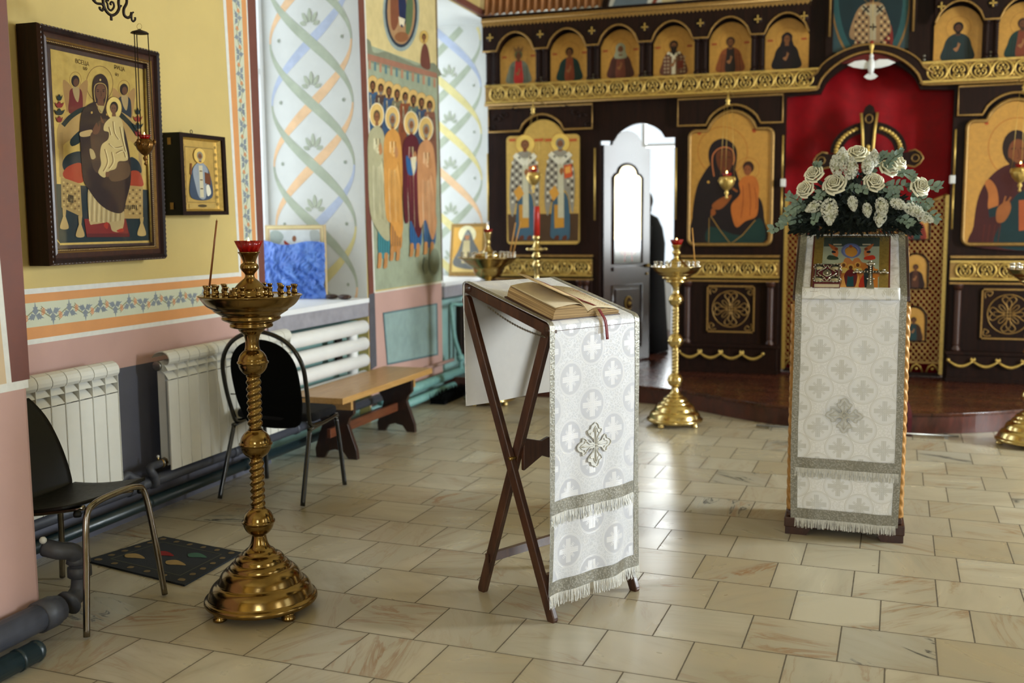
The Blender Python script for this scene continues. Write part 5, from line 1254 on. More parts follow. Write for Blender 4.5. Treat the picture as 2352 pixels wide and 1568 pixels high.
# ================================================================== ANALOGION with icon, gospel, cross and flowers
AX, AYF, AYB, AZF, AZB, AH = -.004, 5.0, 5.40, 1.17, 1.445, .255
def ap(w_, d, z): return Vector((AX+w_, AYF-d, z))
ana = thing('icon_stand', 'tall slanted icon stand with rope-carved corner posts behind a white brocade cloth', 'stand', (AX, 5.2, 0))
mb = MB()
mb.prism([(AX-.275, 4.985, .035), (AX+.275, 4.985, .035), (AX+.275, 5.42, .035), (AX-.275, 5.42, .035)], (0, 0, .05), M['mahog_red']); mb.prism([(AX-.262, 5.0, .085), (AX+.262, 5.0, .085), (AX+.262, 5.41, .085), (AX-.262, 5.41, .085)], (0, 0, .03), M['mahog_red'])
mb.build('plinth', ana, bevel=.006)
for sx in (-1, 1):
    for yy in (5.03, 5.38):
        mb = MB(); mb.prism([(AX+sx*.27, yy-.04, 0), (AX+sx*.17, yy-.04, 0), (AX+sx*.15, yy-.04, .036), (AX+sx*.27, yy-.04, .036)], (0, .08, 0), M['mahog_red']); mb.build('foot', ana)
mb = MB(); mb.box((AX-.235, 5.03, .11), (AX+.235, 5.39, 1.13), M['mahog_red']); mb.prism([(AX-.235, 5.03, 1.13), (AX-.235, 5.39, 1.13), (AX-.235, 5.39, 1.41), (AX-.235, 5.03, 1.16)], (.47, 0, 0), M['mahog_red']); mb.build('body', ana)
M['rope'] = plain('golden_rope_carving', 'a5773b', .4, .25, .25, 40, .1)
for sx in (-1, 1):
    for yy, zt in ((5.035, 1.12), (5.385, 1.38)):
        mb = MB(); n = int(zt/.006); mb.lathe([(.024, .115+(zt-.115)*i/n) for i in range(n+1)], M['rope'], 24, (AX+sx*.243, yy, 0), fn=lambda a, z: 1+.20*abs(math.sin(1.5*a+z*62))-.08); mb.build('rope_post', ana, label='golden twisted rope corner post')
mb = MB(); sd = Vector((0, AYB-AYF, AZB-AZF)).normalized()
mb.prism([(AX-.262, AYF+.01, AZF-.03), (AX-.262, AYB, AZB-.03), (AX-.262, AYB, AZB-.005), (AX-.262, AYF+.01, AZF-.005)], (.524, 0, 0), M['mahog_red']); mb.build('slanted_top', ana, bevel=.003)
fA, SA = make_path([(-(AYB+.03-AYF), 1.0), (-(AYB-AYF+.02), AZB+.01), (.008, AZF+.004), (.012, .075)], .010)
def waveA(w_, s):
    k = max(0, s-1.05)/1.1; k = min(1, k)
    return (.007*k*math.sin(w_*9+3.0+s*1.7)+.012*math.exp(-((w_-.02-(s-1.3)*.06)/.035)**2)*min(1, k*3)*math.exp(-((s-1.35)/.35)**2)+.010*math.exp(-((w_-.13-(s-1.5)*.05)/.04)**2)*k+.008*math.exp(-((w_+.15)/.04)**2)*k, .006*k*math.sin(s*5)*(w_/.25))
ac = thing('icon_stand_cloth', 'white brocade cloth with grey circled crosses hanging down the icon stand', 'cloth', (AX, 5.0, 1.17))
wA0, wA1 = -.248, .246; flat = lambda w_, s: (0, 0)
mb = MB(); sheet(mb, fA, ap, (wA0, wA1), (0, .93), 0.0, M['brocade'], 20, 40, flat); mb.build('top_cloth', ac, thick=.002, recalc=False)
mb = MB(); sheet(mb, fA, ap, (wA0, wA1), (.93, SA), .003, M['brocade'], 60, 120, waveA); mb.build('front_cloth', ac, thick=.002, recalc=False)
for a, b, s0, s1, wv_ in ((wA0-.001, wA0+.03, .35, .93, flat), (wA1-.03, wA1+.001, .35, .93, flat), (wA0-.001, wA0+.03, .93, SA, waveA), (wA1-.03, wA1+.001, .93, SA, waveA)):
    mb = MB(); sheet(mb, fA, ap, (a, b), (s0, s1), .0062, M['braid'], 3, 100, wv_); mb.build('side_braid', ac, recalc=False, label='silver braid edging')
zsA = lambda z: SA-(z-.075)
for z0, z1 in ((.385, .335), (.135, .085)):
    mb = MB(); sheet(mb, fA, ap, (wA0+.02, wA1-.02), (zsA(z0), zsA(z1)), .0075, M['braid'], 60, 8, waveA); mb.build('hem_braid', ac, recalc=False, label='silver braid band')
    mb = MB(); fringe(mb, fA, ap, (wA0+.02, wA1-.01), zsA(z1), .045, .009, M['fringe'], waveA, 190); mb.build('fringe', ac, recalc=False, label='silver fringe')
mb = MB(); orthocross(mb, ap, -.012, zsA(.60), .083, M['fringe'], fA, .010, lambda w_, s: (waveA(-.012, zsA(.60))[0]+.3*(waveA(w_, s)[0]-waveA(-.012, zsA(.60))[0])+.003, 0)); mb.build('embroidered_cross', ac, recalc=False, label='embroidered silver cross')
s_lip = zsA(AZF)
mb = MB(); sheet(mb, lambda s: fA(s), ap, (wA0+.03, wA1-.03), (s_lip-.022, s_lip+.02), .023, M['brocade'], 30, 6, flat); mb.build('lip_fold', ac, thick=.003, recalc=False, label='turned edge of the front cloth')
# lying icon
SY = Vector((0, AYF-AYB, AZF-AZB)).normalized(); SN = Vector((0, -(AZB-AZF), AYB-AYF)).normalized(); S0 = Vector((AX, AYB-.0, AZB+.012))
def tp_(u, v, n=0): return S0+Vector((u, 0, 0))+SY*v+SN*n     # u across, v down the slope
SLn = math.hypot(AYB-AYF, AZB-AZF)
lic = thing('lying_icon', 'coloured icon of praying figures lying on the slanted top of the icon stand', 'icon', tuple(tp_(0, .28)))
def slope_px(px, py):
    d = FW+RR*((px-1176)/F_PX)-UU*((py-784)/F_PX); base = S0+SN*.018; t = (base-ORG).dot(SN)/d.dot(SN); return ORG+d*t
mb = MB(); mb.prism([slope_px(*q)-SN*.018 for q in ((1869, 541), (2046, 541), (2044, 669), (1860, 669))], SN*.018, M['red_paint']); mb.build('panel', lic, bevel=.001)
mb = MB(); P = Painter(mb, slope_px, SN, .35, .00003, .0004)
P.poly(plain('icon_gold_border', '8f7638', .4, .4, .3, 60), [(1873, 543), (2043, 543), (2040, 667), (1863, 667)])
P.poly('8e937d', [(1892, 556), (2020, 556), (2018, 666), (1884, 666)])
P.poly('39423a', [(1893, 545), (2021, 545), (2020, 566), (1892, 566)])
for x0, x1 in ((1914, 1933), (1981, 2000)): P.line('a89c80', [(x0, 561.5), (x1, 561.5)], 3.2, False)
P.blob('a5683a', [(1890, 612), (1915, 606), (1935, 604), (1940, 594), (1950, 592), (1958, 600), (1962, 594), (1972, 592), (1980, 602), (1995, 606), (2010, 616), (2012, 640), (1888, 640)], 3)
P.ell('5a6288', 1955, 576, 23, 17); P.ell('7478a0', 1955, 576, 18, 13); P.ell('454a6a', 1955, 576, 15, 11)
P.blob('ab7630', [(1943, 571), (1955, 566), (1966, 572), (1969, 582), (1958, 590), (1945, 586), (1941, 578)], 3); P.ell('8c4a28', 1954, 566, 4, 3.4)
for s in (-1, 1):
    c = 1955+s*38
    P.blob('a0562c', [(c, 566), (c+s*14, 560), (c+s*4, 574), (c-s*8, 572)], 3); P.blob('2f3a2c' if s < 0 else 'a8301e', [(c-s*6, 590), (c+s*12, 586), (c+s*18, 594), (c+s*8, 597), (c-s*8, 596)], 3)
    P.blob('b36a3c', [(c-s*8, 576), (c+s*2, 574), (c+s*6, 582), (c-s*6, 590)], 3); P.ell('7a3a22', c-s*4, 572, 4, 3.5); P.blob('24242c', [(c-s*2, 577), (c+s*6, 576), (c+s*6, 581), (c-s*2, 581)], 2)
P.poly('a8672c', [(1930, 606), (1988, 606), (1992, 668), (1926, 668)])
for x, cb in ((1938, 'b9a25c'), (1970, 'b9a25c')): P.ell('b58a44', x, 608, 7, 6); P.ell('5a3320', x, 609, 4, 4.4); P.blob(cb, [(x-8, 616), (x+8, 616), (x+9, 626), (x-9, 626)], 3)
P.ell('b58a44', 1954, 613, 8.5, 7); P.ell('4a2a1a', 1954, 615, 4.4, 4.8)
P.blob('5a1a20', [(1948, 620), (1940, 630), (1937, 650), (1946, 658), (1964, 658), (1971, 648), (1968, 630), (1959, 620)], 3); P.poly('16404a', [(1947, 632), (1960, 632), (1961, 659), (1944, 659)]); P.blob('5a1a20', [(1945, 622), (1963, 622), (1960, 633), (1953, 636), (1947, 633)], 3)
for x in (1937, 1971): P.blob('c9924e', [(x, 632), (x+4, 650), (x+7, 664), (x-8, 664), (x-4, 650)], 3)
P.blob('a32a1c', [(1982, 632), (1990, 640), (1988, 655), (1976, 662), (1972, 655)], 3); P.blob('1e2a30', [(1985, 620), (1998, 622), (1997, 662), (1986, 660)], 3); P.poly('b06a24', [(2004, 618), (2016, 618), (2016, 664), (2004, 664)])
P.line('c08a44', [(1928, 664), (1992, 664)], 4, False)
mb.build('painting', lic)
# gospel book
gb = thing('gospel_book', 'small wine-red book with an embossed silver cover, lying on the coloured icon', 'book', tuple(tp_(-.115, .36, .02)))
g0, g1, gv0, gv1 = -.172, -.048, SLn-.155, SLn-.002
mb = MB(); mb.prism([tp_(g0, gv0, .019), tp_(g1, gv0, .019), tp_(g1, gv1, .019), tp_(g0, gv1, .019)], SN*.004, M['red_velvet']); mb.prism([tp_(g0, gv0, .045), tp_(g1, gv0, .045), tp_(g1, gv1, .045), tp_(g0, gv1, .045)], SN*.004, M['red_velvet']); mb.prism([tp_(g0, gv0, .023), tp_(g0+.008, gv0, .023), tp_(g0+.008, gv1, .023), tp_(g0, gv1, .023)], SN*.022, M['red_velvet']); mb.build('cover', gb, bevel=.001)
mb = MB(); mb.prism([tp_(g0+.008, gv0+.004, .023), tp_(g1-.004, gv0+.004, .023), tp_(g1-.004, gv1-.004, .023), tp_(g0+.008, gv1-.004, .023)], SN*.022, M['page']); mb.build('page_block', gb)
mb = MB(); ga, gc = g0+.008, g1-.004; va, vc = gv0+.004, gv1-.008; mu, mv = (ga+gc)/2, (va+vc)/2; N0 = .0495
for a, b, c, d in ((ga, gc, va, va+.006), (ga, gc, vc-.006, vc), (ga, ga+.006, va, vc), (gc-.006, gc, va, vc)): mb.prism([tp_(a, c, N0), tp_(b, c, N0), tp_(b, d, N0), tp_(a, d, N0)], SN*.003, M['silver'])
for su in (-1, 1):
    for sv in (-1, 1):
        cu, cv = mu+su*.037, mv+sv*.046
        mb.lathe([(.020, 0), (.019, .003), (.015, .002), (.012, .005), (.001, .006)], M['silver'], 16); k = 16*5
        mb.v[-k:] = [tuple(tp_(cu, cv, N0)+Vector((p[0], 0, 0))+SY*p[1]+SN*p[2]) for p in mb.v[-k:]]
        for i in range(10): a = 2*PI*i/10; mb.ball(tp_(cu+.024*math.cos(a), cv+.024*math.sin(a), N0+.002), .004, M['silver'], 6)
for pts in ([(0, -.060), (-.012, -.035), (-.042, 0), (-.012, .035), (0, .060), (.012, .035), (.042, 0), (.012, -.035)],): mb.tube([tp_(mu+u, mv+v, N0+.002) for u, v in spl(pts, 4)], .003, M['silver'], 6, True)
mb.lathe([(.024, 0), (.023, .005), (.018, .004), (.001, .006)], M['silver'], 20); k = 20*4; mb.v[-k:] = [tuple(tp_(mu, mv, N0)+Vector((p[0]*.85, 0, 0))+SY*p[1]*1.2+SN*p[2]) for p in mb.v[-k:]]
mb.tube([tp_(mu, mv-.016, N0+.007), tp_(mu, mv+.016, N0+.007)], .003, M['silver'], 6); mb.ball(tp_(mu, mv-.018, N0+.006), .004, M['silver'], 6)
mb.build('silver_plate', gb, label='embossed silver cover plate')
mb = MB(); 
for v in (gv0+.04, gv1-.04): mb.beam(tp_(g1-.006, v, .052), tp_(g1+.003, v, .04), .01, .003, M['silver']); mb.beam(tp_(g1+.003, v, .042), tp_(g1+.001, v, .02), .01, .003, M['silver'])
mb.build('clasp', gb)
# hand cross
hc = thing('hand_cross', 'ornate silver hand cross lying on the right of the coloured icon', 'cross', tuple(tp_(.09, .36, .02)))
mb = MB(); cu, v0, v1 = .086, SLn-.205, SLn+.002; cvn = SLn-.125
def bar(pts): mb.prism([tp_(u, v, .020) for u, v in pts], SN*.007, M['silver'])
bar([(cu-.011, v0+.02), (cu+.011, v0+.02), (cu+.010, SLn-.09), (cu+.017, v1), (cu-.017, v1), (cu-.010, SLn-.09)])
bar([(cu-.055, cvn-.009), (cu+.055, cvn-.009), (cu+.055, cvn+.009), (cu-.055, cvn+.009)])
for (u, v) in ((cu, v0+.012), (cu-.06, cvn), (cu+.06, cvn)):
    mb.ball(tp_(u, v, .025), .017, M['silver'], 10, (1, 1, .5))
    for i in range(3): a = 2*PI*i/3+PI/2; mb.ball(tp_(u+.016*math.cos(a), v-.014*math.sin(a), .026), .007, M['silver'], 8)
for i in range(9): mb.ball(tp_(cu, v0+.04+i*.017, .028), .005, M['silver'], 6)
for i in (-3, -2, -1, 1, 2, 3): mb.ball(tp_(cu+i*.013, cvn, .028), .004, M['silver'], 6)
for s in (-1, 1): mb.ball(tp_(cu+s*.014, cvn+.055, .026), .005, M['silver'], 6)
mb.build('cross_body', hc)
# flowers
fl = thing('flower_arrangement', 'wide arrangement of white roses and lilac with eucalyptus on top of the icon stand', 'flowers', (AX, 5.32, 1.46))
FY = 5.12
def fp(px, py, y=FY): return PX(px, py, y=y)
random.seed(11)
def rose_mesh(seed):
    random.seed(seed); mb = MB()
    mb.ball((0, 0, .004), .016, M['rose'], 10, (1, 1, 1.3))
    for layer, (cnt, rad, hgt, op) in enumerate(((2, .004, .036, .0), (3, .009, .038, .25), (4, .0155, .038, .5), (5, .023, .036, .8), (5, .031, .028, 1.1), (6, .039, .015, 1.5))):
        a0 = random.uniform(0, 6.28)
        for k in range(cnt):
            a = a0+2*PI*k/cnt+random.uniform(-.1, .1); sp = 2*PI/cnt*1.2*.5; j = random.uniform(.92, 1.08)
            def fn(u, v, a=a, sp=sp, rad=rad, hgt=hgt, op=op, j=j):
                t = (u-.5)*2; wdt = sp*(.35+.65*math.sin(PI*min(1, v*.62+.12))); rr = rad*(.35+.65*math.sin(PI/2*min(1, v*1.5)))*(1+.10*t)+op*.0055*max(0, (v-.72)/.28)**1.6
                z = -.014+(hgt*j+.014)*math.sin(PI/2*min(1, v*1.12))*(1-.16*t*t)-op*.004*max(0, (v-.72)/.28)**2; return Vector((rr*math.cos(a+t*wdt), rr*math.sin(a+t*wdt), z))
            mb.grid(fn, 8, 9, M['rose'])
    for k in range(5):
        a = 2*PI*k/5; mb.add([(0, 0, -.016), (.018*math.cos(a-.35), .018*math.sin(a-.35), -.012), (.034*math.cos(a), .034*math.sin(a), -.004), (.018*math.cos(a+.35), .018*math.sin(a+.35), -.012)], [(0, 1, 2, 3)], M['stem'])
    return mb
rm = []
for k in range(3): rm.append(rose_mesh(k+20).mesh('rose'))
def place(me, name, par, loc, zdir, sc_, roll=0, label=None):
    o = bpy.data.objects.new(name, me); COL.objects.link(o); o.parent = par; o.matrix_parent_inverse = par.matrix_basis.inverted()
    q = Vector(zdir).normalized().to_track_quat('Z', 'Y'); o.matrix_basis = Matrix.Translation(loc) @ q.to_matrix().to_4x4() @ Matrix.Rotation(roll, 4, 'Z') @ Matrix.Scale(sc_, 4)
    if label: o['label'] = label
    return o
CF = Vector((-.01, 5.34, 1.52))
rs = [(1969, 358, 1.12), (2058, 378, 1.0), (2038, 390, 1.05), (1871, 402, .95), (1851, 436, .92), (1918, 425, 1.12), (2006, 421, .98), (2110, 430, 1.0)]
for i, (x, y, s) in enumerate(rs):
    p = fp(x, y, 5.16 if y > 395 else 5.24); d = (p-CF).normalized()+Vector((0, -.75, .1))
    if i in (1, 2): d += Vector((.3, 0, .3))
    place(rm[i % 3], 'rose', fl, p, d, s*1.08, random.uniform(0, 6))
lm = []
for kk in range(2):
    random.seed(40+kk); mb = MB(); L = .10
    mb.ball((0, 0, L*.5), .022, M['cluster'], 12, (.8, .8, 1.75))
    for i in range(300):
        t = random.random(); r = .031*math.sin(PI*(.16+.80*t))*(.80+.25*random.random()); a = random.uniform(0, 6.283); c = Vector((r*math.cos(a), r*math.sin(a), t*L)); nrm = Vector((math.cos(a)+random.uniform(-.5, .5), math.sin(a)+random.uniform(-.5, .5), .25+random.uniform(-.4, .5))).normalized()
        e1 = nrm.orthogonal().normalized(); e1 = Matrix.Rotation(random.uniform(0, 3), 3, nrm) @ e1; e2 = nrm.cross(e1); s = random.uniform(.0042, .0056)
        for q in range(4):
            d = (e1, e2, -e1, -e2)[q]; dd = (e2, -e1, -e2, e1)[q]; mb.add([c, c+d*s*.7+dd*s*.42+nrm*.001, c+d*s*1.15+nrm*.0025, c+d*s*.7-dd*s*.42+nrm*.001], [(0, 1, 2, 3)], M['lilac'])
    mb.tube([(0, 0, -.03), (0, 0, L*.9)], .002, M['stem'], 5); lm.append(mb.mesh('lilac'))
ls = [(1925, 400, -.25, 1, .95), (1934, 385, 0, 1, 1.0), (1951, 408, .1, .8, 1.05), (2007, 380, .0, 1, .8), (1992, 397, .05, .8, .9), (1886, 466, -.9, -.5, .85), (1905, 460, .05, -1, 1.25), (1956, 452, .2, -1, .75), (1990, 468, .15, -1, .7), (2020, 458, .25, -.7, .9), (2024, 480, -.1, -1, .9), (2048, 462, .8, -.4, .8), (2080, 474, 1, -.45, .95), (2108, 492, 1, -.5, .8)]
for i, (x, y, dx, dz, s) in enumerate(ls):
    p = fp(x, y, 5.14); place(lm[i % 2], 'lilac_cluster', fl, p, (dx, -.45, dz), s, random.uniform(0, 6), 'cluster of tiny white florets')
def leaf(mb, p, d, n, L, W_, m):
    d = Vector(d).normalized(); n = Vector(n); s = d.cross(n); s = s.normalized() if s.length > 1e-3 else d.orthogonal(); up_ = s.cross(d)
    V = [p]; prof = [(.18, .7), (.42, 1.0), (.7, .8), (.9, .35)]
    for t, w_ in prof: V += [p+d*L*t+s*W_*w_*.5+up_*L*.04, p+d*L*t-up_*L*.03, p+d*L*t-s*W_*w_*.5+up_*L*.04]
    V.append(p+d*L); F = [(0, 1, 2), (0, 2, 3)]
    for k in range(3): a = 1+3*k; F += [(a, a+3, a+4, a+1), (a+1, a+4, a+5, a+2)]
    F += [(10, 13, 11), (11, 13, 12)]; mb.add(V, F, m, True)
sprays = [((1850, 500), (1775, 527)), ((1850, 470), (1808, 488)), ((1850, 480), (1812, 452)), ((1860, 470), (1800, 505)), ((2080, 430), (2152, 431)), ((2080, 470), (2150, 500)), ((2090, 450), (2135, 470)), ((2030, 390), (2068, 352)), ((2000, 400), (2032, 355)), ((2060, 400), (2098, 408)), ((1940, 440), (1985, 436)), ((2010, 440), (2070, 425)), ((1880, 480), (1870, 510)), ((2060, 500), (2090, 515)), ((1880, 410), (1876, 378)), ((2030, 470), (2060, 445)), ((2075, 480), (2120, 478)), ((1895, 440), (1880, 455))]
random.seed(9)
for (a, b) in sprays:
    mb = MB(); p0, p1 = fp(a[0], a[1], 5.22), fp(b[0], b[1], 5.12+random.uniform(-.03, .06)); mid = (p0+p1)/2+Vector((0, -.01, .012)); cv = spl([tuple(p0), tuple(mid), tuple(p1)], 6, False)
    mb.tube(cv, .0018, M['stem'], 5); dr_ = (p1-p0).normalized(); n = max(5, int((p1-p0).length/.012))
    for i in range(n):
        c = Vector(cv[min(len(cv)-1, int((i+1)/n*(len(cv)-1)))]); s = 1 if i % 2 else -1; sd_ = dr_.cross(Vector((0, -1, .2))).normalized()
        leaf(mb, c, dr_*.7+sd_*s*random.uniform(.5, 1)+Vector((0, random.uniform(-.5, .2), 0)), (random.uniform(-.4, .4), -1, random.uniform(0, .7)), random.uniform(.028, .044), random.uniform(.018, .030), M['leaf'])
    leaf(mb, p1, dr_, (0, -1, .3), .034, .016, M['leaf']); mb.build('eucalyptus_spray', fl, recalc=False, label='grey-green eucalyptus spray')
mb = MB(); random.seed(17)
for i in range(1700):
    t = random.uniform(-1, 1); c = Vector((t*.27, 5.25+random.uniform(-.07, .10), 1.47+random.uniform(0, .27)*(1-t*t)**.7)); d = Vector((t*.9+random.uniform(-.5, .5), random.uniform(-1.1, .3), random.uniform(-.8, .7)))
    leaf(mb, c, d, (0, -1, .4), random.uniform(.03, .055), random.uniform(.006, .02), M['leaf_dark'])
for i in range(900):
    t = random.uniform(-1, 1); c = Vector((t*.25, 5.19+random.uniform(-.02, .05), 1.455+random.uniform(-.01, .05))); d = Vector((t*.6+random.uniform(-.5, .5), -.8, random.uniform(-.9, .2))).normalized(); mb.tube([c, c+d*random.uniform(.03, .06)], [.0012, .0004], M['leaf_dark'], 3, cap=False)
gr = mb.build('dark_greenery', fl, recalc=False, label='dark fern and fir greenery'); gr['kind'] = 'stuff'
mb = MB(); mb.ball((AX, 5.34, 1.565), .1, M['leaf_dark'], 24, (2.2, .7, 1.1)); mb.build('foam_base', fl)
# ================================================================== CANDLE STANDS
def flame(mb, c, s=1):
    mb.lathe([(.0005, -.004*s), (.0042*s, .002*s), (.0048*s, .007*s), (.003*s, .015*s), (.0005, .024*s)], M['flame'], 10, c)
def ruby_cup(mb, c, r0, r1, h, n=36, amp=.07):
    fn = lambda a, z: 1+amp*math.cos(a*12)
    mb.lathe([(r0*.4, 0), (r0, .002), ((r0+r1)/2, h*.5), (r1, h), (r1*.93, h), ((r0+r1)/2*.9, h*.5), (r0*.8, .006), (r0*.3, .006)], M['ruby'], 72, c, fn=fn)
def sp3(p): return spl(p, 3, False)
def make_stand(kind, label, group=None, mat='brass', loc=(0, 0, 0)):
    t = thing('candle_stand', label, 'candle stand', loc, 0, group); L = Vector(loc); b = M[mat]; T = lambda x, y, z: (L.x+x, L.y+y, L.z+z); o = tuple(L)
    mb = MB(); mb.lathe([(.05, .03)]+sp3([(.205, .03), (.216, .036), (.220, .046), (.216, .056), (.205, .062), (.200, .075), (.190, .098), (.176, .112), (.165, .118), (.160, .128), (.150, .150), (.132, .168), (.120, .173), (.116, .183), (.104, .194), (.098, .197), (.094, .210), (.082, .222), (.066, .228), (.058, .240), (.044, .250), (.034, .268), (.028, .295), (.027, .312)]), b, 64, o); mb.build('base', t)
    for k in range(4):
        a = PI/4+k*PI/2+.35; mb = MB(); mb.lathe([(.018, 0), (.027, .005), (.027, .014), (.020, .020), (.024, .026), (.018, .036)], b, 20, T(.185*math.cos(a), .185*math.sin(a), 0)); mb.build('foot', t)
    def ballp(z, r=.056): A = [math.radians(-62+124*i/22) for i in range(23)]; L_ = [(r*math.cos(a), z+r*math.sin(a)) for a in A]; return [(.027, z-r*.93)]+L_[:11]+[(r*1.07, z-.003), (r*1.07, z+.003)]+L_[12:]+[(.029, z+r*.93)]
    for z in (.355, .665, .985): mb = MB(); mb.lathe(ballp(z, .060 if z < .7 else .056), b, 40, o); mb.build('ball_knop', t)
    for z0, z1 in ((.405, .612), (.72, .932)):
        mb = MB(); n = 170; mb.lathe([(.0275, z0)]+[(.0262, z0+.012+(z1-z0-.024)*i/n) for i in range(n+1)]+[(.0275, z1)], b, 36, o, fn=lambda a, z, z0=z0, z1=z1: 1+(.12*math.sin(2*a-z*235) if z0+.01 < z-L.z+L.z < z1-.01 else 0)); mb.build('twisted_stem', t)
    if kind == 'flat':
        mb = MB(); mb.lathe(sp3([(.030, 1.035), (.026, 1.05), (.027, 1.075), (.034, 1.095), (.048, 1.108), (.052, 1.115), (.078, 1.122), (.082, 1.130), (.080, 1.138), (.106, 1.150), (.112, 1.158), (.110, 1.166), (.138, 1.184), (.142, 1.190), (.166, 1.206), (.182, 1.226), (.190, 1.238), (.196, 1.243), (.190, 1.246), (.176, 1.240), (.10, 1.236)]), b, 64, o); mb.build('drip_dish', t)
        mb = MB(); mb.lathe(sp3([(.085, 1.236), (.088, 1.246), (.078, 1.256), (.076, 1.264), (.062, 1.270), (.046, 1.288), (.030, 1.302), (.019, 1.312), (.018, 1.325), (.030, 1.340), (.035, 1.350), (.032, 1.362), (.024, 1.368), (.026, 1.378), (.036, 1.400), (.041, 1.406), (.041, 1.410), (.03, 1.410)]), b, 48, o); mb.build('cup_holder', t)
        rr, zz, cupz = (.168, .125), 1.238, 1.408; nn = (14, 9)
    else:
        mb = MB(); mb.lathe(sp3([(.030, 1.035), (.03, 1.05), (.05, 1.06), (.10, 1.085), (.125, 1.12), (.135, 1.15), (.150, 1.165), (.165, 1.175), (.20, 1.20), (.235, 1.225), (.252, 1.232), (.256, 1.24), (.25, 1.244), (.12, 1.236)]), b, 64, o); mb.build('bowl', t)
        mb = MB(); mb.lathe([(.12, 1.236), (.125, 1.26), (.12, 1.275), (.05, 1.28), (.03, 1.31), (.02, 1.33), (.018, 1.35), (.026, 1.36), (.018, 1.375), (.022, 1.39), (.032, 1.44), (.036, 1.45), (.03, 1.452)], b, 40, o); mb.build('cup_holder', t)
        rr, zz, cupz = (.225, .17), 1.242, 1.45; nn = (18, 12)
    m2 = M['brass'] if mat == 'brass' else M['silver_cup']
    first = None
    for r, n in zip(rr, nn):
        for k in range(n):
            a = 2*PI*(k+.3*(r == rr[1]))/n+.11*math.sin(k*2.3)
            if first is None:
                mb = MB(); mb.lathe([(.0085, -.002), (.0095, 0), (.0068, .004), (.006, .008), (.0092, .014), (.0092, .019), (.0060, .025), (.0064, .030), (.0098, .039), (.0108, .043), (.0098, .044), (.006, .038)], m2, 14); first = mb.mesh('candle_socket')
            oo = bpy.data.objects.new('candle_socket', first); COL.objects.link(oo); oo.parent = t; oo.matrix_parent_inverse = t.matrix_basis.inverted(); oo.location = T(r*math.cos(a), r*math.sin(a), zz+.001)
    mb = MB(); 
    if kind == 'flat': ruby_cup(mb, T(0, 0, cupz), .032, .050, .044)
    else: ruby_cup(mb, T(0, 0, cupz-.004), .026, .040, .03)
    o2 = mb.build('ruby_glass', t, label='faceted ruby red glass oil cup')
    mb = MB(); flame(mb, T(0, 0, cupz+.03), 1.1); mb.build('flame', o2)
    mb = MB(); mb.tube([T(-.192, 0, 1.236), T(-.205, 0, 1.228), T(-.208, 0, 1.215), T(-.2, 0, 1.212)], .0022, M['iron'], 6); mb.build('hook', t)
    return t
s1 = make_stand('flat', 'tall tarnished brass candle stand in the foreground beside the black-backed chair', loc=(-2.185, 3.365, 0))
s2 = make_stand('flat', 'bright brass candle stand standing free before the raised red floor', 'bright brass candle stands', 'brass_new')
s4 = copytree(s2, (1.165, 7.50, 0), .4, 'bright brass candle stand at the right border of the photo, only its foot showing'); s2.location = (-1.24, 7.553, 0)
s2.scale = (.96,)*3; s4.scale = (.96,)*3
s3 = make_stand('bowl', 'brass candle stand with a deep bowl behind the lectern, left of the red candle', None, 'brass_new', loc=(-2.905, 8.05, 0))
def candle(a, b, r, m, label, lit=False):
    mb = MB(); mb.tube([a, b], [r, r*.85], M[m], 10); mb.tube([b, Vector(b)+Vector((0, 0, .006))], .0008, M['iron'], 4)
    o = mb.build('candle'); tag(o, label, 'candle', None); return o
def pxp(px, py, y): return PX(px, py, y=y)
candle(Vector((-2.345, 3.325, 1.245)), PX(498, 506, y=3.32), .0042, 'wax_dark', 'long thin brown candle leaning in the foreground brass candle stand')
candle(Vector((-1.095, 7.50, 1.20)), PX(1590, 523, y=7.50), .0045, 'wax', 'thin yellow candle in the bright brass candle stand before the raised floor')
candle(Vector((-2.70, 8.00, 1.25)), PX(1184, 511, y=8.0), .0058, 'wax', 'left one of two thin yellow candles in the deep-bowled candle stand')
candle(Vector((-2.675, 8.0, 1.25)), PX(1196, 509, y=8.0), .0058, 'wax', 'right one of two thin yellow candles in the deep-bowled candle stand')
# candlestick with the thick red candle, on the raised floor
cs = thing('candlestick', 'floor-standing gilt candlestick holding a thick red candle beside the two-bishop icon', 'candlestick', (-2.708, 8.8, .15))
mb = MB(); mb.lathe([(.13, .15), (.135, .165), (.11, .19), (.06, .22), (.03, .26), (.02, .32), (.02, .60), (.04, .63), (.045, .66), (.04, .69), (.02, .72), (.02, .98), (.03, 1.0), (.02, 1.03), (.022, 1.10), (.036, 1.13), (.040, 1.15), (.036, 1.17), (.018, 1.19), (.026, 1.20), (.042, 1.215), (.046, 1.23), (.042, 1.245), (.025, 1.26), (.05, 1.275), (.085, 1.285), (.09, 1.292), (.05, 1.30), (.03, 1.33), (.02, 1.36), (.024, 1.372), (.034, 1.38), (.036, 1.41), (.034, 1.412), (.02, 1.405)], M['brass_new'], 32, (-2.708, 8.8, 0)); mb.build('stem', cs)
mb = MB(); 
for k in range(8): a = 2*PI*k/8; mb.ball((-2.708+.085*math.cos(a), 8.8+.085*math.sin(a), 1.292), .018, M['brass_new'], 8, (1, 1, .8))
mb.build('petal_rim', cs)
mb = MB(); mb.lathe([(.027, 1.40), (.0275, 1.6), (.026, 1.675), (.015, 1.678), (.001, 1.67)], M['red_wax'], 24, (-2.708, 8.8, 0), fn=lambda a, z: 1+.04*math.sin(3*a+z*60)); tag(mb.build('candle'), 'thick red candle standing in the gilt candlestick', 'candle')
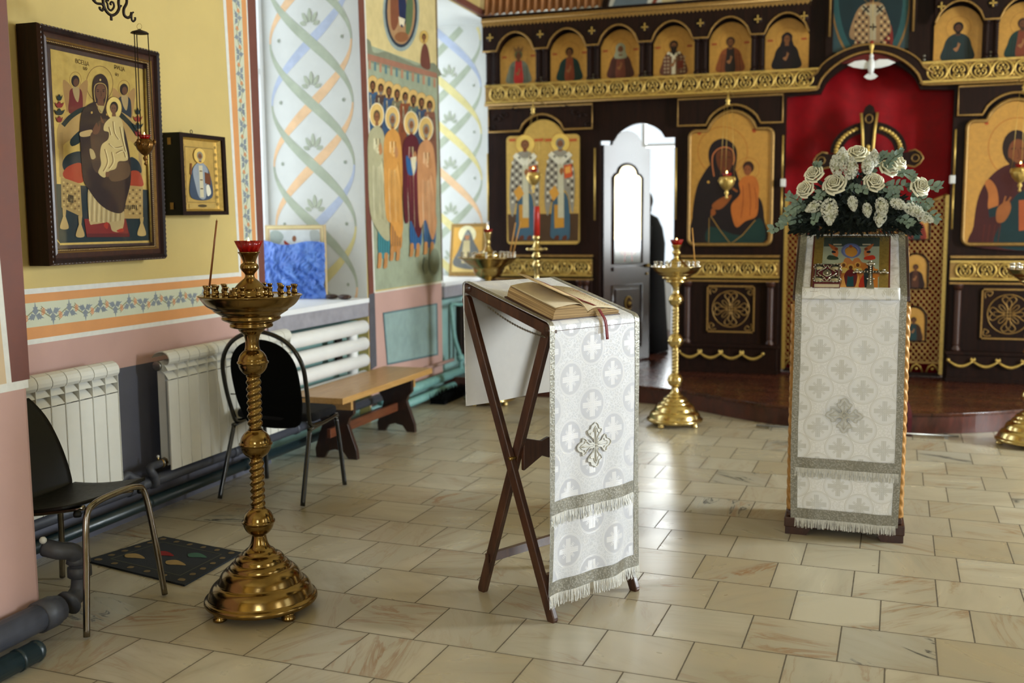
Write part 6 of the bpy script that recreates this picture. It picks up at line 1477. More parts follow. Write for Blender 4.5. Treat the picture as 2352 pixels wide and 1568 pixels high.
# hanging oil lamps before the icons
def lamp(loc, ztop, label, sc_=1, far=True, mat='gold'):
    t = thing('hanging_lamp', label, 'oil lamp', loc, 0, 'small gilt oil lamps hanging before the screen' if far else None); x, y, z = loc; m = M[mat]; s = sc_
    mb = MB(); mb.lathe([(.001, -.16*s), (.010*s, -.155*s), (.012*s, -.145*s), (.005*s, -.135*s), (.016*s, -.115*s), (.018*s, -.105*s), (.008*s, -.09*s), (.03*s, -.075*s), (.055*s, -.045*s), (.066*s, -.015*s), (.064*s, .005*s), (.052*s, .02*s), (.05*s, .03*s), (.046*s, .03*s)], m, 28, loc, fn=lambda a, zz: 1+.05*math.sin(9*a)); mb.build('bowl', t)
    mb = MB()
    for k in range(3):
        a = 2*PI*k/3+.5; mb.ball((x+.068*s*math.cos(a), y+.068*s*math.sin(a), z+.01*s), .014*s, m, 8, (1, 1, 1.5))
        for q in range(3): aa = a+.5*q; mb.tube([(x+.066*s*math.cos(aa), y+.066*s*math.sin(aa), z-.02*s), (x+.074*s*math.cos(aa+.12), y+.074*s*math.sin(aa+.12), z-.005*s), (x+.06*s*math.cos(aa+.25), y+.06*s*math.sin(aa+.25), z+.012*s)], .003*s, m, 5)
    mb.build('openwork', t)
    mb = MB(); ruby_cup(mb, (x, y, z+.02*s), .022*s, .042*s, .04*s); g_ = mb.build('ruby_glass', t, label='ruby red glass oil cup')
    mb = MB(); flame(mb, (x, y, z+.05*s), 1.3*s); mb.build('flame', g_)
    mb = MB(); zc = ztop
    for k in range(3):
        a = 2*PI*k/3+.5; mb.tube([(x+.068*s*math.cos(a), y+.068*s*math.sin(a), z+.02*s), (x+.035*math.cos(a), y+.035*math.sin(a), zc)], .0016 if far else .0022, M['gold'] if far else M['iron'], 5)
    mb.build('chains', t)
    mb = MB()
    if far: mb.lathe([(.001, zc-.02), (.012, zc-.01), (.02, zc), (.012, zc+.015), (.022, zc+.03), (.01, zc+.05), (.004, zc+.09)], m, 12, (x, y, 0)); mb.tube([(x, y, zc+.09), (x, y+.0, zc+.12), (x, YI-.03, zc+.12)], .004, m, 6)
    else: mb.lathe([(.001, zc+.018), (.012, zc+.012), (.034, zc+.004), (.040, zc-.002), (.03, zc-.004), (.001, zc-.002)], M['iron'], 20, (x, y, 0)); mb.tube([(x+.013*math.cos(2*PI*k/14), y, zc+.028+.013*math.sin(2*PI*k/14)) for k in range(14)], .0008, M['brass_new'], 5, True)
    mb.build('top_cap', t); return t
lamp((-2.785, 8.95, 1.955), 2.52, 'small gilt oil lamp hanging before the two-bishop icon')
lamp((-1.045, 8.95, 1.88), 2.52, 'small gilt oil lamp hanging before the mother and child icon')
lamp((1.235, 8.95, 1.90), 2.52, 'small gilt oil lamp at the right border before the icon in wine and green')
nl = lamp((-3.06, 3.905, 1.885), 2.372, 'dark openwork oil lamp with red glass hanging before the big framed icon', .62, False, 'dark_gilt')
for o in nl.children: pass
# dove lamp over the holy doors
dv_ = thing('dove_lamp', 'white dove with spread wings hanging over the holy doors, small red lamp above it', 'hanging lamp', (.10, 9.1, 2.80))
mb = MB(); dx, dy, dz = .10, 9.12, 2.80
mb.ball((dx, dy, dz), .045, M['glassy_white'], 14, (.62, .7, 1.6)); mb.ball((dx, dy-.02, dz+.075), .022, M['glassy_white'], 10, (.8, 1, 1.1)); mb.build('body', dv_)
for s in (-1, 1):
    mb = MB(); V = [(dx+s*.01, dy, dz+.03), (dx+s*.06, dy-.01, dz+.05), (dx+s*.13, dy-.01, dz+.045), (dx+s*.19, dy, dz+.018), (dx+s*.14, dy, dz-.005), (dx+s*.07, dy, dz-.02), (dx+s*.01, dy, dz-.02)]
    mb.prism(V, (0, .012, 0), M['glassy_white']); mb.build('wing', dv_, bevel=.003)
mb = MB(); mb.prism([(dx-.012, dy, dz-.05), (dx-.055, dy, dz-.085), (dx-.03, dy, dz-.105), (dx, dy, dz-.112), (dx+.03, dy, dz-.105), (dx+.055, dy, dz-.085), (dx+.012, dy, dz-.05)], (0, .01, 0), M['glassy_white']); mb.build('tail', dv_)
mb = MB(); mb.lathe([(.004, dz+.09), (.01, dz+.10), (.006, dz+.115), (.016, dz+.14), (.022, dz+.17), (.018, dz+.18)], M['gold'], 14, (dx, dy, 0)); mb.tube([(dx, dy, dz+.18), (dx, dy, 4.0)], .0015, M['gold'], 5); mb.build('lamp_holder', dv_)
mb = MB(); mb.ball((dx, dy, dz+.185), .016, M['ruby'], 10, (1, 1, 1.2)); mb.build('ruby_glass', dv_)
# scroll bracket on the wall that carries the dark lamp
br = thing('wall_bracket', 'dark wrought iron scroll bracket on the yellow wall above the big framed icon', 'bracket', (-3.5, 3.6, 2.6))
def q3(px, py, x=-3.06): return PX(px, py, x=x)
mb = MB()
def cur(pts, r): mb.tube([q3(*p) for p in spl([(150+a*.1063, b*.1063) for a, b in pts], 5, False)], r, M['iron'], 8)
cur([(1320, -120), (1325, 60), (1265, 190), (1270, 320), (1340, 380), (1410, 350), (1430, 270)], .0062); cur([(1430, 290), (1435, 420), (1470, 462), (1510, 420), (1505, 370)], .0045); cur([(1430, 290), (1470, 265)], .004)
cur([(810, -60), (830, 120), (900, 260), (1000, 330), (1100, 290), (1160, 180), (1150, 60), (1160, -60)], .0062); cur([(1160, 180), (1210, 120)], .004)
cur([(990, 100), (970, 80), (1000, 40), (1040, 70), (1050, 150), (990, 225), (930, 180), (910, 80), (880, 20), (930, 10)], .0045); cur([(600, 0), (680, 70), (790, 90), (830, 150), (800, 225), (750, 190), (745, 150)], .0055); cur([(990, 330), (995, 440)], .0058)
cur([(1320, -120), (1160, -60), (810, -60), (700, -40), (600, 0)], .0055)
mb.build('scrollwork', br)
mb = MB(); a = q3(214, -6); mb.tube([a, Vector((-3.49, a.y-.02, a.z+.08))], .007, M['iron'], 8); mb.lathe([(.04, -.01), (.04, .0), (.02, .012)], M['iron'], 16, (-3.49, a.y-.02, a.z+.08), axis='x'); mb.build('arm', br)
# ================================================================== FRAMED ICONS ON THE WALL
def wfp(x, tilt=0): return lambda px, py: PX(px, py, x=x)
fi = thing('framed_icon', 'large gold-ground icon of an enthroned mother and child in a deep dark wooden frame', 'icon', (-3.46, 4.1, 1.9))
FX = -3.36
y0, y1, z0, z1 = 3.715, 4.60, 1.305, 2.385   # outer frame on plane FX; it hangs leaning slightly
cs_ = [PX(91, 50, x=FX), PX(368, 118, x=FX), PX(386, 594, x=FX), PX(122, 611, x=FX)]
def bl(u, v, n=0):   # u,v 0..1 from the upper left
    a, b, c, d = cs_; p = (a*(1-u)+b*u)*(1-v)+(d*(1-u)+c*u)*v; return p+Vector((n, 0, 0))
def fring(mb, u0, v0, u1, v1, n0, n1, m):
    """moulding between two rectangles"""
    A = [bl(u0, v0, n0), bl(1-u0, v0, n0), bl(1-u0, 1-v0, n0), bl(u0, 1-v0, n0)]; B = [bl(u1, v1, n1), bl(1-u1, v1, n1), bl(1-u1, 1-v1, n1), bl(u1, 1-v1, n1)]
    mb.add(A+B, [(i, (i+1) % 4, 4+(i+1) % 4, 4+i) for i in range(4)], m)
mb = MB(); ru = .0; rv = .0
steps = [(0, 0, -.13, M['mahog']), (0, 0, -.02, M['mahog']), (.012, .010, 0, M['frame_wood']), (.03, .025, -.004, M['mahog']), (.036, .03, -.022, M['frame_wood']), (.062, .052, -.016, M['mahog_red']), (.07, .058, -.03, M['gold_dark']), (.078, .065, -.034, M['mahog_red'])]
for a, b in zip(steps, steps[1:]): fring(mb, a[0], a[1], b[0], b[1], a[2], b[2], b[3])
A = [bl(0, 0, -.13), bl(1, 0, -.13), bl(1, 1, -.13), bl(0, 1, -.13)]; mb.ngon(A, M['mahog'])
mb.build('frame', fi)
mb = MB()
def beads(u0, v0, n, r, k, m):
    C_ = [(u0, v0), (1-u0, v0), (1-u0, 1-v0), (u0, 1-v0), (u0, v0)]
    for (a, b) in zip(C_, C_[1:]):
        L = (bl(*b)-bl(*a)).length; N = int(L/k)
        for i in range(N):
            t = (i+.5)/N; c = bl(a[0]+(b[0]-a[0])*t, a[1]+(b[1]-a[1])*t, n); d = (bl(*b)-bl(*a)).normalized(); p = d.orthogonal().normalized()
            s = Vector((1, 0, 0)).cross(d); V = [c-d*k*.42, c+s*r, c+d*k*.42, c-s*r, c+Vector((r, 0, 0))]; mb.add(V, [(0, 1, 4), (1, 2, 4), (2, 3, 4), (3, 0, 4)], m, True)
beads(.075, .063, -.032, .0045, .0105, M['gold_dark']); mb.build('gilded_beading', fi, label='gilded rope beading')
mb = MB(); beads(.008, .0065, -.003, .004, .022, M['frame_wood']); mb.build('carved_edge', fi)
mb = MB()
ip_ = [(115, 112), (333, 160), (346, 557), (137, 563)]; PB = lambda px, py: PX(px, py, x=FX-.055)
fring(mb, .078, .065, .085, .07, -.034, -.055, M['mahog_red'])
mb.ngon([bl(.08, .066, -.055), bl(.92, .066, -.055), bl(.92, .934, -.055), bl(.08, .934, -.055)], M['mahog_red']); mb.build('liner', fi)
mb = MB(); P = Painter(mb, PB, (1, 0, 0), .35, .00003, .001)
P.poly(M['gold_leaf'], ip_); 
P.poly('17262a', [(128, 422), (340, 436), (345, 552), (136, 558)])
P.line(M['gold_leaf'], [(128, 548), (138, 560), (346, 555)], 3, False)
S_ = lambda pts: [(120+x*.3187, 100+y*.3189) for x, y in pts]
def B(c, pts, k=5): P.blob(c, S_(pts), k)
def Pl(c, pts): P.poly(c, S_(pts))
def Ln(c, pts, w_, sm=True): P.line(c, S_(pts), w_*.32, sm)
def El(c, x, y, rx, ry): P.ell(c, 120+x*.3187, 100+y*.3189, rx*.3187, ry*.3189)
def Rg(c, x, y, rx, ry, w_): P.ring(c, 120+x*.3187, 100+y*.3189, rx*.3187, ry*.3189, w_*.32)
Rg('6d4a22', 340, 290, 96, 128, 4)
for (x, y, s) in ((165, 300, 1), (515, 360, .9)):
    for q in (-1, 1): B('a67c48', [(x+q*20, y+20), (x+q*80*s, y-40), (x+q*90*s, y+10), (x+q*70*s, y+150), (x+q*55*s, y+190), (x+q*35*s, y+60)])
    Rg('8c6428', x, y-40, 42, 56, 3); B('6b1f1a' if s == 1 else '1f2a36', [(x-35, y+30), (x-45, y+100), (x-45, y+200), (x+45, y+190), (x+50, y+60), (x+20, y+20)]); B('a78a5c', [(x-20, y+25), (x, y+10), (x+30, y+30), (x+20, y+120), (x-5, y+90)])
    El('24150f', x, y-30, 30, 42); El('5f3a22', x+5, y-20, 19, 30)
# throne
B('b08a50', [(40, 600), (110, 520), (220, 480), (340, 460), (470, 480), (590, 560), (640, 650), (640, 760), (560, 700), (340, 640), (120, 700), (45, 760)]); Ln('12211f', [(75, 590), (140, 520), (240, 470), (420, 470), (540, 560), (610, 650)], 34)
Pl('a6834c', [(50, 640), (75, 640), (80, 960), (50, 960)]); Pl('a6834c', [(618, 650), (640, 650), (648, 1000), (625, 1000)])
B('12211f', [(130, 690), (210, 620), (210, 700), (140, 740)], 3); B('19262c', [(70, 870), (110, 800), (210, 780), (220, 880), (110, 930)]); B('a33a1c', [(75, 930), (120, 880), (210, 865), (225, 990), (150, 1000), (90, 970)]); B('19262c', [(560, 820), (620, 850), (640, 930), (560, 930)]); B('a33a1c', [(550, 930), (620, 920), (655, 1000), (640, 1030), (555, 1030)])
Pl('a9884f', [(60, 960), (200, 1010), (215, 1250), (65, 1180)]); Pl('b08c52', [(540, 1020), (650, 1030), (652, 1260), (510, 1260)])
for r in range(7):
    for c in range(5):
        El('775a30' if (r+c) % 2 else 'c7a566', 80+c*27, 1000+r*27+c*9, 8, 8)
        if c < 4: El('775a30' if (r+c) % 2 else 'c7a566', 555+c*25, 1055+r*28, 8, 8)
for i in range(4): Ln('10181c', [(115+i*10, 1085+i*3), (115+i*10, 1140+i*3)], 5, False)
for i in range(7): Ln('10181c', [(523+i*13, 1162), (523+i*13, 1192)], 5, False)
for x, y0_, y1_ in ((82, 1180, 1330), (196, 1240, 1388), (640, 1250, 1378)): Pl('b08f58', [(x-14, y0_), (x+14, y0_), (x+10, y1_-90), (x-10, y1_-90)]); B('b9975e', [(x, y1_-100), (x+14, y1_-70), (x+30, y1_), (x-30, y1_), (x-14, y1_-70)])
Pl('7b1d18', [(225, 1262), (525, 1262), (552, 1390), (245, 1392)]); Pl('5c1412', [(245, 1368), (552, 1366), (552, 1392), (245, 1394)])
# robes
B('b59a68', [(255, 1040), (330, 1040), (500, 1180), (500, 1340), (430, 1350), (400, 1290), (300, 1300), (262, 1280)])
for i in range(14): Ln('7a6540' if i % 2 else 'd9c596', [(268+i*17, 1080+i*8), (262+i*17, 1290-abs(i-6)*2)], 4, False)
B('a52c18', [(365, 1310), (385, 1285), (400, 1300), (390, 1335)]); B('a52c18', [(460, 1345), (500, 1330), (508, 1352), (470, 1357)])
B('2b1712', [(300, 420), (215, 480), (192, 620), (200, 760), (215, 960), (250, 1040), (330, 1150), (420, 1210), (500, 1215), (530, 1120), (560, 990), (555, 820), (520, 640), (480, 540), (420, 470), (370, 430)])
B('4b3423', [(330, 560), (280, 700), (290, 900), (400, 960), (520, 940), (550, 880), (500, 700), (420, 560)]); B('5b4029', [(400, 880), (540, 860), (545, 960), (420, 990)])
B('2b1712', [(345, 218), (300, 245), (285, 320), (300, 440), (345, 500), (390, 440), (400, 320), (385, 250)]); Ln('b28e4e', [(305, 420), (296, 350), (305, 300), (340, 285), (375, 300), (388, 350), (375, 430), (345, 500), (312, 430)], 6)
El('6a422a', 343, 352, 38, 62); Pl('6a422a', [(322, 400), (362, 400), (372, 470), (318, 460)]); Pl('a99058', [(318, 445), (372, 450), (352, 505)])
for q in (-1, 1): Ln('24130d', [(343+q*12, 335), (343+q*30, 332)], 5, False); El('20110c', 343+q*20, 345, 7, 4)
Ln('3f2416', [(343, 340), (347, 375), (340, 378)], 4); Ln('6b2a1c', [(333, 392), (354, 392)], 4, False); El('c9a560', 340, 262, 6, 8); El('b58e4a', 278, 497, 7, 9); El('b58e4a', 388, 510, 7, 9)
B('b89662', [(195, 640), (275, 620), (278, 650), (255, 668), (200, 670)]); B('4f3421', [(268, 660), (300, 630), (300, 700), (308, 820), (270, 830), (275, 760)]); B('b59a68', [(262, 760), (290, 770), (306, 820), (275, 830)])
B('6a422a', [(285, 620), (305, 580), (315, 570), (325, 600), (335, 570), (340, 610), (320, 650), (290, 650)])
# child
El('d9b868', 438, 465, 56, 82); Rg('7a5424', 438, 465, 56, 82, 4)
B('c8ac72', [(400, 545), (370, 580), (365, 625), (400, 640), (395, 690), (350, 730), (338, 800), (345, 870), (325, 930), (370, 965), (400, 920), (450, 900), (470, 850), (520, 845), (540, 820), (515, 700), (505, 600), (490, 545), (460, 520), (430, 525)])
for pts in ([(430, 560), (440, 640), (470, 690)], [(400, 720), (440, 750), (500, 740)], [(370, 760), (390, 850), (360, 920)], [(420, 780), (430, 850), (400, 900)], [(480, 600), (495, 680), (520, 780)], [(400, 600), (415, 660)], [(450, 790), (500, 770), (520, 820)]): Ln('7b5d34', pts, 6); Ln('ead59c', [(x+9, y+4) for x, y in pts], 4)
El('24150f', 438, 460, 30, 42); El('6f4730', 434, 470, 22, 34); El('20110c', 427, 465, 4, 3); El('20110c', 443, 465, 4, 3); Pl('6f4730', [(425, 495), (448, 495), (452, 525), (422, 525)])
B('6a422a', [(340, 520), (352, 540), (368, 570), (360, 575), (345, 560)]); B('6a422a', [(380, 925), (410, 930), (395, 960), (378, 955)])
# flowers of the throne posts
for x, yy in ((45, 380), (610, 480)):
    for i, c in enumerate(('1c2a26', '8e2a20', '1c2a26', '7e1f1c')):
        y = yy+i*52; k = (.8, 1.2, 1.4, .9)[i]; B(c, [(x-28*k, y-10), (x-12*k, y+4), (x, y-18), (x+12*k, y+4), (x+28*k, y-10), (x+16*k, y+24), (x, y+32), (x-16*k, y+24)], 3)
def lettering(mb, s, px, py, h, plane_x, m, slant=.25):
    p0 = PX(px, py, x=plane_x); u = (PX(px+20, py+20*slant, x=plane_x)-p0).normalized(); text_to(mb, s, lambda a, b: p0+u*a+Vector((.002, 0, b)), h, m)
lettering(mb, 'ВСЕЦА', 172, 144, .027, FX-.054, paint('4a3216')); lettering(mb, 'РИЦА', 262, 158, .027, FX-.054, paint('4a3216')); lettering(mb, 'МР', 190, 160, .02, FX-.054, paint('4a3216')); lettering(mb, 'ѲУ', 264, 174, .02, FX-.054, paint('4a3216'))
mb.build('painting', fi)
mb = MB(); 
fring(mb, .19, .135, .20, .14, -.05, -.052, M['gold_leaf']) if False else None
mb.tube([PX(x, y, x=FX-.045) for x, y in ((333, 158), (347, 556))], .006, M['gold'], 6); mb.build('gilt_fillet', fi)
mb = MB(); mb.ngon([bl(.07, .06, -.028), bl(.93, .06, -.028), bl(.93, .94, -.028), bl(.07, .94, -.028)], M['pane']); mb.build('glass', fi)
# small boxed icon
si = thing('framed_icon', 'small gold icon of a bishop saint in a deep black wooden box frame', 'icon', (-3.46, 4.87, 1.8))
SX = -3.38
cs2 = [PX(412, 303, x=SX), PX(517, 315, x=SX), PX(526, 493, x=SX), PX(421, 494, x=SX)]
def b2(u, v, n=0): a, b, c, d = cs2; p = (a*(1-u)+b*u)*(1-v)+(d*(1-u)+c*u)*v; return p+Vector((n, 0, 0))
mb = MB()
def fr2(mb, u0, v0, u1, v1, n0, n1, m):
    A = [b2(u0, v0, n0), b2(1-u0, v0, n0), b2(1-u0, 1-v0, n0), b2(u0, 1-v0, n0)]; B_ = [b2(u1, v1, n1), b2(1-u1, v1, n1), b2(1-u1, 1-v1, n1), b2(u1, 1-v1, n1)]
    mb.add(A+B_, [(i, (i+1) % 4, 4+(i+1) % 4, 4+i) for i in range(4)], m)
fr2(mb, 0, 0, 0, 0, -.115, 0, M['blackplastic']); fr2(mb, 0, 0, .07, .045, 0, 0, M['mahog']); fr2(mb, .07, .045, .075, .05, 0, -.02, M['mahog']); fr2(mb, .075, .05, .11, .075, -.012, -.03, M['gold']); mb.ngon([b2(0, 0, -.115), b2(1, 0, -.115), b2(1, 1, -.115), b2(0, 1, -.115)], M['mahog']); mb.build('box_frame', si)
mb = MB(); a = cs2[0]; 
for zz in (a.z-.045, a.z-.385): mb.box((SX-.075, a.y-.004, zz-.018), (SX-.055, a.y, zz+.018), M['gold_dark'])
mb.build('hinge_plates', si)
mb = MB(); mb.ngon([b2(.1, .07, -.03), b2(.9, .07, -.03), b2(.9, .93, -.03), b2(.1, .93, -.03)], M['gold_leaf']); P = Painter(mb, lambda u, v: b2(u, v, 0), (1, 0, 0), .4, .00015, -.029)
P.line('8c7440', [(.19, .16), (.81, .16), (.81, .84), (.19, .84), (.19, .16)], .012, False)
for s in (0, 1):
    for i in range(9): P.ell('9a7f44', .15+s*.70, .14+i*.09, .025, .02, 8)
P.poly('b99a55', [(.22, .86), (.78, .86), (.78, .91), (.22, .91)]); P.ell('4a3c22', .5, .885, .1, .018)
P.blob('3d4a5e', [(.42, .36), (.30, .48), (.27, .78), (.72, .78), (.70, .48), (.58, .36)]); P.blob('8f97a0', [(.44, .35), (.33, .44), (.36, .60), (.44, .78), (.58, .78), (.62, .56), (.66, .44), (.56, .35)]); P.line('c9c0a0', [(.5, .38), (.50, .78)], .08, False)
for yy in (.45, .56, .67): P.line('5a3c22', [(.47, yy), (.53, yy)], .012, False)
P.blob('e0dcc8', [(.60, .64), (.66, .62), (.70, .72), (.62, .76)]); P.poly('6a3c22', [(.58, .46), (.70, .48), (.70, .62), (.58, .60)]); P.line('7b4a2a', [(.28, .50), (.30, .36)], .03, False)
head(P, .49, .265, .045, 1.35, halo='d8b560', ring='9a7030', skin='7c5334', hair='8a8472', beard='8a8472')
mb.build('painting', si)
mb = MB(); c = b2(.45, -.01, -.06); mb.tube([c+Vector((0, .01*math.cos(t), .012+.01*math.sin(t))) for t in [2*PI*i/10 for i in range(10)]], .002, M['iron'], 5, True); mb.build('hanging_ring', si)
# icon and bag on the near sill, small icon on the far sill
kb = thing('icon_in_bag', 'pale framed picture standing in a crumpled blue plastic bag on the near window sill', 'picture', (-3.98, 6.8, .965))
KY = 6.80; kp = lambda px, py: PX(px, py, y=KY)
a, b, c, d = kp(608, 517), kp(744, 516), kp(746, 672), kp(612, 672)
mb = MB(); bot = .966
mb.prism([a, b, Vector((b.x, KY, bot)), Vector((a.x, KY, bot))], (0, .03, 0), M['icon_cream'])
P = Painter(mb, kp, (0, -1, 0), .6)
P.line('d3c08a', [(613, 560), (613, 522), (740, 521), (741, 560)], 5, False); P.poly('c9cccb', [(620, 528), (734, 527), (736, 600), (622, 600)]); P.blob('9aa39a', [(622, 532), (640, 530), (652, 545), (636, 565), (622, 556)], 3); P.blob('a9aca6', [(712, 530), (732, 530), (734, 552), (716, 556)], 3)
P.blob('9c3a26', [(652, 552), (662, 558), (672, 568), (658, 570)], 3); P.blob('9c3a26', [(702, 556), (690, 560), (688, 568), (700, 566)], 3); P.blob('dcd8cc', [(668, 560), (684, 560), (690, 575), (664, 575)], 3); P.ell('8a5a3c', 676, 548, 5, 7); mb.build('picture', kb)
random.seed(21)
def bagf(u, v):
    x = a.x-.025+(b.x-a.x+.05)*u; z0_ = bot+.002; zt = kp(0, 556).z+.012*math.sin(u*9+1)-.012*math.sin(u*3.1)
    z = z0_+(zt-z0_)*v; nn = (abs(noise.noise(Vector((x*10+z*4, z*7, 1))))*.055+abs(noise.noise(Vector((x*24-z*9, z*17, 4))))*.030+abs(noise.noise(Vector((x*50, z*30+x*20, 9))))*.008)/1.6
    return Vector((x, KY-.035-.02*math.sin(PI*u)-abs(nn)*1.6*(.4+.6*math.sin(PI*min(1, v*1.2))), z))
mb = MB(); mb.grid(bagf, 90, 90, M['bag'], False); mb.prism([bagf(0, 0), bagf(0, 1), bagf(0, 1)+Vector((0, .07, 0)), bagf(0, 0)+Vector((0, .07, 0))], (.002, 0, 0), M['bag']); mb.build('plastic_bag', kb, recalc=False, label='crumpled blue plastic bag')
mb = MB(); mb.tube([kp(x, y)+Vector((0, -.075, 0)) for x, y in spl([(702, 560), (700, 600), (690, 622), (672, 636), (660, 624)], 5, False)], .004, M['bag'], 6); mb.build('bag_handle', kb)
mb = MB()
for i in range(2): mb.ball((-3.70+i*.12, 6.78-.02*i, .985), .045, M['frame_wood'], 14, (1.25, .8, .42))
o = mb.build('ornament'); tag(o, 'small dark brown paired object lying on the near white window sill', 'ornament')
ni = thing('standing_icon', 'icon of a hooded monk on an orange ground leaning on the far window sill', 'icon', (-3.68, 9.62, 1.0))
NY = 9.60; npx = lambda px, py: PX(px, py, y=NY)
a, b, c, d = npx(1037, 514), npx(1118, 512), npx(1115, 632), npx(1033, 632); zb = 1.0
mb = MB(); mb.prism([a, b, Vector((c.x, NY-.03, zb)), Vector((d.x, NY-.03, zb))], (0, .03, 0), M['gold_dark'])
P = Painter(mb, lambda px, py: PX(px, py, y=NY)+Vector((0, -.034*(py-513)/119, 0)), (0, -1, 0), .6, .00015, .002)
P.poly('d1a04c', [(1043, 522), (1110, 520), (1108, 624), (1040, 624)]); P.poly('d8bb74', [(1042, 592), (1108, 590), (1108, 624), (1040, 624)]); P.ell('ece3b8', 1074, 538, 20, 20)
P.blob('6e6f6c', [(1074, 528), (1065, 545), (1054, 575), (1042, 602), (1055, 614), (1098, 616), (1102, 580), (1090, 555), (1082, 534)], 5); P.poly('c9b98c', [(1066, 552), (1080, 552), (1082, 604), (1062, 604)]); P.ell('b98058', 1074, 543, 5.5, 8); P.blob('8f928f', [(1068, 536), (1074, 530), (1080, 536), (1079, 540), (1069, 540)], 3)
mb.build('panel', ni)
# ================================================================== RADIATORS AND PIPES
def section_mesh(pitch):
    mb = MB(); p = pitch; m = M['radiator']
    mb.box((-.004, .002, .0), (.004, p-.003, .47), m)   # flat front panel, x toward room
    # curved cap
    cap = [(-.09, .590), (-.07, .610), (-.045, .620), (-.02, .621), (0, .613), (.012, .600), (.018, .583), (.016, .567), (.008, .556)]
    V = []; 
    for y in (.0015, p-.0025): V += [(x, y, z) for x, z in cap]
    n = len(cap); mb.add(V+[(x-.004, y, z-.004) for x, y, z in V], [(i, i+1, n+i+1, n+i) for i in range(n-1)]+[(2*n+i, 3*n+i, 3*n+i+1, 2*n+i+1) for i in range(n-1)]+[(i, 2*n+i, 2*n+i+1, i+1) for i in range(n-1)]+[(n+i, n+i+1, 3*n+i+1, 3*n+i) for i in range(n-1)]+[(0, n, 3*n, 2*n), (n-1, 3*n-1, 4*n-1, 2*n-1)], m, False)
    mb.box((-.085, p-.006, .04), (.008, p-.0035, .565), m)          # dividing fin
    for z in (.475, .52):
        V = []
        for i in range(7):
            t = i/6; V.append((-.05+.05*t, z+.0+.035*(1-t)**1.5)) if False else V.append((-.05+.055*t, z+.045*(1-t*t)))
        mb.add([(x, .003, z_) for x, z_ in V]+[(x, p-.006, z_) for x, z_ in V], [(i, i+1, 7+i+1, 7+i) for i in range(6)], m, True)
    mb.box((-.075, .02, .02), (-.03, p-.02, .56), m)    # water tube
    mb.lathe([(.024, 0), (.024, p)], m, 16, (-.055, 0, .545), axis='y'); mb.lathe([(.024, 0), (.024, p)], m, 16, (-.055, 0, .035), axis='y')
    return mb.mesh('section')
def radiator(label, ya, n, pitch, z, x=-3.335):
    t = thing('radiator', label, 'radiator', (x-.05, ya+n*pitch/2, z)); me = section_mesh(pitch)
    for i in range(n):
        o = bpy.data.objects.new('section', me); COL.objects.link(o); o.parent = t; o.matrix_parent_inverse = t.matrix_basis.inverted(); o.location = (x, ya+i*pitch, z)
    mb = MB()
    for zz in (.545, .035): mb.lathe([(.02, -.012), (.026, -.01), (.026, 0)], M['steel'], 16, (x-.055, ya, z+zz), axis='y')
    mb.build('end_plug', t); return t
radiator('white ribbed radiator at the left, partly behind the near pilaster and the black chair', 2.935, 12, .0865, .25)
radiator('white ribbed radiator in the middle, behind the round-backed black chair', 4.345, 14, .0865, .25)
tr = thing('tube_radiator', 'radiator of thick white horizontal tubes under the near window sill', 'radiator', (-3.42, 6.2, .32))
for z in (.765, .64, .515, .39):
    mb = MB(); mb.lathe([(.02, 0), (.04, .006), (.05, .02), (.05, 1.19), (.04, 1.205), (.02, 1.21)], M['tube_white'], 28, (-3.44, 5.585, z), axis='y'); mb.build('tube', tr)
for y in (5.68, 6.62): mb = MB(); mb.lathe([(.04, .38), (.04, .77)], M['tube_white'], 18, (-3.455, y, 0)); mb.build('riser', tr)
mb = MB(); mb.box((-3.49, 6.42, .50), (-3.47, 6.50, .80), M['iron']); mb.build('bracket', tr)
def pipe(name, pts, r, m, label, extra=None, n=16):
    mb = MB(); mb.tube(spl([tuple(p) for p in pts], 4, False) if len(pts) > 3 else pts, r, M[m], n)
    if extra: extra(mb)
    return tag(mb.build(name), label, 'pipe')
def collars(ys, x, z, r, m):
    def f(mb):
        for y in ys: mb.lathe([(r, -.02), (r*1.18, -.018), (r*1.18, .018), (r, .02)], M[m], 18, (x, y, z), axis='y')
    return f
pipe('heating_pipe', [(-3.40, 2.2, .205), (-3.40, 7.0, .205)], .032, 'pipe_grey', 'upper grey heating pipe running along the foot of the left wall', collars((4.1, 5.0, 5.7), -3.40, .205, .032, 'pipe_grey'))
pipe('heating_pipe', [(-3.385, 2.2, .105), (-3.385, 7.0, .105)], .030, 'pipe_dark', 'lower dark heating pipe running along the foot of the left wall', collars((4.2, 5.1), -3.385, .105, .03, 'pipe_dark'))
pipe('heating_pipe', [(-3.42, 7.0, .17), (-3.42, 9.3, .17)], .04, 'pipe_teal', 'upper turquoise heating pipe at the foot of the pier under the mural')
pipe('heating_pipe', [(-3.40, 7.0, .07), (-3.40, 9.3, .07)], .034, 'pipe_teal', 'lower turquoise heating pipe at the foot of the pier under the mural')
pipe('heating_pipe', [(-3.46, 7.05, .285), (-3.46, 8.6, .285)], .016, 'pink', 'thin pink pipe crossing the foot of the pier')
def valve(yc, y2, s=1):
    def f(mb):
        mb.lathe([(.022, -.02), (.026, -.015), (.026, .015), (.022, .02)], M['brass'], 8, (-3.39, y2, .285), axis='y'); mb.tube([(-3.39, (yc+y2)/2, .30), (-3.39, (yc+y2)/2, .325)], .006, M['brass_new'], 8); mb.ball((-3.39, (yc+y2)/2, .325), .008, M['white_line'], 8)
    return f
pipe('pipe_valve', [(-3.39, 4.02, .27), (-3.39, 4.07, .285), (-3.385, 4.10, .265), (-3.38, 4.14, .24), (-3.39, 4.17, .21)], .021, 'pipe_grey', 'bent grey pipe with a valve joining the left radiator to the heating pipe')
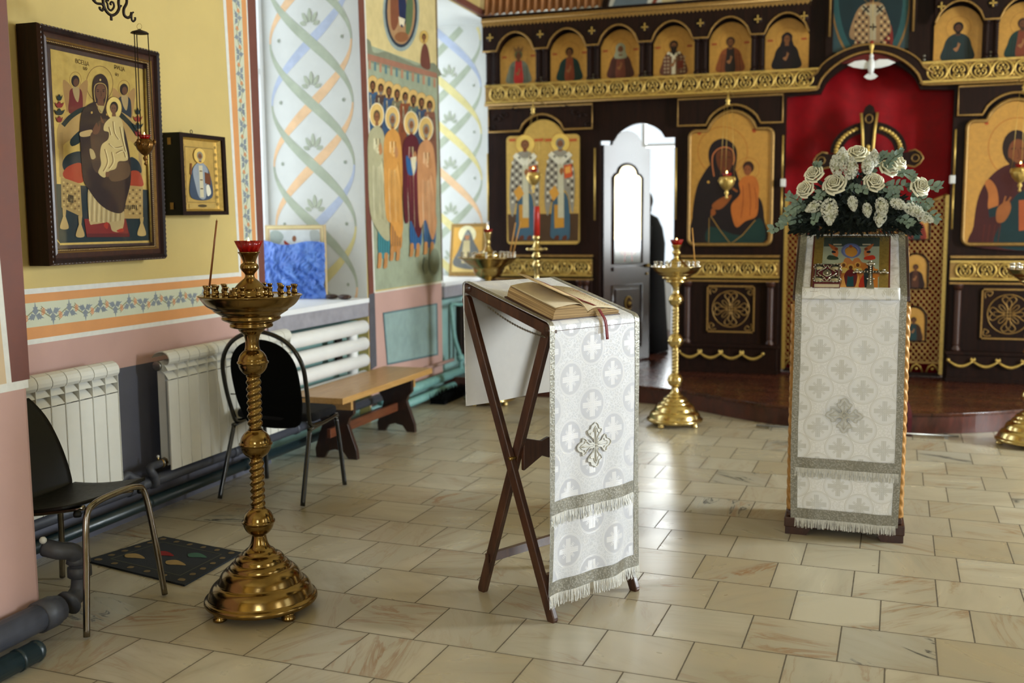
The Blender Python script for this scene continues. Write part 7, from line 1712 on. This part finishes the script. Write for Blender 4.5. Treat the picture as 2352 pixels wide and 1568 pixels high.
pipe('pipe_valve', [(-3.39, 4.36, .285), (-3.39, 4.28, .285), (-3.375, 4.23, .285), (-3.36, 4.215, .27), (-3.36, 4.24, .24), (-3.36, 4.25, .20), (-3.39, 4.25, .19)], .021, 'pipe_grey', 'bent grey pipe with a brass nut joining the middle radiator to the heating pipe', valve(4.28, 4.35))
bx_ = -2.735
pipe('heating_pipe', [(bx_, YB, .115), (bx_, 2.2, .115), (bx_, 2.88, .115)], .05, 'pipe_grey', 'thick grey pipe along the foot of the near pilaster', lambda mb: (mb.lathe([(.05, 0), (.058, .004), (.058, .07), (.05, .075)], M['pipe_grey'], 20, (bx_, 2.78, .115), axis='y'), mb.tube(spl([(bx_, 2.93, .115), (bx_+.0, 2.985, .14), (bx_, 3.0, .19), (bx_, 2.995, .25), (bx_, 2.97, .30), (bx_-.03, 2.93, .315), (bx_-.08, 2.92, .325)], 4, False), [.05, .048]+[.033]*23, M['pipe_grey'], 16), mb.lathe([(.036, .195), (.044, .20), (.044, .235), (.036, .24)], M['pipe_grey'], 14, (bx_, 2.998, 0)), mb.lathe([(.04, 0), (.045, .004), (.04, .03)], M['pipe_grey'], 14, (bx_, 2.995, .25)), mb.ball((bx_-.07, 2.90, .36), .014, M['white_line'], 10)))
pipe('heating_pipe', [(-2.66, YB, .04), (-2.66, 2.0, .04), (-2.66, 2.68, .04)], .038, 'pipe_dark', 'dark green pipe lying on the floor along the near pilaster', lambda mb: (mb.ball((-2.66, 2.685, .04), .04, M['pipe_dark'], 16, (1, .8, 1)), mb.lathe([(.038, 0), (.041, .002), (.041, .012), (.038, .014)], M['pipe_dark'], 18, (-2.66, 2.60, .04), axis='y')))
# turquoise radiator beyond the pier
tq = thing('radiator', 'turquoise radiator with pipes under the far window sill', 'radiator', (-3.45, 9.1, .25))
for i in range(7):
    mb = MB(); mb.box((-3.50, 8.78+i*.10, .26), (-3.44, 8.83+i*.10, .80), M['iron'] if i < 4 else M['pipe_teal']); mb.build('section', tq, bevel=.012)
mb = MB(); mb.tube([(-3.46, 8.56, .80), (-3.40, 8.66, .79), (-3.40, 8.95, .80)], .017, M['pipe_teal'], 10); mb.tube(spl([(-3.45, 8.55, .80), (-3.42, 8.55, .5), (-3.40, 8.63, .32), (-3.40, 8.65, .18)], 4, False), .020, M['pipe_teal'], 10); mb.ball((-3.40, 8.64, .3), .04, M['pipe_teal'], 10); mb.build('pipes', tq)
# ================================================================== CHAIRS
ch = thing('chair', 'black fabric chair with oval back in a black tube frame behind the foreground candle stand', 'chair', (-3.03, 4.93, 0))
def tubeo(name, pts, r, m, par, k=6, lab=None): mb = MB(); mb.tube(spl(pts, k, False) if len(pts) > 2 else pts, r, M[m], 12); return mb.build(name, par, label=lab)
ya, yb = 4.70, 5.17; yc = (ya+yb)/2
for y, s in ((ya, -1), (yb, 1)):
    tubeo('leg', [(-2.775, y-.03*s*-1 if False else y+.0, .008), (-2.80, y, .25), (-2.825, y, .41)], .0125, 'blackpipe', ch)
    tubeo('leg', [(-3.31, y, .008), (-3.23, y, .22), (-3.16, y, .40)], .0125, 'blackpipe', ch)
mb = MB(); mb.tube(spl([(-3.17, ya, .40), (-2.85, ya, .425), (-2.81, ya+.02, .425), (-2.80, yc, .425), (-2.81, yb-.02, .425), (-2.85, yb, .425), (-3.17, yb, .40)], 5, False), .0125, M['blackpipe'], 12); mb.build('seat_frame', ch)
bk_ = []
def bz(t, z): return -3.12-.17*(z-.42)/.4-.02
hoop = [(-3.00, ya+.01, .425), (-3.12, ya+.01, .43), (-3.17, ya+.0, .47)]
mb = MB(); pts = [(-3.02, ya, .415), (-3.13, ya, .42), (-3.165, ya, .46), (-3.21, ya-.015, .62), (-3.245, ya-.005, .78), (-3.265, ya+.08, .895), (-3.275, yc, .945), (-3.265, yb-.08, .895), (-3.245, yb+.005, .78), (-3.21, yb+.015, .62), (-3.165, yb, .46), (-3.13, yb, .42), (-3.02, yb, .415)]
mb.tube(spl(pts, 6, False), .0125, M['blackpipe'], 12); mb.build('back_frame', ch)
def padshape(): return [(yc-.13, .40), (yc+.13, .40), (yc+.19, .50), (yc+.205, .64), (yc+.195, .77), (yc+.14, .855), (yc+.05, .895), (yc-.05, .895), (yc-.14, .855), (yc-.195, .77), (yc-.205, .64), (yc-.19, .50)]
S = spl(padshape(), 4); mb = MB(); xb_ = lambda z: -3.135-.29*(z-.42)+.12*(z-.62)**2
n = len(S); F_ = [(xb_(z)+.012, y, z) for y, z in S]; Bk = [(xb_(z)-.014, y, z) for y, z in S]; mb.add(F_+Bk, [tuple(range(n)), tuple(range(2*n-1, n-1, -1))]+[(i, n+i, n+(i+1) % n, (i+1) % n) for i in range(n)], M['blackfab']); mb.build('backrest', ch, bevel=.008)
mb = MB()
for s in (-1, 1): mb.tube([(xb_(.58), yc+s*.185, .58), (xb_(.58)-.005, yc+s*.235, .58)], .004, M['chrome'], 6)
mb.build('back_clips', ch)
mb = MB(); S = [(x, y) for x, y in spl([(-3.14, ya+.03), (-3.0, ya-.005), (-2.83, ya+.0), (-2.775, ya+.05), (-2.765, yc), (-2.775, yb-.05), (-2.83, yb), (-3.0, yb+.005), (-3.14, yb-.03)], 5)]; mb.prism([(x, y, .435) for x, y in S], (0, 0, .048), M['seatfab']); mb.build('seat', ch, bevel=.018)
CY = 4.70
for o in ch.children:      # the chair looks along the wall, its back to the visitor
    for v_ in o.data.vertices:
        x, y, z = v_.co; k = 1.0+.09*max(0, (.42-z))/.42
        v_.co = (-3.035+(y-yc)*1.02*k, CY+(x+3.31)*.90, z)
    o.data.update()
c2 = thing('chair', 'black plastic chair with worn chrome legs at the left border beside the near pilaster', 'chair', (-2.9, 3.14, 0))
mb = MB(); mb.tube(spl([(-2.635, 2.905, .008), (-2.655, 2.945, .25), (-2.67, 2.975, .43), (-2.672, 3.02, .475), (-2.672, 3.14, .487), (-2.672, 3.26, .482), (-2.668, 3.305, .44), (-2.655, 3.335, .25), (-2.64, 3.362, .008)], 6, False), .0125, M['chrome'], 12); mb.build('front_legs', c2, label='worn chrome front leg hoop')
mb = MB(); mb.tube(spl([(-3.20, 2.93, .008), (-3.14, 2.96, .25), (-3.09, 2.99, .40), (-3.08, 3.05, .425), (-3.08, 3.23, .425), (-3.09, 3.29, .40), (-3.14, 3.35, .25), (-3.20, 3.405, .008)], 6, False), .0125, M['chrome'], 12); mb.build('rear_legs', c2, label='worn chrome rear leg hoop')
for y in (3.0, 3.27): mb = MB(); mb.tube(spl([(-3.17, y, .56), (-3.13, y, .46), (-3.08, y, .42), (-2.95, y, .42), (-2.70, y, .465)], 5, False), .010, M['chrome'], 10); mb.build('side_rail', c2)
def shell(u, v):
    y = 2.905+.45*u; e = (u-.5)*2; t = v
    if t < .5: k = t/.5; x = -2.705-.37*k; z = .478-.045*math.sin(k*PI*.55)+.012*e*e
    else: k = (t-.5)/.5; x = -3.075-.05*k-.115*k*k*1.1; z = .440+.028*k+.33*k
    y = 3.13+(y-3.13)*(1-.12*max(0, (t-.85)/.15)**2)
    if t > .45: x -= .03*(1-e*e)*min(1, (t-.45)*4)
    return Vector((x, y, z))
mb = MB(); mb.grid(shell, 20, 40, M['blackplastic']); mb.build('seat_shell', c2, thick=.012, recalc=False, label='black plastic seat and back shell')
mb = MB()
for y in (2.965, 3.32): mb.lathe([(.014, 0), (.016, .01), (.012, .022)], M['blackplastic'], 12, (-2.70, y, .44))
mb.build('seat_stops', c2)
# ================================================================== BENCH
bn = thing('bench', 'low bench with a light laminate top and dark red-brown trestle ends under the near window', 'bench', (-3.14, 6.25, 0))
mb = MB(); mb.box((-3.375, 5.56, .405), (-2.975, 6.98, .445), M['bench_top']); mb.build('bench_top', bn, bevel=.003)
for y in (5.80, 6.72):
    mb = MB(); pr = [(-3.31, 0), (-3.255, 0), (-3.225, .045), (-3.17, .06), (-3.11, .045), (-3.075, 0), (-3.01, 0), (-3.015, .06), (-3.075, .23), (-3.06, .27), (-3.03, .30), (-3.03, .40), (-3.32, .40), (-3.32, .32), (-3.27, .25), (-3.26, .22), (-3.315, .06)]
    mb.prism([(x, y, z) for x, z in pr], (0, .035, 0), M['bench_leg']); mb.build('trestle_end', bn, bevel=.002)
    mb = MB(); mb.box((-3.16, y-.03 if y < 6 else y+.035, .33), (-3.03, y if y < 6 else y+.065, .405), M['bench_top']); mb.build('cleat', bn)
mb = MB(); mb.box((-3.17, 5.70, .155), (-3.145, 6.80, .215), M['bench_red']); mb.build('stretcher', bn, bevel=.002)
# ================================================================== MAT, RUNNER, RODS
mt = MB(); A_, B_, C_, D_ = PX(195, 1290, z=.0), PX(375, 1235, z=.0), PX(556, 1272, z=.0), PX(424, 1347, z=.0)
def mq(u, v, z=.008): p = (A_*(1-u)+B_*u)*(1-v)+(D_*(1-u)+C_*u)*v; return Vector((p.x, p.y, z))
mt.prism([mq(0, 0, .001), mq(1, 0, .001), mq(1, 1, .001), mq(0, 1, .001)], (0, 0, .008), plain('dark_mat', '12161a', .95, 0, .3, 300, .4))
P = Painter(mt, lambda u, v: mq(u, v, .0092), (0, 0, 1), .9)
P.line('4b4a3c', [(.16, .14), (.84, .14), (.84, .86), (.16, .86), (.16, .14)], .014, False)
for i in range(6):
    for (u, v) in ((.08, .08+i*.168), (.92, .08+i*.168), (.08+i*.168, .07), (.08+i*.168, .93)): P.blob('6a5a3e', [(u-.03, v-.015), (u+.02, v-.025), (u+.035, v+.01), (u-.01, v+.025)], 3)
for (u, v, c) in ((.34, .26, '8c7448'), (.40, .66, '8c7448'), (.55, .42, '7a1f1c'), (.68, .70, '3a5a4a')): P.blob(c, [(u-.07, v-.05), (u+.0, v-.11), (u+.07, v-.06), (u+.05, v+.03), (u+.0, v+.10), (u-.03, v+.03)], 3)
tag(mt.build('door_mat'), 'small dark patterned mat on the marble floor beside the foreground candle stand', 'mat')
rn = MB(); rx0, rx1 = -.26, .435
path = [(9.36, .151), (8.6, .151), (7.70, .151), (7.655, .148), (7.648, .12), (7.648, .01), (7.63, .002), (7.60, .002)]
def runner(x0, x1, m, off=0): 
    pts = [(y, z+off) for y, z in path]; n = len(pts); rn.add([(x0, y-(off if z < .14 else 0), z) for y, z in pts]+[(x1, y-(off if z < .14 else 0), z) for y, z in pts], [(i, i+1, n+i+1, n+i) for i in range(n-1)], m)
runner(rx0, rx1, plain('runner_green', '2c3026', .95, 0, .35, 120, .3)); runner(rx1-.03, rx1, M['red_velvet'], .003); runner(rx0, rx0+.03, M['red_velvet'], .003); runner(rx1-.09, rx1-.075, paint('9a8a5c', .9), .003); runner(rx0+.075, rx0+.09, paint('9a8a5c', .9), .003)
P = Painter(rn, lambda u, v: Vector((u, v, .156)), (0, 0, 1), .95)
for i in range(22): P.blob('8c7c50', [(.385, 7.75+i*.07), (.395, 7.77+i*.07), (.385, 7.79+i*.07), (.375, 7.77+i*.07)], 2)
tag(rn.build('carpet_runner', thick=.008, recalc=False), 'narrow patterned carpet runner with red edges falling over the step of the raised floor', 'carpet')
for a, b, l in ((-.64, -.27, 'left'), (.0, 0, '')):
    pass
mb = MB(); mb.tube([(-.64, 7.585, .022), (.74, 7.585, .022)], .008, M['steel'], 8)
for x in (-.56, .66): mb.box((x-.012, 7.58, .0), (x+.012, 7.64, .03), M['steel'])
tag(mb.build('carpet_rod'), 'thin steel carpet rod holding the runner at the foot of the step', 'rod')
mb = MB(); random.seed(3)
mb.box((-3.37, 7.85, .002), (-3.24, 9.0, .05), M['blackfab'])
for i in range(700):
    y = random.uniform(7.82, 9.02); x = random.uniform(-3.36, -3.23); mb.tube([(x, y, .03), (x+random.uniform(-.01, .05), y+random.uniform(-.03, .03), random.uniform(.06, .11))], .0025, M['blackfab'], 3)
tag(mb.build('bristle_mat'), 'long black bristly mat strip on the floor under the turquoise pipes', 'mat')
